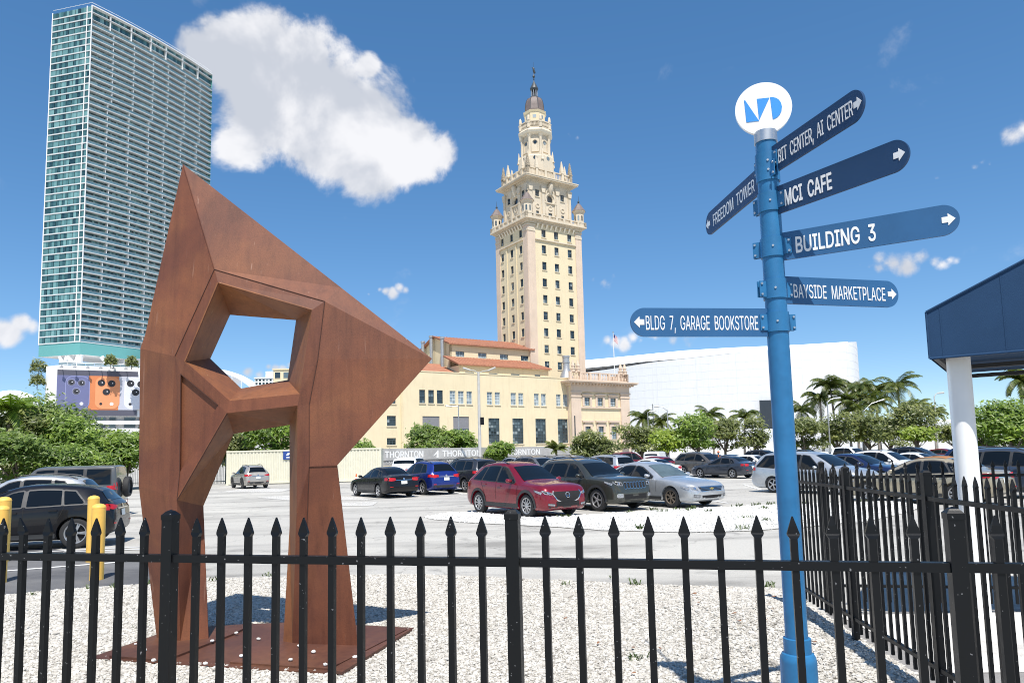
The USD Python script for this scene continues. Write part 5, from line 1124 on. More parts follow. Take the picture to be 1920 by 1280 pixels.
    u = lambda px: c(px, 750)[0]
    ink(rect(x0, zi0, Lx, zi1), pu, .065)
    ink(rect(u(590), zi0, Lx, zi1), orr, .10); ink(rect(u(905), zi0, Lx, zi1), si, .135)
    def phone(xa, xb, base, light, d, strong):
        w = u(xb) - u(xa); za, zb = zi0 + .3, zi1 - .2
        o = rect(u(xa), za, u(xb), zb).buffer(-2.6).buffer(2.6)
        ink(o, light, d); ink(o.buffer(-.22), base, d + .035)
        for fx, y in ((.24, 655), (.66, 660), (.45, 748)):
            ct = (u(xa) + w * fx, c(700, y)[1]); R = w * .175
            ink(Point(ct).buffer(R, 20), light, d + .07, 'printed_ring'); ink(Point(ct).buffer(R * .88, 20), gr if not strong else blk, d + .105, 'printed_lens'); ink(Point(ct).buffer(R * .55, 16), blk, d + .14, 'printed_lens'); ink(Point(ct[0] + R * .2, ct[1] + R * .1).buffer(R * .14, 8), wh, d + .175, 'printed_glint')
        ink(Point(u(xa) + w * .68, c(700, 873)[1]).buffer(w * .075, 14), wh, d + .07, 'printed_flash')
        if strong: ink(Point(u(xa) + w * .24, c(700, 873)[1]).buffer(w * .06, 14), blk, d + .07, 'printed_sensor')
    phone(345, 603, pu, pul, .18, False); phone(660, 917, orl, orl, .18, True); phone(965, 1222, sil, wh, .18, True)
    for i in range(int((W - 13) / 4.35)):
        x = x0 + 1.5 + i * 4.35; a = q0 + e * x + n * .5 + [0, 0, ztp + .9]; part(Tp, 'poster_lamp', MB().tube([a, a + n * 1.6 + [0, 0, .8], a + n * 2.4 + [0, 0, .2]], .14, 5).cbox(a + n * 2.5 + [0, 0, -.1], (1.1, .7, .4)), GALV, world=Tp)
    return P0
build_condo()

# ---------------------------------------------------------------- white arena
def build_arena():
    T = thing('arena', 'big white windowless arena with a curved panelled wall and a lifted roof edge', 'arena', loc=AT(1400, 800, 240) * [1, 1, 0])
    # plan: an arc seen from outside, its far right end turning away
    ctrl = [(1085, 262), (1200, 246), (1300, 238), (1400, 233), (1480, 231), (1560, 232), (1600, 236), (1612, 241), (1617, 250), (1618, 268)]
    pxs = np.array([c[0] for c in ctrl], float); ds = np.array([c[1] for c in ctrl], float)
    s = np.concatenate([np.linspace(0, 1, 41)]); t = np.linspace(0, len(ctrl) - 1, 61); pxs = PchipInterpolator(np.arange(len(ctrl)), pxs)(t); ds = PchipInterpolator(np.arange(len(ctrl)), ds)(t)
    ty = np.interp(pxs, [1085, 1155, 1230, 1300, 1400, 1500, 1600, 1620], [700, 690.5, 678.5, 671, 660, 651, 641, 640])
    base = np.array([AT(x, 800, d) * [1, 1, 0] for x, d in zip(pxs, ds)]); top = np.array([AT(x, y, d)[2] for x, y, d in zip(pxs, ty, ds)])
    top[-8:] = top[-8]
    n = len(base); nrm = np.gradient(base, axis=0); nrm = np.stack([nrm[:, 1], -nrm[:, 0], 0 * nrm[:, 0]], 1); nrm /= np.linalg.norm(nrm, axis=1, keepdims=True)
    v = np.vstack([base + [0, 0, -1], base + np.outer(top, (0, 0, 1.)), base - nrm * 3 + np.outer(top, (0, 0, 1.))]); f = [[r * n + i, r * n + i + 1, (r + 1) * n + i + 1, (r + 1) * n + i] for r in range(2) for i in range(n - 1)]
    part(T, 'curved_wall', (v, np.array(f)), ARENA, 30, world=T)
    # panel joints
    for h in np.arange(2, 44, 2.6):
        ok = np.where(top > h + 1)[0]
        if len(ok) > 3: part(T, 'panel_joint', MB().tube(base[ok] + nrm[ok] * .0 + [0, 0, h], .035, 4, False), ARENA_G, world=T)
    for i in range(4, n - 4, 5): part(T, 'panel_joint', MB().tube([base[i] + [0, 0, 0], base[i] + [0, 0, top[i] - .2]], .05, 4, False), ARENA_G, world=T)
    # roof edge floating above the wall at the left, dark glass between
    rp = np.array([AT(x, y, d) for x, y, d in ((1085, 676, 275), (1140, 671, 268), (1200, 665, 262), (1280, 657, 256), (1370, 651.5, 250), (1440, 648.5, 247), (1500, 646, 246), (1590, 640.5, 250))]); lo = np.array([AT(x, y, d) for x, y, d in ((1085, 691, 271), (1140, 686, 264), (1200, 678.5, 258), (1280, 672, 252), (1370, 662, 246), (1440, 656, 243), (1500, 651, 243), (1590, 643, 248))])
    k = len(rp); bk = rp + [0, 40, 2]; v = np.vstack([lo, rp, bk]); part(T, 'roof_edge', (v, np.array([[r * k + i, r * k + i + 1, (r + 1) * k + i + 1, (r + 1) * k + i] for r in range(2) for i in range(k - 1)])), ARENA, world=T)
    a, b = AT(1085, 720, 282) * [1, 1, 0], AT(1330, 720, 262) * [1, 1, 0]; part(T, 'dark_glazing', MB().quad(a, b, b + [0, 0, AT(1330, 667, 262)[2]], a + [0, 0, AT(1085, 690, 282)[2]]), ARENA_D, world=T)
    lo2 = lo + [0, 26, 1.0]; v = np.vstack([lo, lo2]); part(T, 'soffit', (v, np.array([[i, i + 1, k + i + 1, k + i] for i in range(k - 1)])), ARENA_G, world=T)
    c = AT(1537, 749, 235); part(T, 'louvre_box', MB().cbox(c, (5.5, 4, 3)), ARENA_D, world=T)
    c = AT(1441, 776, 231); part(T, 'dark_screen', MB().box((c[0] - 3.0, c[1] - 1, c[2] - 5), (c[0] + 3.2, c[1] - .6, c[2] + 4.5)), ARENA_D, world=T)
    # terraces and white low parts at its foot
    L2 = thing('arena_terrace', 'low white terraces and stairs at the foot of the arena behind the trees', 'building', loc=AT(1600, 850, 190) * [1, 1, 0])
    for (x0, x1, y0, y1, d) in ((1098, 1142, 795, 812, 215), (1360, 1460, 806, 812, 205), (1470, 1560, 796, 801, 200), (1560, 1800, 792, 797, 196), (1480, 1790, 812, 817, 190), (1480, 1640, 828, 834, 186), (1620, 1800, 826, 860, 182), (1200, 1480, 834, 866, 200), (1480, 1630, 842, 866, 188)):
        p, q = AT(x0, y1, d), AT(x1, y1, d - 3); t = AT(x0, y0, d)[2]; part(L2, 'white_parapet', MB().bar([*p[:2], (p[2] + t) / 2], [*q[:2], (p[2] + t) / 2], 1.5, abs(t - p[2])), WHITE, world=L2)
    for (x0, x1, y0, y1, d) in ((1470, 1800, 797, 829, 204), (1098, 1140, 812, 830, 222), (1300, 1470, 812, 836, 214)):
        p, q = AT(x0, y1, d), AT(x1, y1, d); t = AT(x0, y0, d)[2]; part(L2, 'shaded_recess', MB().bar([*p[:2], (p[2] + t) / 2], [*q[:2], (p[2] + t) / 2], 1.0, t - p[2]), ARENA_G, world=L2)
    for x in range(1475, 1800, 24):
        p = AT(x, 830, 192); part(L2, 'terrace_post', MB().box((p[0] - .25, p[1] - .2, p[2]), (p[0] + .25, p[1] + .2, AT(x, 797, 192)[2])), WHITE, world=L2)
build_arena()

# ---------------------------------------------------------------- farther buildings
def far_block(name, label, x0, x1, y0, y1, d, mat, rows, cols, glass, rot=0.0, cat='building', roofbox=None):
    p, q = AT(x0, 850, d) * [1, 1, 0], AT(x1, 850, d) * [1, 1, 0]; z1 = AT((x0 + x1) / 2, y0, d)[2]
    w = q[0] - p[0]; T = thing(name, label, cat, loc=p, rot=rot)
    w2 = w / math.cos(rot); part(T, 'wall', MB().box((0, 0, -1), (w2, 18, z1)), mat)
    zlo = AT(x0, y1, d)[2]
    for i in range(cols):
        for j in range(rows):
            a = w2 * (i + .2) / cols; z = zlo + (z1 - zlo) * (j + .18) / rows
            wp = part(T, 'window', MB().box((a - .1, -.12, z - .1), (a + w2 * .62 / cols + .1, -.004, z)), mat); part(wp, 'pane', MB().quad((a, -.05, z), (a + w2 * .62 / cols, -.05, z), (a + w2 * .62 / cols, -.05, z + (z1 - zlo) * .58 / rows), (a, -.05, z + (z1 - zlo) * .58 / rows)), glass)
    part(T, 'parapet', MB().box((-.4, -.4, z1), (w2 + .4, 18.4, z1 + .6)), mat)
    if roofbox: part(T, 'roof_plant', MB().box((w2 * .4, 4, z1 + .6), (w2 * .75, 9, z1 + .6 + roofbox)), mat)
    return T
far_block('hotel_block', 'white office block with ribbon windows seen through the hole of the sculpture', 476, 516, 709, 760, 420, WHITE, 8, 6, WIN_DARK, roofbox=4)
far_block('beige_block', 'beige block with dark windows seen through the hole of the sculpture', 511, 575, 693, 770, 330, CREAM, 4, 4, WIN_DARK, rot=.0)
def build_arch():
    d = 480; T = thing('white_arch', 'white latticed arch of a footbridge seen through the hole of the sculpture', 'bridge', loc=AT(430, 850, d) * [1, 1, 0])
    xs = np.array([330, 370, 400, 425, 445, 460, 475, 490, 505]); yo = np.array([690, 688, 690, 694, 701, 709, 718, 730, 745]); yi = np.array([697, 695, 697, 701, 709, 719, 731, 748, 765])
    o = np.array([AT(x, y, d) for x, y in zip(xs, yo)]); i_ = np.array([AT(x, y, d) for x, y in zip(xs, yi)])
    k = len(xs); v = np.vstack([o, i_, i_ + [0, 10, 0], o + [0, 10, 0]]); part(T, 'arch_rib', (v, np.array([[r * k + i, r * k + i + 1, ((r + 1) % 4) * k + i + 1, ((r + 1) % 4) * k + i] for r in range(4) for i in range(k - 1)])), WHITE, world=T)
    for a, b in zip(i_, i_[1:]): part(T, 'hanger', MB().tube([(a + b) / 2, ((a + b) / 2) * [1, 1, 0] + [0, 0, 20]], .25, 5), WHITE, world=T)
build_arch()
def build_dome():
    c = AT(20, 850, 400) * [1, 1, 0]; T = thing('white_dome_roof', 'white domed roof showing over the trees at the left edge', 'building', loc=c)
    R = 50 / F * 400 * .62; zt = AT(20, 733, 400)[2]; a = np.linspace(0, PI / 2, 8); part(T, 'dome_shell', MB().lathe([(R * 1.5, -1), (R * 1.5, zt - 9)] + [(max(R * 1.5 * math.cos(t), .01), zt - 9 + 9 * math.sin(t)) for t in a], 40), WHITE, 40)
    for k in range(10): t = PI + k * PI / 10; part(T, 'roof_rib', MB().tube([(R * 1.5 * math.cos(u) * math.cos(t), R * 1.5 * math.cos(u) * math.sin(t), zt - 9 + 9.1 * math.sin(u)) for u in a], .3, 4), WHITE)
build_dome()

# ---------------------------------------------------------------- container, site fence with banner, back fence
def build_container():
    p = G(424, 909.5); q = G(664, 904); d = q - p; d /= np.linalg.norm(d); ang = math.atan2(d[1], d[0]) + .10; ln = 12.2
    T = thing('shipping_container', 'long cream shipping container with corrugated side and a small blue sign', 'container', loc=p, rot=ang); H, Wd = 2.72, 2.44
    r = MB(); n = 44; z0, z1 = .22, H - .12; pro = []
    for i in range(n):
        x = .15 + (ln - .3) * i / n; s = (ln - .3) / n
        pro += [(x, 0), (x + s * .3, 0), (x + s * .5, .05), (x + s * .8, .05)]
    pro.append((ln - .15, 0)); pro = np.array(pro); k = len(pro)
    v = np.vstack([np.column_stack([pro, np.full(k, z0)]), np.column_stack([pro, np.full(k, z1)])]); r.add(v, np.array([[i, i + 1, k + i + 1, k + i] for i in range(k - 1)]))
    CC = paint('container_cream', (.66, .63, .50), .55, vary=.06, scale=2)
    part(T, 'corrugated_side', r, CC); part(T, 'roof', MB().box((.02, .02, H - .1), (ln - .02, Wd, H - .03)), CC); part(T, 'end_wall', MB().box((.03, .05, .2), (.1, Wd, H - .1)).box((ln - .1, .05, .2), (ln - .03, Wd, H - .1)), CC)
    for x in (0, ln - .16):
        part(T, 'corner_post', MB().box((x, -.03, 0), (x + .16, .15, H)), CC); part(T, 'corner_casting', MB().box((x - .01, -.045, H - .14), (x + .19, .16, H + .01)).box((x - .01, -.045, -.01), (x + .19, .16, .14)), CC)
    part(T, 'top_rail', MB().box((.16, -.025, H - .12), (ln - .16, .06, H)), CC); part(T, 'bottom_rail', MB().box((.16, -.025, .06), (ln - .16, .06, .22)), CC)
    def sgn(px): rr = ray(px, 860); nn = np.array([-math.sin(ang), math.cos(ang), 0]); t = np.dot(p - EYE, nn) / np.dot(rr, nn); return float(np.dot(EYE + rr * t - p, [math.cos(ang), math.sin(ang), 0]))
    a = sgn(531); sp = part(T, 'blue_sign', MB().box((a, -.06, H - .78), (a + 1.15, -.03, H - .12)), paint('sign_blue', (.02, .06, .26), .5))
    part(sp, 'printed_bar', MB().add([(a + .22, -.064, H - .46), (a + .42, -.064, H - .46), (a + .58, -.064, H - .26), (a + .36, -.064, H - .26)], [[0, 1, 2, 3]]).add([(a + .5, -.064, H - .46), (a + .72, -.064, H - .46), (a + .88, -.064, H - .26), (a + .64, -.064, H - .26)], [[0, 1, 2, 3]]), WHITE); part(sp, 'printed_line', MB().box((a + .25, -.064, H - .66), (a + .9, -.061, H - .58)), WHITE)
build_container()
def build_site_fence():
    p, q = AT(655, 895, 78) * [1, 1, 0], AT(1080, 880, 104) * [1, 1, 0]
    d = q - p; ln = np.linalg.norm(d); d /= ln; T = thing('site_fence', 'grey site fence with white printed lettering in front of the cream wing', 'fence', loc=p, rot=math.atan2(d[1], d[0]))
    H = 2.9
    mesh_ = paint('fence_scrim', (.40, .395, .385), .9, vary=.25, scale=.5); sc = part(T, 'banner', MB().box((0, .03, .95), (ln, .05, H)), mesh_)
    def s(px): rr = ray(px, 865); nn = np.array([-d[1], d[0], 0]); t = np.dot(p - EYE, nn) / np.dot(rr, nn); return float(np.dot(EYE + rr * t - p, d))
    def text(tx, xa, xb, zb, h):
        m = meshkit.text_mesh(tx, h, .01, bold=True); v = np.asarray(m.vertices); a, b = s(xa), s(xb)
        v2 = np.stack([a + (v[:, 0] - v[:, 0].min()) / np.ptp(v[:, 0]) * (b - a), .02 - v[:, 2], zb + v[:, 1]], 1); part(sc, 'lettering', (v2, np.asarray(m.faces)), WHITE)
    for k, (x, w) in enumerate(((662, 40), (722, 72), (830, 72), (945, 68))):
        text('THORNTON' if k else 'NTON', x, x + w, 1.85, .72); text('CONSTRUCTION', x + 2, x + w - 4, 1.25, .25)
    for x in (707, 812, 928):
        a = s(x); part(sc, 'printed_logo', MB().prism(Polygon([(a, 1.9), (a + .75, 2.25), (a + .75, 2.6)]).union(Polygon([(a + .55, 1.75), (a + .85, 1.75), (a + .85, 2.62), (a + .72, 2.62)])), lambda v: np.stack([v[:, 0], .02 - v[:, 2], v[:, 1]], 1), .01), WHITE)
    n = int(ln / 2.6)
    for i in range(n + 1): part(T, 'post', MB().lathe([(.045, 0), (.045, H + .1)], 6, (ln * i / n, .12, 0)), GALV)
    bars = MB()
    for i in range(int(ln / .16)): bars.box((i * .16, -.012, .05), (i * .16 + .02, .008, 1.55))
    part(T, 'bars', bars, BLACK, kind='stuff'); part(T, 'rail', MB().box((0, -.03, 1.5), (ln, -.013, 1.55)), BLACK); part(T, 'rail', MB().box((0, -.03, .2), (ln, -.013, .25)), BLACK)
build_site_fence()
def bar_fence(name, label, p, q, H, mat, gap=.14, posts=2.4):
    d = q - p; ln = np.linalg.norm(d); T = thing(name, label, 'fence', loc=p, rot=math.atan2(d[1], d[0])); n = max(1, int(ln / posts))
    for i in range(n + 1): part(T, 'post', MB().box((ln * i / n - .04, -.04, 0), (ln * i / n + .04, .04, H + .1)), mat)
    for z in (.2, H - .25): part(T, 'rail', MB().box((0, -.02, z), (ln, .02, z + .05)), mat)
    b = MB()
    for i in range(int(ln / gap)): b.box((i * gap, -.010, .05), (i * gap + .022, .012, H))
    part(T, 'bars', b, mat, kind='stuff')
GREEN_F = paint('dark_green_fence', (.035, .045, .045), .5)
bar_fence('lot_fence', 'dark bar fence under the trees at the left end of the lot', AT(-160, 900, 60) * [1, 1, 0], AT(270, 900, 62) * [1, 1, 0], 2.1, GREEN_F)
bar_fence('lot_fence', 'dark bar fence seen between the legs of the sculpture left of the cream container', AT(270, 900, 62.3) * [1, 1, 0], AT(423, 905, 60) * [1, 1, 0], 2.1, GREEN_F)
single('hedge_strip', MB().box((-2, 96, 0), (40, 98, .9)), GRASS, kind='stuff') if False else None

# ---------------------------------------------------------------- lamp posts, poles, flag
def lamp_post(x, yb, yt, d, label, heads, rad=.12, mat=GALV, group=None, dark=False):
    b = AT(x, 860, d) * [1, 1, 0]; zt = AT(x, yt, d)[2]; T = thing('lamp_post', label, 'lamp post', loc=b, group=group)
    part(T, 'base', MB().lathe([(rad * 2.2, 0), (rad * 2.2, .6), (rad * 1.3, .7)], 10), mat)
    part(T, 'pole', MB().lathe([(rad * 1.2, .6), (rad * .8, zt)], 10), mat, 40)
    for (dx, dz, tilt) in heads:
        part(T, 'arm', MB().tube([(0, 0, zt - .15), (dx * .5, 0, zt + dz * .7), (dx, 0, zt + dz)], .05, 6), mat)
        part(T, 'lamp_head', hull([((dx * 1.0, 0, zt + dz), .10), ((dx * 1.0 + math.copysign(.75, dx), 0, zt + dz + tilt), .12), ((dx + math.copysign(.4, dx), .12, zt + dz + tilt * .5 + .02), .1)], 8), DARKMET if dark else mat)
    return T
WP = paint('pale_concrete_pole', (.48, .47, .45), .8, vary=.1)
T = lamp_post(900, 850, 697, 84, 'tall pale lamp post with two heads in front of the cream wing', [(-1.0, .25, .25), (1.2, .15, .3)], .17, WP)
part(T, 'signal_box', MB().box((.12, -.25, AT(905, 796, 84)[2]), (.55, .2, AT(905, 782, 84)[2])), BLACK)
lamp_post(861, 850, 760, 100, 'thin grey lamp post behind the round tree with one arm to the left', [(-1.0, -.1, .1)], .08)
lamp_post(1080, 850, 779, 88, 'plain dark pole in front of the stone pavilion', [], .09, DARKMET)
lamp_post(1228, 850, 757, 120, 'thin straight pole before the white arena wall', [], .07, DARKMET)
lamp_post(1218, 850, 772, 120, 'slim lamp post with a short arm before the white arena wall', [(.6, .15, 0)], .07)
lamp_post(1255, 850, 768, 115, 'grey lamp post with a long arm to the left before the white arena wall', [(-1.3, .55, .05)], .10)
lamp_post(1558, 850, 752, 88, 'lamp post with a curved arm to the right before the palm group', [(.9, .35, .05)], .09)
lamp_post(1626, 850, 768, 100, 'lamp post with a slanting arm over the dark trees', [(2.2, 1.2, .2)], .08)
lamp_post(1761, 850, 742, 92, 'small lamp post left of the white column', [(.5, .35, .05)], .07, WP)
lamp_post(1829, 850, 686, 64, 'tall pale lamp post with two heads right of the white column', [(-.75, .25, .25), (.75, .25, .25)], .13, WP, dark=True)
lamp_post(1819, 850, 708, 70, 'pale pole close to the right of the white column', [], .13, WP)
lamp_post(1105, 850, 780, 230, 'far grey pole at the right edge of the cream building', [], .12) if False else None
def build_flag():
    b = AT(1152, 690, 182) * [1, 1, 0]; zb, zt = AT(1152, 690, 182)[2], AT(1150, 624, 182)[2]; T = thing('flagpole', 'white flagpole flying a striped flag above the stone pavilion', 'flagpole', loc=b)
    part(T, 'pole', MB().lathe([(.14, 0), (.12, zb), (.07, zt)], 8), WHITE); part(T, 'ball', MB().lathe([(.02, zt), (.16, zt + .12), (.16, zt + .2), (.02, zt + .32)], 8), GOLD)
    w, h, n = 1.6, 2.1, 13; red, blu = paint('flag_red', (.42, .03, .05), .8), paint('flag_blue', (.02, .03, .15), .8)
    top = zt - .25
    def pos(u, v): return np.array([.08 + u * w * .62, -.12 * math.sin(u * 5 + v * 2), top - v * h * .85 - u * .95])
    for i in range(n):
        mb = MB(); m = 8
        for k in range(m):
            if i < 7 and k < 3: continue
            mb.quad(pos(k / m, (i + 1) / n), pos((k + 1) / m, (i + 1) / n), pos((k + 1) / m, i / n), pos(k / m, i / n))
        part(T, 'stripe', mb, red if i % 2 == 0 else WHITE)
    mb = MB()
    for i in range(7):
        for k in range(3): mb.quad(pos(k / 8, (i + 1) / n), pos((k + 1) / 8, (i + 1) / n), pos((k + 1) / 8, i / n), pos(k / 8, i / n))
    part(T, 'star_field', mb, blu)
build_flag()
# ---------------------------------------------------------------- trees, palms, weeds
def leaf_cloud(r, lobes, n, size, flat=.6):
    """n leaf-sized faces spread near the skin of the lobes (centre, radii), a lighter filling inside."""
    w = np.array([np.prod(l[1]) ** (2 / 3) for l in lobes]); k = r.choice(len(lobes), n, p=w / w.sum())
    c = np.array([l[0] for l in lobes], float)[k]; R = np.array([l[1] for l in lobes], float)[k]
    d = r.normal(0, 1, (n, 3)); d /= np.linalg.norm(d, axis=1, keepdims=True)
    rad = np.clip(r.normal(.88, .17, (n, 1)), .25, 1.22)
    # sprays: leaves gather round twig ends
    tw = max(20, n // 14); td = r.normal(0, 1, (tw, 3)); td /= np.linalg.norm(td, axis=1, keepdims=True)
    ti = r.integers(0, tw, n); d = d * .55 + td[ti] * .75 if n > 400 else d; d /= np.linalg.norm(d, axis=1, keepdims=True)
    low = d[:, 2] < -.45; d[low, 2] *= -.4
    p = c + d * R * rad * (1 + .16 * np.sin(d[:, :1] * 9 + d[:, 2:3] * 7 + k[:, None]))
    nrm = d * .35 + r.normal(0, .34, (n, 3)) + [.08, -.62, .85]; nrm /= np.linalg.norm(nrm, axis=1, keepdims=True)
    a = np.cross(nrm, r.normal(0, 1, (n, 3))); a /= np.linalg.norm(a, axis=1, keepdims=True) + 1e-9; b = np.cross(nrm, a)
    s = size * r.uniform(.6, 1.35, (n, 1)); bend = nrm * s * .25
    v = np.stack([p - a * s, p + b * s * flat * .6 - bend * .0, p + a * s * 1.0 - bend, p - b * s * flat * .6], 1).reshape(-1, 3)
    i = np.arange(n)[:, None] * 4; f = np.vstack([i + [0, 1, 2], i + [0, 2, 3]])
    return v, f
LEAFN = .78
def tree(name, label, x, ybase, d, h, w, leafm, n=5000, size=.22, trunk_h=None, seed=0, lobes=None, dep=None, cat='tree', group=None, lean=0.0, stems=1, gaps=False):
    r = np.random.default_rng(seed); b = AT(x, ybase, d) * [1, 1, 0] if not isinstance(x, np.ndarray) else x
    T = thing(name, label, cat, loc=b, group=group); th = h * .32 if trunk_h is None else trunk_h; dep = w if dep is None else dep
    if lobes is None:
        lobes = []
        for k in range(13 if not gaps else 15):
            a = r.uniform(0, 2 * PI); q = r.uniform(.15, .62); zz = r.uniform(.10, .86)
            s = (.24 if not gaps else .19) * r.uniform(.6, 1.3)
            lobes.append((np.array([math.cos(a) * q * w / 2 + lean * zz, math.sin(a) * q * dep / 2, th + (h - th) * zz]), np.array([w * s, dep * s, (h - th) * s * .95])))
        lobes.append((np.array([lean, 0, th + (h - th) * .62]), np.array([w * .32, dep * .32, (h - th) * .38])))
    v, f = leaf_cloud(r, lobes, int(n * LEAFN), size * 1.1); v[:, 2] = np.maximum(v[:, 2], .15)
    part(T, 'crown', (v, f), leafm)
    mb = MB(); tr = max(.06, w * .028)
    for s in range(stems):
        o = np.array([r.uniform(-.3, .3) * (stems > 1), r.uniform(-.2, .2) * (stems > 1), 0]); m = np.array([lean * .3 + r.normal(0, .1), r.normal(0, .1), th])
        mb.tube([o, o * .8 + [0, 0, th * .45] + r.normal(0, .05, 3), m + o * 1.5, m * [1.4, 1.4, 1] + [0, 0, (h - th) * .4]], [tr * 1.4, tr, tr * .85, tr * .3], 7)
    part(T, 'trunk', mb, BARK, 50)
    lm = MB()
    for c, R in lobes[:8]:
        a = np.array([lean * .25, 0, th * r.uniform(.75, 1.05)]); lm.tube([a, a * .5 + c * .5 + [0, 0, -.1 * h * .2], c], [tr * .6, tr * .4, tr * .12], 5)
    part(T, 'limbs', lm, BARK, 50)
    return T
def palm(label, x, ytop, d, seed, crown=2.6, n=18, group=None, green=PALM_LEAF, ybase=860, droop=1.0):
    r = np.random.default_rng(seed); b = AT(x, ybase, d) * [1, 1, 0]; h = AT(x, ytop, d)[2]; T = thing('palm_tree', label, 'palm', loc=b, group=group)
    bend = r.normal(0, .25, 2); pts = np.array([(bend[0] * t * t, bend[1] * t * t, h * t) for t in np.linspace(0, 1, 6)])
    part(T, 'trunk', MB().tube(pts, np.array([.26, .2, .17, .16, .15, .13]), 8), PALM_BARK, 50); part(T, 'crownshaft', MB().lathe([(.14, h - .1), (.18, h + .2), (.1, h + .8)], 8, pts[-1] * [1, 1, 0]), PALM_LEAF)
    top = pts[-1] + [0, 0, .55]; mb = MB()
    for k in range(n):
        a = 2 * PI * k / n * 1.0 + r.uniform(-.25, .25); el = r.uniform(-.35, 1.25) if k % 3 else r.uniform(.6, 1.4); Lf = crown * r.uniform(.8, 1.15)
        u = np.array([math.cos(a), math.sin(a), 0]); m = 13; p = [top.copy()]; e = el
        for i in range(m): p.append(p[-1] + (u * math.cos(e) + np.array([0, 0, math.sin(e)])) * Lf / m); e -= (.115 + .06 * i / m) * droop
        p = np.array(p); side = np.array([-u[1], u[0], 0]); mb.tube(p[::3], .028, 3, False)
        for i in range(1, m + 1):
            for sg in (-1, 1):
                for q in (0, .5):
                    o = p[i] + (p[i] - p[i - 1]) * (q - .5); ll = crown * .26 * math.sin(PI * min(.97, .16 + .84 * (i + q) / (m + 1))) ** .7 + .08; t = (p[i] - p[i - 1]) / (Lf / m)
                    dvec = side * sg * .8 + t * .55 + np.array([0, 0, -.45 + r.uniform(-.12, .12)]); dvec /= np.linalg.norm(dvec); w = t * .05
                    tip = o + dvec * ll + [0, 0, -.12 * ll]; mb.add([o - w, o + w, o * .4 + tip * .6 + w * 1.1, tip, o * .4 + tip * .6 - w * 1.1], [[0, 1, 2], [0, 2, 4], [4, 2, 3]])
    part(T, 'fronds', mb, green)
    return T
# left: a thick row of trees before the podium
G1 = 'trees in the thick row at the left end of the lot'
tree('broadleaf_tree', 'leafy tree at the far left edge below the white domed roof', 18, 890, 50, 5.9, 7.5, LEAF_C, 7500, .17, 1.0, 41, dep=5)
tree('broadleaf_tree', 'tallest leafy tree of the left row, its top left of the white podium', 78, 890, 53, 6.6, 7.0, LEAF_B, 8500, .17, 1.2, 42, dep=5)
tree('broadleaf_tree', 'leafy tree below the purple part of the poster', 130, 890, 50, 5.2, 6.0, LEAF_A, 7500, .17, .9, 43, dep=4)
tree('broadleaf_tree', 'lower leafy tree between the purple and orange parts of the poster', 180, 890, 54, 4.5, 5.6, LEAF_B, 6500, .17, .8, 44, dep=4)
tree('broadleaf_tree', 'low leafy tree below the poster beside the left leg of the sculpture', 235, 890, 53, 4.0, 5.2, LEAF_A, 6000, .17, .7, 45, dep=4)
tree('broadleaf_tree', 'leafy tree hidden partly behind the sculpture left leg', 300, 890, 56, 4.6, 6.4, LEAF_B, 5000, .18, .8, 46, dep=4)
tree('broadleaf_tree', 'low leafy tree in front of the left row over the parked wagon', 40, 892, 45, 3.9, 6.4, LEAF_B, 7000, .15, .6, 47, dep=3.5)
tree('broadleaf_tree', 'low bright tree in front of the left row above the spare wheel', 140, 892, 47, 3.2, 5.5, LEAF_A, 6000, .15, .5, 48, dep=3.5)
tree('broadleaf_tree', 'leafy tree standing outside the left edge of the photo', -70, 890, 50, 6.2, 8, LEAF_B, 5000, .2, 1.0, 49, dep=5)
palm('feathery young palm among the left trees at the edge of the photo', 12, 782, 49, 71, 2.6, 14, green=LEAF_A)
# seen between the legs of the sculpture
tree('broadleaf_tree', 'dense dark green tree behind the cream container, seen under the cross beam', 508, 880, 66, 5.8, 7.0, LEAF_A, 8000, .2, 1.0, 51, dep=5)
tree('broadleaf_tree', 'paler green tree seen behind the left end of the cream container', 445, 880, 68, 4.6, 5.0, LEAF_C, 5500, .19, .9, 52, dep=4)
tree('broadleaf_tree', 'tree right of the container, just showing beside the tip of the sculpture leg', 668, 880, 70, 3.9, 3.6, LEAF_A, 3000, .19, .9, 53)
# before the cream wing
tree('round_tree', 'large round leafy tree in front of the cream wing, left half', 800, 870, 92, 5.7, 6.6, LEAF_B, 7500, .23, 1.7, 54, dep=5)
tree('round_tree', 'round leafy tree beside the tall lamp post, merging with the larger one', 868, 870, 93, 5.2, 5.4, LEAF_A, 6000, .23, 1.8, 55, dep=5)
tree('round_tree', 'small round tree right of the tall lamp post before the cream wing', 941, 870, 92, 3.4, 4.6, LEAF_A, 4500, .22, 1.2, 56, dep=4)
tree('bushy_tree', 'bushy willow-like tree in front of the stone pavilion', 1118, 872, 84, 4.2, 5.6, LEAF_C, 7000, .22, .6, 57, dep=4, stems=4)
palm('low fan palm shrub before the cream wing left of the stone pavilion', 1047, 850, 92, 72, 1.7, 22, ybase=868, droop=.7, green=LEAF_C)
tree('shrub', 'upright sparse shrub beside the dark pole before the stone pavilion', 1083, 872, 84, 3.6, 1.5, LEAF_C, 900, .2, .4, 58, stems=3, cat='shrub')
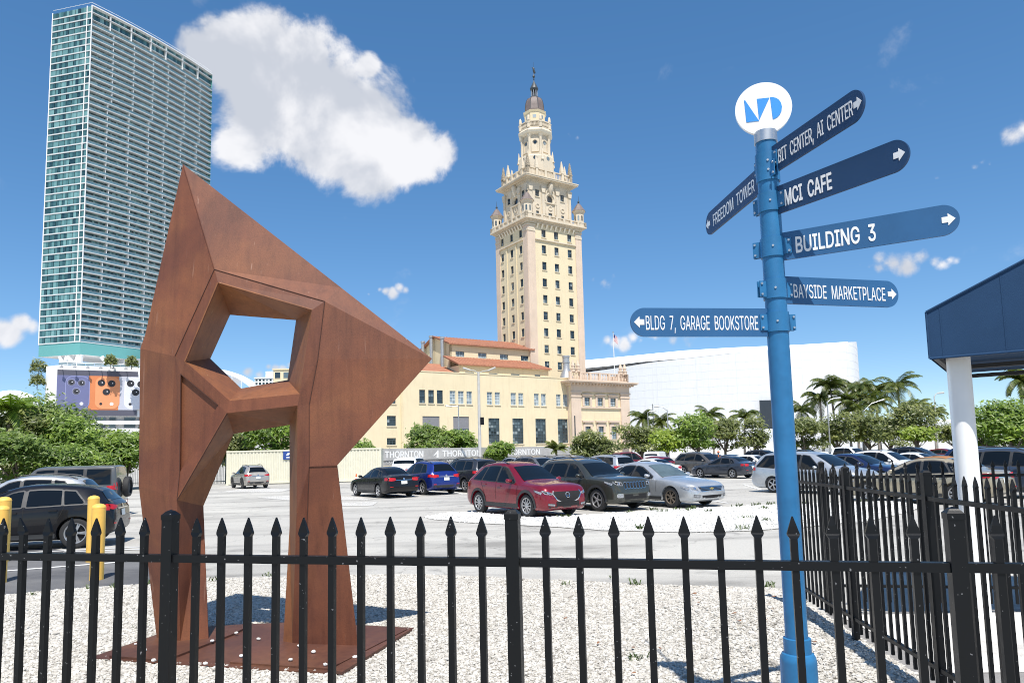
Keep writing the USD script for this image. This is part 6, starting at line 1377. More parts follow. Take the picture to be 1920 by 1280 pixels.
# right: street trees before the arena
for i, (lb, x, d, h, w, mt, n, th, gp_, sd) in enumerate([
    ('olive green tree right of the stone pavilion, behind the yellowish one', 1205, 100, 5.4, 7.6, LEAF_C, 5500, 1.5, True, 61), ('yellow-green tree before the white arena wall, left of the rounder dark one', 1252, 93, 4.7, 6.0, LEAF_Y, 5000, 1.5, False, 62),
    ('full green tree with a dark forked trunk before the arena', 1312, 92, 6.6, 6.8, LEAF_A, 7000, 1.9, False, 63), ('wide olive tree right of the full green one before the arena', 1362, 96, 5.9, 7.2, LEAF_C, 5500, 1.6, True, 64),
    ('thin airy tree left of the blue post before the arena', 1418, 95, 6.4, 4.8, LEAF_C, 2600, 1.5, True, 65), ('dark grey-green tree just right of the blue post', 1512, 88, 5.8, 6.6, LEAF_C, 4200, 1.4, True, 66), ('dark airy tree below the palm group, left one', 1572, 90, 6.2, 6.4, LEAF_C, 4000, 1.6, True, 67),
    ('dark airy tree below the palm group, right one', 1633, 92, 6.6, 7.0, LEAF_C, 4600, 1.7, True, 68), ('olive tree behind the airy ones near the white terraces', 1672, 98, 5.8, 6.4, LEAF_C, 3400, 1.5, True, 69), ('wide tree with a lime-green lower side left of the white column', 1722, 82, 6.9, 8.6, LEAF_C, 7500, 2.2, True, 70)]):
    tree('street_tree', lb, x, 868, d, h, w, mt, n, .22, th, sd, gaps=gp_)
tree('street_tree', 'lime-green low crown in front of the wide tree left of the white column', 1722, 868, 78, 3.7, 3.9, LEAF_Y, 2600, .2, 2.0, 75)
tree('street_tree', 'dense dark tree at the right edge of the photo', 1898, 868, 60, 5.4, 6.6, LEAF_A, 8000, .2, .9, 76)
tree('street_tree', 'small tree between the pale poles and the dense dark tree', 1852, 868, 84, 4.9, 5.0, LEAF_B, 4000, .22, 1.2, 77)
tree('street_tree', 'hazy low tree far right behind the pale poles', 1800, 862, 120, 5.4, 9, LEAF_C, 3500, .3, 1.2, 78)
tree('street_tree', 'dense tree beyond the right edge of the photo', 1985, 868, 60, 6.2, 7.6, LEAF_B, 5000, .2, .9, 79)
palm('tall palm at the right edge of the photo above the dense dark tree', 1922, 722, 72, 80, 2.6, 20)
for i, (lb, x, y, d, cr) in enumerate([('palm right of the stone pavilion before the white wall', 1203, 790, 125, 3.2), ('palm beside the grey lamp post before the white wall', 1243, 798, 122, 3.0), ('dark palm behind the full green tree before the arena', 1340, 787, 118, 3.4), ('palm left of the dark screen on the arena wall', 1397, 788, 118, 3.2), ('palm close to the right of the blue post', 1506, 775, 112, 3.2),
    ('palm at the left of the palm group before the arena', 1545, 752, 108, 3.4), ('high palm at the left top of the palm group', 1571, 730, 106, 3.6), ('palm with hanging fronds in the middle of the palm group', 1598, 758, 104, 3.6), ('high palm in the middle of the palm group', 1622, 735, 106, 3.6), ('pale yellowish palm low in the palm group', 1612, 775, 102, 3.2), ('palm right of the middle of the palm group', 1653, 738, 108, 3.5), ('yellow-green palm low right in the palm group', 1650, 762, 103, 3.2), ('highest palm at the right of the palm group', 1695, 731, 104, 3.7), ('small palm right of the palm group', 1720, 770, 120, 3.0), ('low palm left of the white column', 1757, 782, 112, 2.6)]):
    palm(lb, x, y, d, 90 + i, cr * .98, 22, droop=1.0)
for i, (x, y, d, s) in enumerate(((73, 690, 276, 3.6), (70, 715, 274, 3.0), (208, 678, 276, 2.6), (247, 680, 276, 2.6))):
    c = AT(x, y, d); T = thing('terrace_plant', ('dark bushy plant on the upper left corner of the white podium', 'dark bushy plant lower on the left side of the white podium', 'small palm on the podium terrace under the glass tower, left one', 'small palm on the podium terrace under the glass tower, beside the sculpture')[i], 'plant', loc=c - [0, 0, s])
    v, f = leaf_cloud(np.random.default_rng(200 + i), [((0, 0, s), (s * .8, s * .8, s))], 900, .55); part(T, 'foliage', (v, f), LEAF_C); part(T, 'stem', MB().tube([(0, 0, 0), (0, 0, s)], .15, 5), BARK)
# weeds and dry leaves on the gravel
r5 = np.random.default_rng(8)
def weed(px, py, n, s, z=None):
    c = G(px, py); c[2] = bed_z(c[0], c[1]) if z is None else z; mb = MB()
    for k in range(n):
        a = r5.uniform(0, 2 * PI); u = np.array([math.cos(a), math.sin(a), 0]); o = c + r5.normal(0, s * .6, 3) * [1, .6, 0]; l = s * r5.uniform(.5, 1.3); q = np.array([-u[1], u[0], 0]) * s * .10
        mb.add([o - q, o + q, o + u * l * .5 + [0, 0, l * .7] + q * .8, o + u * l + [0, 0, l * .75], o + u * l * .5 + [0, 0, l * .7] - q * .8], [[0, 1, 2], [0, 2, 4], [4, 2, 3]])
    return mb
WD = MB()
for px, py, n, s in ((280, 1096, 14, .09), (402, 1090, 14, .09), (510, 1081, 18, .10), (170, 1105, 12, .08), (215, 1103, 10, .08), (1056, 1098, 12, .07), (1188, 1097, 16, .10), (1443, 1104, 18, .10), (1146, 1084, 6, .05), (1194, 1240, 26, .07), (55, 1117, 10, .07), (268, 1178, 9, .06)):
    WD.mesh(weed(px, py, n, s))
for px, py in ((1060, 972), (1225, 958), (1270, 958), (1300, 956), (1385, 951), (1420, 949), (1445, 947), (1330, 962), (1400, 975), (1440, 980), (1240, 962), (1180, 964), (1510, 946), (1560, 944), (1620, 942), (1290, 960), (1430, 957), (1200, 993), (1395, 994)):
    WD.mesh(weed(px, py, 22, .13, .03))
single('weeds', WD, GRASS, 'small green weeds growing along the edges of the gravel', 'weeds', kind='stuff')
for i, (x, y) in enumerate([(1027, 1152), (1060, 1165), (1310, 1151), (1378, 1181), (1387, 1196), (1435, 1198), (1451, 1177), (1122, 1212), (1188, 1222), (1238, 1227), (1378, 1129), (1302, 1127), (1188, 1270), (1443, 1166), (1500, 1227), (1530, 1246), (1443, 1262), (166, 1268), (1160, 1141), (1448, 1108), (1535, 1150), (1452, 1145)]):
    c = G(x, y); c[2] = bed_z(c[0], c[1]) + .028; s = r5.uniform(.022, .045); a = r5.uniform(0, 2 * PI); q = np.array([[-1, 0, 0], [-.3, -.45, .25], [.5, -.3, .1], [1.0, 0, .3], [.4, .4, .35], [-.4, .4, .1]]) * s
    q = np.stack([q[:, 0] * math.cos(a) - q[:, 1] * math.sin(a), q[:, 0] * math.sin(a) + q[:, 1] * math.cos(a), q[:, 2]], 1) + c
    single('dry_leaf', (q, np.array([[0, 1, 2], [0, 2, 3], [0, 3, 4], [0, 4, 5]])), DRY, 'small brown dry leaf lying on the pale gravel', 'leaf', group='dry leaves on the gravel')
# ---------------------------------------------------------------- cars
def S_(L, W, H, **k):
    d = dict(L=L, W=W, H=H); d.update(k); return d
# s runs from the front bumper to the rear one; top and belt lines are (s, z), hw the half-width of the top as a share of W/2
KINDS = {
 'suv': S_(4.55, 1.84, 1.68, fo=.93, wb=2.70, r=.36, arch=1.13, zb=.22,
   top=[(0, .60), (.04, .74), (.13, .90), (.32, .985), (.8, 1.045), (1.22, 1.10), (1.65, 1.33), (2.05, 1.55), (2.45, 1.655), (2.9, 1.68), (3.5, 1.635), (4.02, 1.535), (4.28, 1.26), (4.43, 1.06), (4.52, .92), (4.55, .66)],
   belt=[(0, .58), (.3, .88), (1.2, 1.0), (2.4, 1.05), (3.5, 1.10), (4.2, 1.12), (4.55, .66)], hw=[(0, .62), (.15, .76), (.5, .80), (1.2, .80), (2.05, .66), (2.6, .65), (3.6, .61), (4.05, .58), (4.4, .74), (4.55, .64)],
   cowl=1.24, ws=2.03, rg=(4.04, 4.38), win=[(1.50, 2.17, 2.50, 2.47), (2.60, 2.57, 3.38, 3.28), (3.46, 3.36, 3.98, 3.62)], clad=.13, rack=True),
 'boxsuv': S_(4.65, 1.87, 1.70, fo=.92, wb=2.72, r=.37, arch=1.13, zb=.24,
   top=[(0, .62), (.03, .80), (.09, .99), (.25, 1.06), (.8, 1.11), (1.25, 1.14), (1.65, 1.37), (1.98, 1.57), (2.35, 1.675), (2.9, 1.70), (3.7, 1.675), (4.15, 1.60), (4.40, 1.30), (4.55, 1.08), (4.63, .95), (4.65, .66)],
   belt=[(0, .60), (.3, .96), (1.2, 1.06), (2.4, 1.09), (3.6, 1.12), (4.3, 1.15), (4.65, .66)], hw=[(0, .66), (.12, .80), (.5, .82), (1.2, .82), (1.98, .69), (2.6, .68), (3.8, .64), (4.2, .62), (4.5, .78), (4.65, .68)],
   cowl=1.27, ws=1.96, rg=(4.18, 4.5), win=[(1.50, 2.10, 2.48, 2.46), (2.57, 2.55, 3.42, 3.36), (3.50, 3.44, 4.12, 3.86)], clad=.13, rack=True),
 'bigsuv': S_(4.90, 1.93, 1.76, fo=.95, wb=2.82, r=.38, arch=1.12, zb=.22,
   top=[(0, .62), (.03, .80), (.10, .98), (.28, 1.06), (.85, 1.13), (1.35, 1.18), (1.75, 1.40), (2.12, 1.61), (2.5, 1.72), (3.1, 1.76), (4.0, 1.725), (4.45, 1.63), (4.68, 1.33), (4.80, 1.12), (4.88, .98), (4.90, .68)],
   belt=[(0, .60), (.3, .95), (1.3, 1.08), (2.5, 1.12), (3.8, 1.16), (4.5, 1.19), (4.9, .68)], hw=[(0, .66), (.12, .80), (.5, .82), (1.3, .82), (2.12, .69), (2.8, .68), (4.0, .64), (4.45, .62), (4.75, .78), (4.9, .68)],
   cowl=1.37, ws=2.10, rg=(4.47, 4.76), win=[(1.62, 2.26, 2.66, 2.63), (2.76, 2.73, 3.60, 3.55), (3.70, 3.64, 4.45, 4.22)], clad=.13, rack=True),
 'sedan': S_(4.72, 1.83, 1.45, fo=.95, wb=2.73, r=.335, arch=1.12, zb=.19,
   top=[(0, .52), (.05, .66), (.16, .76), (.4, .825), (.95, .90), (1.40, .955), (1.85, 1.18), (2.25, 1.36), (2.6, 1.435), (2.95, 1.45), (3.35, 1.405), (3.75, 1.275), (4.08, 1.11), (4.25, 1.055), (4.55, 1.02), (4.66, .93), (4.72, .58)],
   belt=[(0, .50), (.35, .74), (1.4, .90), (2.6, .945), (3.6, .985), (4.2, 1.00), (4.6, .97), (4.72, .58)], hw=[(0, .60), (.15, .74), (.5, .80), (1.4, .79), (2.25, .64), (2.9, .62), (3.5, .60), (4.05, .68), (4.3, .76), (4.6, .74), (4.72, .62)],
   cowl=1.43, ws=2.23, rg=(3.42, 4.06), win=[(1.68, 2.36, 2.66, 2.62), (2.75, 2.71, 3.52, 3.28), (3.58, 3.37, 3.86, 3.58)], clad=.10, rack=False),
 'hatch': S_(4.34, 1.80, 1.47, fo=.90, wb=2.65, r=.35, arch=1.12, zb=.20,
   top=[(0, .54), (.05, .68), (.15, .80), (.4, .87), (.85, .93), (1.22, .985), (1.65, 1.20), (2.05, 1.38), (2.4, 1.455), (2.8, 1.47), (3.5, 1.415), (3.92, 1.32), (4.12, 1.10), (4.26, .98), (4.32, .90), (4.34, .62)],
   belt=[(0, .52), (.35, .78), (1.2, .92), (2.4, .965), (3.4, 1.0), (4.1, 1.02), (4.34, .62)], hw=[(0, .62), (.15, .76), (.5, .80), (1.2, .79), (2.05, .65), (2.7, .63), (3.5, .60), (3.95, .58), (4.2, .74), (4.34, .66)],
   cowl=1.25, ws=2.03, rg=(3.94, 4.2), win=[(1.50, 2.16, 2.42, 2.40), (2.52, 2.50, 3.24, 3.18), (3.30, 3.22, 3.72, 3.46)], clad=.10, rack=False),
 'minivan': S_(5.15, 2.0, 1.75, fo=.95, wb=3.0, r=.355, arch=1.10, zb=.19,
   top=[(0, .58), (.05, .74), (.15, .88), (.4, .985), (.8, 1.06), (1.1, 1.12), (1.6, 1.40), (2.05, 1.62), (2.5, 1.725), (3.2, 1.75), (4.3, 1.715), (4.72, 1.62), (4.95, 1.28), (5.06, 1.08), (5.13, .95), (5.15, .66)],
   belt=[(0, .56), (.35, .86), (1.1, 1.0), (2.5, 1.03), (3.8, 1.06), (4.8, 1.12), (5.15, .66)], hw=[(0, .60), (.15, .74), (.5, .80), (1.1, .80), (2.05, .68), (2.8, .67), (4.2, .64), (4.75, .60), (5.0, .76), (5.15, .66)],
   cowl=1.13, ws=2.03, rg=(4.74, 5.02), win=[(1.66, 2.25, 2.58, 2.56), (2.68, 2.66, 3.72, 3.68), (3.84, 3.80, 4.78, 4.45)], clad=.08, rack=False),
 'pickup': S_(5.7, 2.02, 1.90, fo=.98, wb=3.65, r=.40, arch=1.12, zb=.30,
   top=[(0, .75), (.03, .95), (.08, 1.14), (.25, 1.20), (.9, 1.25), (1.35, 1.28), (1.7, 1.52), (2.02, 1.76), (2.3, 1.87), (2.8, 1.90), (3.5, 1.87), (3.75, 1.80), (3.86, 1.42), (3.90, 1.27), (4.2, 1.26), (5.6, 1.26), (5.67, 1.22), (5.7, .72)],
   belt=[(0, .72), (.3, 1.08), (1.3, 1.18), (3.8, 1.22), (5.5, 1.22), (5.7, .72)], hw=[(0, .72), (.12, .84), (1.3, .85), (2.02, .72), (3.6, .70), (3.88, .84), (4.2, .90), (5.6, .90), (5.7, .80)],
   cowl=1.36, ws=2.0, rg=(3.77, 3.87), win=[(1.62, 2.16, 2.55, 2.55), (2.65, 2.65, 3.62, 3.50)], clad=.12, rack=False),
 'van': S_(4.75, 1.83, 1.88, fo=.95, wb=2.92, r=.33, arch=1.10, zb=.20,
   top=[(0, .60), (.05, .78), (.15, .94), (.45, 1.06), (.9, 1.16), (1.4, 1.50), (1.75, 1.74), (2.1, 1.84), (2.6, 1.88), (4.4, 1.87), (4.62, 1.82), (4.68, 1.5), (4.72, 1.0), (4.75, .60)],
   belt=[(0, .58), (.35, .92), (1.0, 1.04), (3, 1.10), (4.6, 1.10), (4.75, .60)], hw=[(0, .64), (.15, .78), (.9, .80), (1.75, .72), (2.6, .76), (4.5, .76), (4.75, .74)],
   cowl=.93, ws=1.73, rg=(4.63, 4.70), win=[(1.36, 1.92, 2.35, 2.33)], clad=.10, rack=False),
 'jeep': S_(4.55, 1.87, 1.86, fo=.72, wb=2.95, r=.40, arch=1.16, zb=.36,
   top=[(0, .80), (.02, 1.0), (.06, 1.14), (.25, 1.17), (.9, 1.20), (1.35, 1.22), (1.50, 1.40), (1.72, 1.72), (1.86, 1.82), (2.2, 1.86), (3.6, 1.86), (4.38, 1.85), (4.46, 1.80), (4.50, 1.3), (4.53, 1.0), (4.55, .66)],
   belt=[(0, .78), (.3, 1.06), (1.4, 1.14), (4.4, 1.16), (4.55, .66)], hw=[(0, .62), (.2, .66), (1.3, .72), (1.8, .80), (3.6, .80), (4.4, .79), (4.55, .80)],
   cowl=1.37, ws=1.82, rg=(4.47, 4.52), win=[(1.62, 1.90, 2.45, 2.45), (2.56, 2.56, 3.40, 3.40), (3.52, 3.52, 4.32, 4.30)], clad=.14, rack=False)}
_ck = {}
class Body:
    """Lofted body of one kind, with a place on it for every panel."""
    def __init__(B, kind):
        K = B.K = KINDS[kind]; B.L, B.hw0 = K['L'], K['W'] / 2; Lg = B.L
        P = lambda pts: PchipInterpolator(*np.array(sorted(pts), float).T)
        B.top, B.belt, B.hwf = P(K['top']), P(K['belt']), P(K['hw'])
        B.bot = P([(0, .36), (.06, K['zb'] + .07), (.25, K['zb']), (Lg - .5, K['zb']), (Lg - .12, K['zb'] + .10), (Lg, .40)])
        B.plan = P([(0, .70), (.06, .81), (.16, .90), (.35, .962), (.75, .995), (1.2, 1.0), (Lg - 1.0, 1.0), (Lg - .45, .975), (Lg - .18, .93), (Lg - .06, .87), (Lg, .78)])
        st = np.unique(np.concatenate([[0, .02, .05, .09, .14, .2, .28, .38], np.linspace(.5, Lg - .5, 40), Lg - np.array([.38, .28, .2, .14, .09, .05, .02, 0])]))
        rings = np.array([B.section(s) for s in st]); n = len(st); m = rings.shape[1]
        full = np.concatenate([rings, rings[:, -2:0:-1] * [1, -1, 1]], 1); q = full.shape[1]
        i, j = np.meshgrid(np.arange(n - 1), np.arange(q), indexing='ij')
        f = np.stack([i * q + j, i * q + (j + 1) % q, (i + 1) * q + (j + 1) % q, (i + 1) * q + j], -1).reshape(-1, 4)
        v = full.reshape(-1, 3); c0, c1 = len(v), len(v) + 1; jj = np.arange(q)
        v = np.vstack([v, [Lg / 2 + .015, 0, full[0, :, 2].mean()], [-Lg / 2 - .015, 0, full[-1, :, 2].mean()]])
        f = np.vstack([tri(f), np.stack([np.full(q, c0), (jj + 1) % q, jj], 1), np.stack([np.full(q, c1), (n - 1) * q + jj, (n - 1) * q + (jj + 1) % q], 1)])
        man = manifold3d.Manifold(manifold3d.Mesh(v.astype(np.float32), f.astype(np.uint32)))
        if man.volume() < 0: man = manifold3d.Manifold(manifold3d.Mesh(v.astype(np.float32), f[:, ::-1].astype(np.uint32)))
        B.wx = [Lg / 2 - K['fo'], Lg / 2 - K['fo'] - K['wb']]; R = K['r'] * K['arch']
        for x in B.wx:
            for sg in (-1, 1):
                c = manifold3d.Manifold.cylinder(.42, R, R, 32).rotate([90, 0, 0]).translate([x, sg * B.hw0 + (.42 if sg > 0 else 0.0) - (.0 if sg > 0 else 0) + (0 if sg > 0 else 0), K['r']])
                c = manifold3d.Manifold.cylinder(.6, R, R, 32, True).rotate([90, 0, 0]).translate([x, sg * (B.hw0), K['r']]); man = man - c
        B.man = man
        # maps from the side, front and rear views to the skin
        side = rings[:, 4:14].reshape(-1, 3); B.sy = LinearNDInterpolator(side[:, [0, 2]], side[:, 1])
        def view(sel):
            p = full[sel].reshape(-1, 3); return LinearNDInterpolator(p[:, [1, 2]] + 1e-5 * np.arange(len(p))[:, None] % 7e-4, p[:, 0])
        nf = int((st < 1.0).sum()); B.fx = view(slice(0, nf)); nr = int((st > Lg - .75).sum()); B.rx = view(slice(n - nr, n))
    def section(B, s):
        w = B.hw0 * float(B.plan(s)); zb, zt = float(B.bot(s)), float(B.top(s)); be = min(float(B.belt(s)), zt - .015); wt = min(B.hw0 * float(B.hwf(s)), w * .97); x = B.L / 2 - s
        zm = zb + (be - zb) * .52; p = [(0, zb), (.55 * w, zb), (.84 * w, zb), (.93 * w, zb + .03), (.975 * w, zb + .10), (.99 * w, zb + (be - zb) * .28), (w, zm), (.995 * w, zb + (be - zb) * .76), (.975 * w, be - .035), (.955 * w, be)]
        hi = zt - .055 * min(1, (zt - be) / .3) - .004
        for t in (.33, .66, 1.0): p.append((.955 * w + (wt + .015 - .955 * w) * t + .018 * math.sin(t * PI) * ((zt - be) > .12), be + (hi - be) * t))
        cr = .028
        p += [(wt - .035, zt - .018), (wt * .8, zt + cr * .36 - .004), (wt * .5, zt + cr * .75), (0, zt + cr)]
        return np.array([(x, y, z) for y, z in p])
    def ztop(B, s, y):
        wt = B.hw0 * float(B.hwf(s)); return float(B.top(s)) + .028 * (1 - (y / wt) ** 2) - .012 * (abs(y) / wt) ** 4
    def side(B, poly, sgn, off=.006, step=.12):
        """poly in (s, z) on the flank"""
        if poly.area < 2e-5: return None
        p, t = tri2d(poly, step); y = B.sy(np.column_stack([B.L / 2 - p[:, 0], p[:, 1]])); y = np.where(np.isnan(y), np.nanmean(y) if np.isfinite(y).any() else B.hw0 * .97, y) + off
        return np.column_stack([B.L / 2 - p[:, 0], sgn * y, p[:, 1]]), t if sgn < 0 else t[:, ::-1]
    def end(B, poly, front=True, off=.008, step=.07):
        """poly in (y, z) on the nose or the tail"""
        if poly.area < 2e-5: return None
        p, t = tri2d(poly, step); fx = B.fx if front else B.rx; x = fx(p)
        if np.isnan(x).all(): return None
        x = np.where(np.isnan(x), np.nanmean(x), x) + (off if front else -off); return np.column_stack([x, p]), t if front else t[:, ::-1]
    def topstrip(B, s0, s1, m0=.045, off=.007, n=9, fr=1.0):
        S, Y = np.linspace(s0, s1, n), np.linspace(-1, 1, 9); v = []
        for s in S:
            wt = (B.hw0 * float(B.hwf(s)) - m0) * fr
            for y in Y: v.append((B.L / 2 - s, y * wt, B.ztop(s, y * wt)))
        v = np.array(v).reshape(n, 9, 3); nn = np.cross(np.gradient(v, axis=0), np.gradient(v, axis=1)); nn /= np.linalg.norm(nn, axis=2, keepdims=True); nn *= np.sign(nn[..., 2:3]); v = v + nn * off
        i, j = np.meshgrid(np.arange(n - 1), np.arange(8), indexing='ij'); return v.reshape(-1, 3), np.stack([i * 9 + j, i * 9 + j + 1, (i + 1) * 9 + j + 1, (i + 1) * 9 + j], -1).reshape(-1, 4)
def body(kind):
    if kind not in _ck: _ck[kind] = Body(kind)
    return _ck[kind]
def wheel_meshes(r, spokes, w=.225, twin=False):
    tyre = MB(); pr = [(r * .66, -w / 2 + .01), (r * .80, -w / 2), (r * .93, -w / 2 + .012), (r * .99, -w / 2 + .045), (r, 0), (r * .99, w / 2 - .045), (r * .93, w / 2 - .012), (r * .80, w / 2), (r * .66, w / 2 - .01), (r * .66, -w / 2 + .01)]
    tyre.lathe(pr, 30, caps=False); disc = MB().lathe([(r * .665, .0), (r * .665, w / 2 - .075), (.01, w / 2 - .07)], 24)
    rim = MB().lathe([(r * .60, w / 2 - .05), (r * .62, w / 2 - .012), (r * .675, w / 2 - .008), (r * .68, w / 2 - .03)], 30, caps=False); zz = w / 2 - .025
    rim.lathe([(r * .17, zz - .03), (r * .16, zz), (r * .08, zz + .008)], 12)
    for k in range(spokes):
        for dq in ((-.10, .10) if twin else (0,)):
            a = 2 * PI * k / spokes; u, q = np.array([math.cos(a + dq), math.sin(a + dq), 0]), np.array([-math.sin(a + dq), math.cos(a + dq), 0]); h0, h1 = r * (.07 if not twin else .04) * (5 / spokes) ** .45, r * (.085 if not twin else .05) * (5 / spokes) ** .45
            rim.add([u * r * .12 - q * h0 + [0, 0, zz - .03], u * r * .12 + q * h0 + [0, 0, zz - .03], u * r * .64 + q * h1 + [0, 0, zz - .03], u * r * .64 - q * h1 + [0, 0, zz - .03], u * r * .12 - q * h0 * .8 + [0, 0, zz + .004], u * r * .12 + q * h0 * .8 + [0, 0, zz + .004], u * r * .64 + q * h1 * .8 + [0, 0, zz - .004], u * r * .64 - q * h1 * .8 + [0, 0, zz - .004]], BOXF)
    return tyre, disc, rim
def car(label, kind, pos, head, paintmat, name='parked_car', cat='car', scale=1.0, glass=None, rim=RIM, spokes=5, twin=True, nose='plain', tail='wide', detail=2, screen=None, clad=PLASTIC, roofmat=None, group=None):
    """pos: the car's middle on the ground; head: direction of travel in degrees."""
    B = body(kind); K = B.K; Lg = B.L; T = thing(name, label, cat, loc=pos, rot=math.radians(head), group=group)
    glass = glass or GLASS; screen = screen or glass
    if scale != 1: UsdGeom.Xformable(stage.GetPrimAtPath(T.path)).AddScaleOp().Set(Gf.Vec3f(scale))
    bd = part(T, 'body', B.man, paintmat, 32)
    zb = lambda s: float(B.belt(s))
    # side glass, pillars between, chrome or black edging
    allw = []
    for (a0, a1, b0, b1) in K['win']:
        t = np.linspace(0, 1, 9); lo = [(a0 + (b0 - a0) * q, zb(a0 + (b0 - a0) * q) + .022) for q in t]; hi = [(a1 + (b1 - a1) * q, float(B.top(a1 + (b1 - a1) * q)) - .115) for q in t[::-1]]
        pl = Polygon(lo + hi).buffer(0).buffer(-.02).buffer(.02); allw.append(pl)
    edge = shapely.union_all([p.buffer(.05) for p in allw]).buffer(.03).buffer(-.05)
    for sg in (-1, 1):
        dlo = B.side(edge, sg, .004)
        if dlo: part(T, 'window_edging', dlo, PLASTIC)
        for p in allw:
            g = B.side(p, sg, .009)
            if g: part(T, 'side_window', g, glass, True)
    part(T, 'windscreen', B.topstrip(K['cowl'] + .03, K['ws'] - .02, .05), screen, True)
    r0, r1 = K['rg']; part(T, 'rear_window', B.topstrip(r0 + .03, r1 - .02, .07), glass, True)
    if roofmat: part(T, 'roof_panel', B.topstrip(K['ws'] + .12, r0 - .1, .05, off=.006), roofmat, True)
    # wheels
    ty, di, ri = wheel_meshes(K['r'], spokes, twin=twin)
    for x in B.wx:
        for sg in (-1, 1):
            def place(m):
                v, f = VF(m); v = np.column_stack([v[:, 0], -v[:, 2] * 1.0, v[:, 1]]) if sg < 0 else np.column_stack([-v[:, 0], v[:, 2], v[:, 1]]); return v + [x, sg * (B.hw0 - .135), K['r']], f
            wp = part(T, 'wheel', place(ty), RUBBER, 40); part(wp, 'wheel_disc', place(di), HOLE, 40); part(wp, 'rim', place(ri), rim, 35)
            if detail > 0 and K['clad'] > .12:
                ring = Point(Lg / 2 - x, K['r']).buffer(K['r'] * K['arch'] + .085, 24).difference(Point(Lg / 2 - x, K['r']).buffer(K['r'] * K['arch'] - .002, 24)).intersection(rect(0, K['zb'] + .07, Lg, 3)); g = B.side(ring, sg, .010, .05)
                if g: part(T, 'arch_trim', g, clad, True)
    R = K['r'] * K['arch']; s1, s2 = K['fo'] + R + .02, K['fo'] + K['wb'] - R - .02
    for sg in (-1, 1):
        g = B.side(rect(s1, K['zb'] + .055, s2, K['zb'] + .06 + K['clad']), sg, .010); part(T, 'sill_trim', g, clad if K['clad'] > .12 else PLASTIC, True)
        if detail > 0:
            seams = [LineString([(a, K['zb'] + .30), (a, zb(a) - .03), (b, float(B.top(b)) - .13)]) for a, b in ((K['win'][0][2] + .05, K['win'][0][3] + .05),)]
            seams.append(LineString([(K['win'][0][0] - .10, K['zb'] + .32), (K['win'][0][0] - .14, zb(1.4) - .04)]))
            if len(K['win']) > 1: seams.append(LineString([(s2 - .05, K['zb'] + .34), (min(s2 + .1, K['win'][1][2] + .04), K['r'] + R + .05), (K['win'][1][2] + .06, zb(3.3) - .03)]))
            for q in seams:
                g = B.side(q.buffer(.006, cap_style='flat'), sg, .004, .2)
                if g: part(T, 'door_seam', g, HOLE)
            for (a, _, b, _) in K['win'][:2]:
                s = b - .16; z = zb(s) - .10; y = float(np.nan_to_num(B.sy(Lg / 2 - s, z), nan=B.hw0)); part(T, 'door_handle', MB().bar((Lg / 2 - s - .09, sg * (y + .022), z), (Lg / 2 - s + .09, sg * (y + .022), z), .022, .026), paintmat)
        # mirrors
        s = K['win'][0][0] + .16; z = zb(s) + .09; y = B.hw0 * .96; x = Lg / 2 - s
        mp_ = part(T, 'mirror', hull([((x, sg * (y + .06), z), .055), ((x - .01, sg * (y + .17), z + .01), .065), ((x + .05, sg * (y + .15), z), .045)], 10), paintmat, 50); part(mp_, 'mirror_arm', MB().bar((x, sg * (y - .06), z - .05), (x, sg * (y + .06), z - .03), .05), PLASTIC)
        if K['rack']:
            a = np.linspace(K['ws'] + .25, K['rg'][0] - .1, 8); part(T, 'roof_rail', MB().tube([(Lg / 2 - q, sg * (B.hw0 * float(B.hwf(q)) - .06), float(B.top(q)) + (.05 if 0 < i < 7 else .0)) for i, q in enumerate(a)], .018, 6), PLASTIC if nose != 'slots' else CHROME)
    w = B.hw0
    # nose
    if detail > 0:
        zt = float(B.top(.2)); E = lambda nm, pl, m, off=.012, fr=True, lab=None: (lambda g: part(T, nm, g, m, True, label=lab) if g else None)(B.end(pl, fr, off))
        mir = lambda pl: affinity.scale(pl, -1, 1, origin=(0, 0))
        zl = float(B.top(.10)) - .10
        if nose == 'shield':
            gr = Polygon([(-.50, zl + .03), (.50, zl + .03), (.53, zl - .03), (.40, zl - .20), (.20, zl - .285), (-.20, zl - .285), (-.40, zl - .20), (-.53, zl - .03)])
            E('grille_trim', gr.buffer(.035).difference(rect(-.49, zl + .02, .49, zl + .2)), CHROME, .010); E('grille', gr, HOLE, .016); E('emblem', Point(0, zl - .075).buffer(.085).difference(Point(0, zl - .075).buffer(.066)).union(Polygon([(-.07, zl - .05), (0, zl - .085), (.07, zl - .05), (0, zl - .105)])), CHROME, .026)
            hl = Polygon([(.50, zl - .045), (.60, zl + .0), (.80, zl + .075), (.84, zl + .055), (.78, zl - .04), (.62, zl - .06)]); lo_ = rect(-.45, .36, .45, .50); fog = Polygon([(.50, .42), (.72, .45), (.72, .40), (.52, .37)])
        elif nose == 'slots':
            for k in range(7): x = -.42 + .14 * k; sl = rect(x - .045, zl - .15, x + .045, zl + .045).buffer(-.02).buffer(.02); E('grille_trim', sl.buffer(.016), CHROME, .010); E('grille_slot', sl, HOLE, .016)
            hl = Polygon([(.54, zl - .06), (.56, zl + .05), (.80, zl + .09), (.83, zl + .04), (.74, zl - .05)]); lo_ = rect(-.50, .40, .50, .56); fog = rect(.56, .47, .76, .57).buffer(-.03).buffer(.03)
        elif nose == 'bars':
            gr = Polygon([(-.56, zl + .045), (.56, zl + .045), (.47, zl - .075), (-.47, zl - .075)]); E('grille_trim', gr.buffer(.02), CHROME, .010); E('grille', gr, HOLE, .016)
            for k in range(3): E('grille_bar', rect(-.50, zl - .045 + .036 * k, .50, zl - .033 + .036 * k), CHROME, .022)
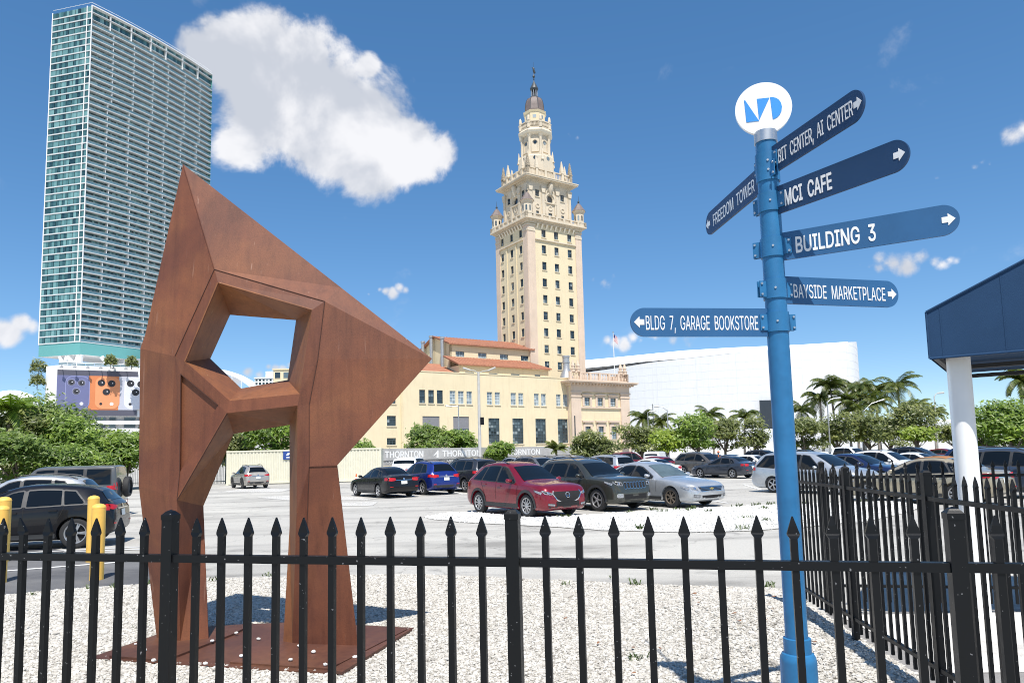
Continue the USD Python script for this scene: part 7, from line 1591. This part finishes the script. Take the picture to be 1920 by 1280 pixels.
            E('emblem', Polygon([(-.10, zl - .03), (-.035, zl - .03), (-.03, zl - .05), (.04, zl - .05), (.035, zl - .03), (.10, zl - .03), (.10, zl + .005), (.04, zl + .005), (.045, zl + .022), (-.03, zl + .022), (-.035, zl + .005), (-.10, zl + .005)]), GOLD, .030)
            hl = Polygon([(.60, zl - .065), (.62, zl + .04), (.80, zl + .085), (.84, zl + .07), (.78, zl - .03)]); lo_ = Polygon([(-.48, .40), (.48, .40), (.42, .30), (-.42, .30)]); fog = Polygon([(.54, .40), (.76, .43), (.76, .36), (.58, .34)])
        else:
            gr = Polygon([(-.46, zl + .02), (.46, zl + .02), (.40, zl - .10), (-.40, zl - .10)]); E('grille', gr, HOLE, .012); E('grille_bar', rect(-.43, zl - .045, .43, zl - .025), CHROME, .018); E('emblem', Point(0, zl - .035).buffer(.05), CHROME, .026)
            hl = Polygon([(.50, zl - .06), (.54, zl + .02), (.80, zl + .065), (.83, zl + .04), (.76, zl - .04)]); lo_ = rect(-.46, .34, .46, .46); fog = rect(.56, .40, .72, .46)
        for pl in (hl, mir(hl)): E('headlight', pl, LAMP_W, .010); E('lamp_core', pl.buffer(-.022), HOLE if nose != 'bars' else LAMP_W, .013); E('lamp_bulb', Point(pl.centroid).buffer(.035), CHROME, .017)
        E('lower_grille', lo_, HOLE, .012)
        for pl in (fog, mir(fog)): E('fog_lamp_recess', pl.buffer(.012), CHROME if nose == 'slots' else PLASTIC, .009); E('fog_lamp', pl, LAMP_W if nose != 'shield' else LAMP_W, .013)
        if K['clad'] > .12: E('bumper_skirt', rect(-.70, K['zb'] + .09, .70, .355), clad, .010)
        # tail
        ze = min(float(B.top(Lg - .12)), 1.16); zt_ = ze - .06
        if tail == 'wide': tl = Polygon([(.42, zt_ - .10), (.44, zt_ + .01), (.82, zt_ + .04), (.84, zt_ - .10), (.66, zt_ - .14)])
        elif tail == 'tall': tl = Polygon([(.70, zt_ - .14), (.66, zt_ + .10), (.80, zt_ + .24), (.84, zt_ - .12)])
        else: tl = Polygon([(.50, zt_ - .06), (.42, zt_ - .01), (.82, zt_ + .05), (.84, zt_ - .06), (.70, zt_ - .10)])
        for pl in (tl, mir(tl)): E('tail_light', pl, LAMP_R, .012, False)
        for sg in (-1, 1):
            g = B.side(rect(Lg - .34, zt_ - .11, Lg - .10, zt_ + .03), sg, .010, .05)
            if g: part(T, 'tail_light', g, LAMP_R, True)
            g = B.side(Polygon([(.22, zl - .05), (.20, zl + .02), (.52, zl + .09), (.50, zl + .04)]), sg, .010, .05)
            if g: part(T, 'headlight', g, LAMP_W, True)
        zp = zt_ - .20 if kind not in ('pickup',) else .72
        E('plate', rect(-.155, zp - .075, .155, zp + .075), PLATE, .016, False); E('plate_light_bar', rect(-.42, zp + .10, .42, zp + .125), CHROME if tail != 'tall' else PLASTIC, .014, False); E('emblem', Point(0, zp + .165).buffer(.05), CHROME, .016, False)
        E('rear_skirt', rect(-.74, K['zb'] + .14, .74, .50 if K['clad'] > .12 else .36), clad, .010, False)
        E('reflector', rect(.58, .52, .74, .555), LAMP_R, .014, False); E('reflector', rect(-.74, .52, -.58, .555), LAMP_R, .014, False)
    return T
HEADING = -54.5
def by_wheel(kind, px, py, which, head, scale=1.0):
    """Centre of the car whose wheel (front/rear, left/right side) touches the ground at this place of the photograph."""
    K = KINDS[kind]; g = G(px, py); h = math.radians(head); f = np.array([math.cos(h), math.sin(h), 0]); l = np.array([-f[1], f[0], 0])
    x = (K['L'] / 2 - K['fo'] if which[0] == 'f' else K['L'] / 2 - K['fo'] - K['wb']) * scale; y = (K['W'] / 2 - .12) * scale * (1 if which[1] == 'l' else -1)
    return (g - f * x - l * y) * [1, 1, 0]
P_ = {k: carpaint('paint_' + k, c, m, coat=.45 if k == 'black' else .9) for k, (c, m) in dict(red=((.20, .006, .018), .35), olive=((.055, .058, .048), .45), silver=((.50, .52, .54), .55), black=((.008, .008, .010), 0.), navy=((.012, .022, .075), .3), blue=((.012, .030, .20), .4), darkgrey=((.045, .048, .056), .45), slate=((.040, .048, .066), .4), taupe=((.13, .115, .10), .45), tan=((.40, .37, .33), .4), beige=((.36, .31, .22), .3), white=((.72, .72, .71), 0.), grey=((.16, .165, .17), .45), bluegrey=((.06, .08, .12), .4), mattegrey=((.085, .088, .09), .0), maroon=((.16, .008, .014), .2)).items()}
RUSTROOF = paint('peeling_roof', (.34, .15, .055), .8, vary=.5, scale=4)
HB = HEADING + 180
# the three in front
car('dark red crossover with chrome shield grille, nearest in the row before the gravel island', 'suv', by_wheel('suv', 991.5, 970, 'fr', HEADING), HEADING, P_['red'], nose='shield', spokes=10, twin=False, screen=GLASS_L if False else GLASS)
car('dark olive-grey crossover with seven-slot grille between the red and the silver car', 'boxsuv', by_wheel('boxsuv', 1123, 957.5, 'fr', HEADING), HEADING, P_['olive'], nose='slots', spokes=5, twin=False)
car('silver sedan with pale windscreen and gold emblem, right of the olive-grey crossover', 'sedan', by_wheel('sedan', 1262, 951, 'fr', HEADING, 1.07), HEADING, P_['silver'], nose='bars', scale=1.06, screen=GLASS_L, spokes=7, rim=paint('bronze_rim', (.36, .30, .24), .35, metal=.7))
# second row, tails towards the camera
car('black sedan with red tail lights, left end of the second row right of the sculpture', 'sedan', by_wheel('sedan', 712, 933, 'rl', HB), HB, P_['black'], tail='wide')
car('bright blue crossover seen from behind, between the black sedan and the dark grey SUV', 'suv', by_wheel('suv', 795, 927.5, 'rl', HB), HB, P_['blue'], tail='wide')
car('dark grey SUV with roof rails, partly behind the red crossover', 'bigsuv', by_wheel('bigsuv', 874, 922.5, 'rl', HB), HB, P_['darkgrey'], tail='wide', spokes=6)
car('pale grey crossover alone before the cream container, seen between the sculpture legs', 'suv', by_wheel('suv', 456, 916, 'rl', HB, .95), HB, P_['tan'], tail='slim', scale=.95, rim=RIM_D)
car('slate grey sedan with red tail light, middle distance right of the silver sedan', 'sedan', by_wheel('sedan', 1375, 896.5, 'rl', HB), HB, P_['slate'], tail='wide')
car('brown-grey SUV facing right behind the slate sedan', 'bigsuv', by_wheel('bigsuv', 1340, 893.5, 'fr', HEADING), HEADING, P_['taupe'])
car('silver minivan behind the blue signpost with its nose to the right', 'minivan', by_wheel('minivan', 1452, 923, 'rr', HEADING), HEADING, P_['silver'], tail='tall')
car('old beige sedan with rust-brown peeling roof behind the side fence', 'sedan', by_wheel('sedan', 1797, 947, 'rl', HB, 1.05), HB, P_['beige'], scale=1.05, roofmat=RUSTROOF, tail='wide', spokes=9)
car('large black SUV at the right edge behind the white column', 'bigsuv', AT(1900, 900, 25.5) * [1, 1, 0] + [0.6, 0, 0], HEADING, P_['bluegrey'], spokes=6)
# left group
HL = 195
car('black hatchback behind the yellow bollards at the left edge', 'hatch', by_wheel('hatch', 142, 1027, 'rl', HL), HL, P_['black'], tail='slim', spokes=5)
car('silver wagon with roof rails just behind the black hatchback', 'suv', by_wheel('suv', 100, 1000, 'rl', HL, .98) + [0, .35, 0], HL, P_['silver'], tail='wide', scale=.97)
jp = by_wheel('jeep', 150, 972, 'rl', HL) + [0, .6, 0]
J = car('boxy matt grey off-roader with a spare wheel on its tail, behind the silver wagon', 'jeep', jp, HL, P_['mattegrey'], tail='tall', rim=RIM_D)
ty, di, ri = wheel_meshes(.39, 5)
def sp(m): v, f = VF(m); return np.column_stack([-v[:, 2] - 2.275 - .15, v[:, 0], v[:, 1] + 1.06]), f
spw = part(J, 'spare_wheel', sp(ty), RUBBER, 40); part(spw, 'rim', sp(di), PLASTIC, 40)
car('dark blue crossover far left, past the spare wheel of the off-roader', 'suv', AT(196, 890, 46) * [1, 1, 0], 100, P_['navy'], tail='wide')
# farther cars
def far(label, kind, px, d, head, col, **k): return car(label, kind, AT(px, 860, d) * [1, 1, 0], head, P_[col], detail=1, **k)
far('white pickup truck seen over the black sedan', 'pickup', 768, 50, 75, 'white', name='pickup_truck', cat='pickup')
far('silver SUV seen from behind above the silver sedan', 'bigsuv', 1126, 44, HB, 'silver', tail='wide')
far('white sedan roof between the silver SUV and the slate sedan', 'sedan', 1212, 47, HB, 'white')
far('red pickup truck roof far behind the silver SUV', 'pickup', 1172, 66, 20, 'maroon', name='pickup_truck', cat='pickup')
far('small dark red car beside the white delivery van', 'hatch', 1222, 62, HB, 'maroon')
far('white delivery van seen from behind before the street trees', 'van', 1234, 70, 62, 'white', name='delivery_van', cat='van', tail='tall')
far('white car behind the slate sedan, cut off by the signpost', 'hatch', 1418, 54, HEADING, 'white')
far('dark car half hidden behind the brown-grey SUV', 'sedan', 1378, 66, HEADING, 'bluegrey')
far('dark SUV far off left of the blue signpost', 'bigsuv', 1437, 74, HEADING, 'black')
far('navy sedan roof behind the silver minivan', 'sedan', 1612, 36.5, HEADING, 'navy', scale=1.08)
far('white SUV with black roof right of the minivan', 'suv', 1664, 41, HEADING, 'white')
far('white sedan low behind the beige sedan', 'sedan', 1726, 47, HEADING, 'white')
far('black SUV with long roof left of the white column', 'bigsuv', 1722, 56, HEADING, 'black')
far('white pickup truck in the distance right of the blue signpost', 'pickup', 1588, 66, HEADING, 'white', name='pickup_truck', cat='pickup')
far('small red car just left of the white column in the distance', 'hatch', 1778, 76, HEADING, 'maroon')
far('dark blue car right of the white column, front of two', 'bigsuv', 1868, 37, HEADING, 'navy')
far('black car right of the white column, further of two', 'sedan', 1905, 50, HEADING, 'black', scale=1.1)
far('pale grey SUV partly hidden behind the red crossover', 'bigsuv', 1012, 47, HEADING, 'grey')
far('silver SUV roof behind the olive-grey crossover', 'bigsuv', 1052, 53, HB, 'silver')
far('black crossover behind the olive-grey one', 'suv', 1088, 45, HEADING, 'black')
far('grey SUV behind the dark grey one before the round trees', 'bigsuv', 868, 56, HB, 'grey')
far('silver crossover before the small round tree', 'suv', 958, 60, HB, 'silver')
far('cream sedan roof before the cream wing', 'sedan', 985, 68, HEADING, 'beige')
far('grey sedan far off behind the white car and the slate sedan', 'sedan', 1330, 76, HB, 'slate')
far('white car far off under the lime-green tree', 'hatch', 1292, 80, HB, 'white')
far('dark crossover far off below the airy trees', 'suv', 1520, 70, HEADING, 'darkgrey')
far('white sedan far off below the airy trees', 'sedan', 1555, 78, HEADING, 'white')
far('grey car far off right of the pale poles', 'suv', 1850, 66, HEADING, 'grey')

# traffic cone, worker in an orange vest
c = G(668, 905); T = thing('traffic_cone', 'small orange traffic cone beside the black sedan', 'cone', loc=c); OR = paint('cone_orange', (.72, .13, .02), .6)
part(T, 'base', MB().box((-.19, -.19, 0), (.19, .19, .04)), OR); part(T, 'cone_body', MB().lathe([(.14, .04), (.03, .72)], 14), OR, 40); part(T, 'white_band', MB().lathe([(.100, .34), (.082, .46)], 14), WHITE, 40)
def person():
    b = AT(1347, 860, 62) * [1, 1, 0]; T = thing('person', 'person in an orange vest walking beyond the slate grey sedan', 'person', loc=b, rot=.3)
    J = lambda *p: np.array(p, float)
    limbs = [((0, -.09, .92), .10, (.10, -.10, .50), .07), ((.10, -.10, .50), .065, (.05, -.10, .08), .045), ((.05, -.10, .06), .045, (.22, -.10, .04), .03), ((0, .09, .92), .10, (-.08, .10, .50), .07), ((-.08, .10, .50), .065, (-.24, .10, .12), .045), ((-.24, .10, .08), .045, (-.08, .11, .03), .03),
             ((0, -.07, .95), .13, (0, .07, .95), .13), ((0, 0, 1.0), .14, (0, 0, 1.38), .15), ((0, -.16, 1.40), .07, (0, .16, 1.40), .07), ((0, 0, 1.42), .07, (.02, 0, 1.56), .05),
             ((0, -.19, 1.40), .055, (-.08, -.24, 1.12), .042), ((-.08, -.24, 1.12), .04, (.10, -.22, .92), .03), ((.10, -.22, .92), .035, (.17, -.21, .87), .025), ((0, .19, 1.40), .055, (.06, .24, 1.12), .042), ((.06, .24, 1.12), .04, (.20, .20, .96), .03), ((.20, .20, .96), .035, (.27, .19, .92), .025), ((.02, 0, 1.62), .085, (.03, 0, 1.70), .09), ((.10, 0, 1.62), .03, (.115, 0, 1.64), .02)]
    man = manifold3d.Manifold.batch_boolean([hull([(a, r), (c_, q)], 10) for a, r, c_, q in limbs], manifold3d.OpType.Add)
    bp = part(T, 'body', man, paint('work_clothes', (.05, .055, .07), .8), 60)
    part(bp, 'vest', hull([((0, -.13, 1.38), .095), ((0, .13, 1.38), .095), ((0, -.09, 1.0), .125), ((0, .09, 1.0), .125)], 12), paint('vest_orange', (.80, .16, .02), .7), 60)
    part(bp, 'face', hull([((.055, 0, 1.63), .07), ((.06, 0, 1.68), .07)], 10), paint('skin', (.36, .20, .13), .6), 60); part(bp, 'hard_hat', hull([((.02, 0, 1.735), .10), ((.06, 0, 1.72), .09)], 12), OR, 60)
person()
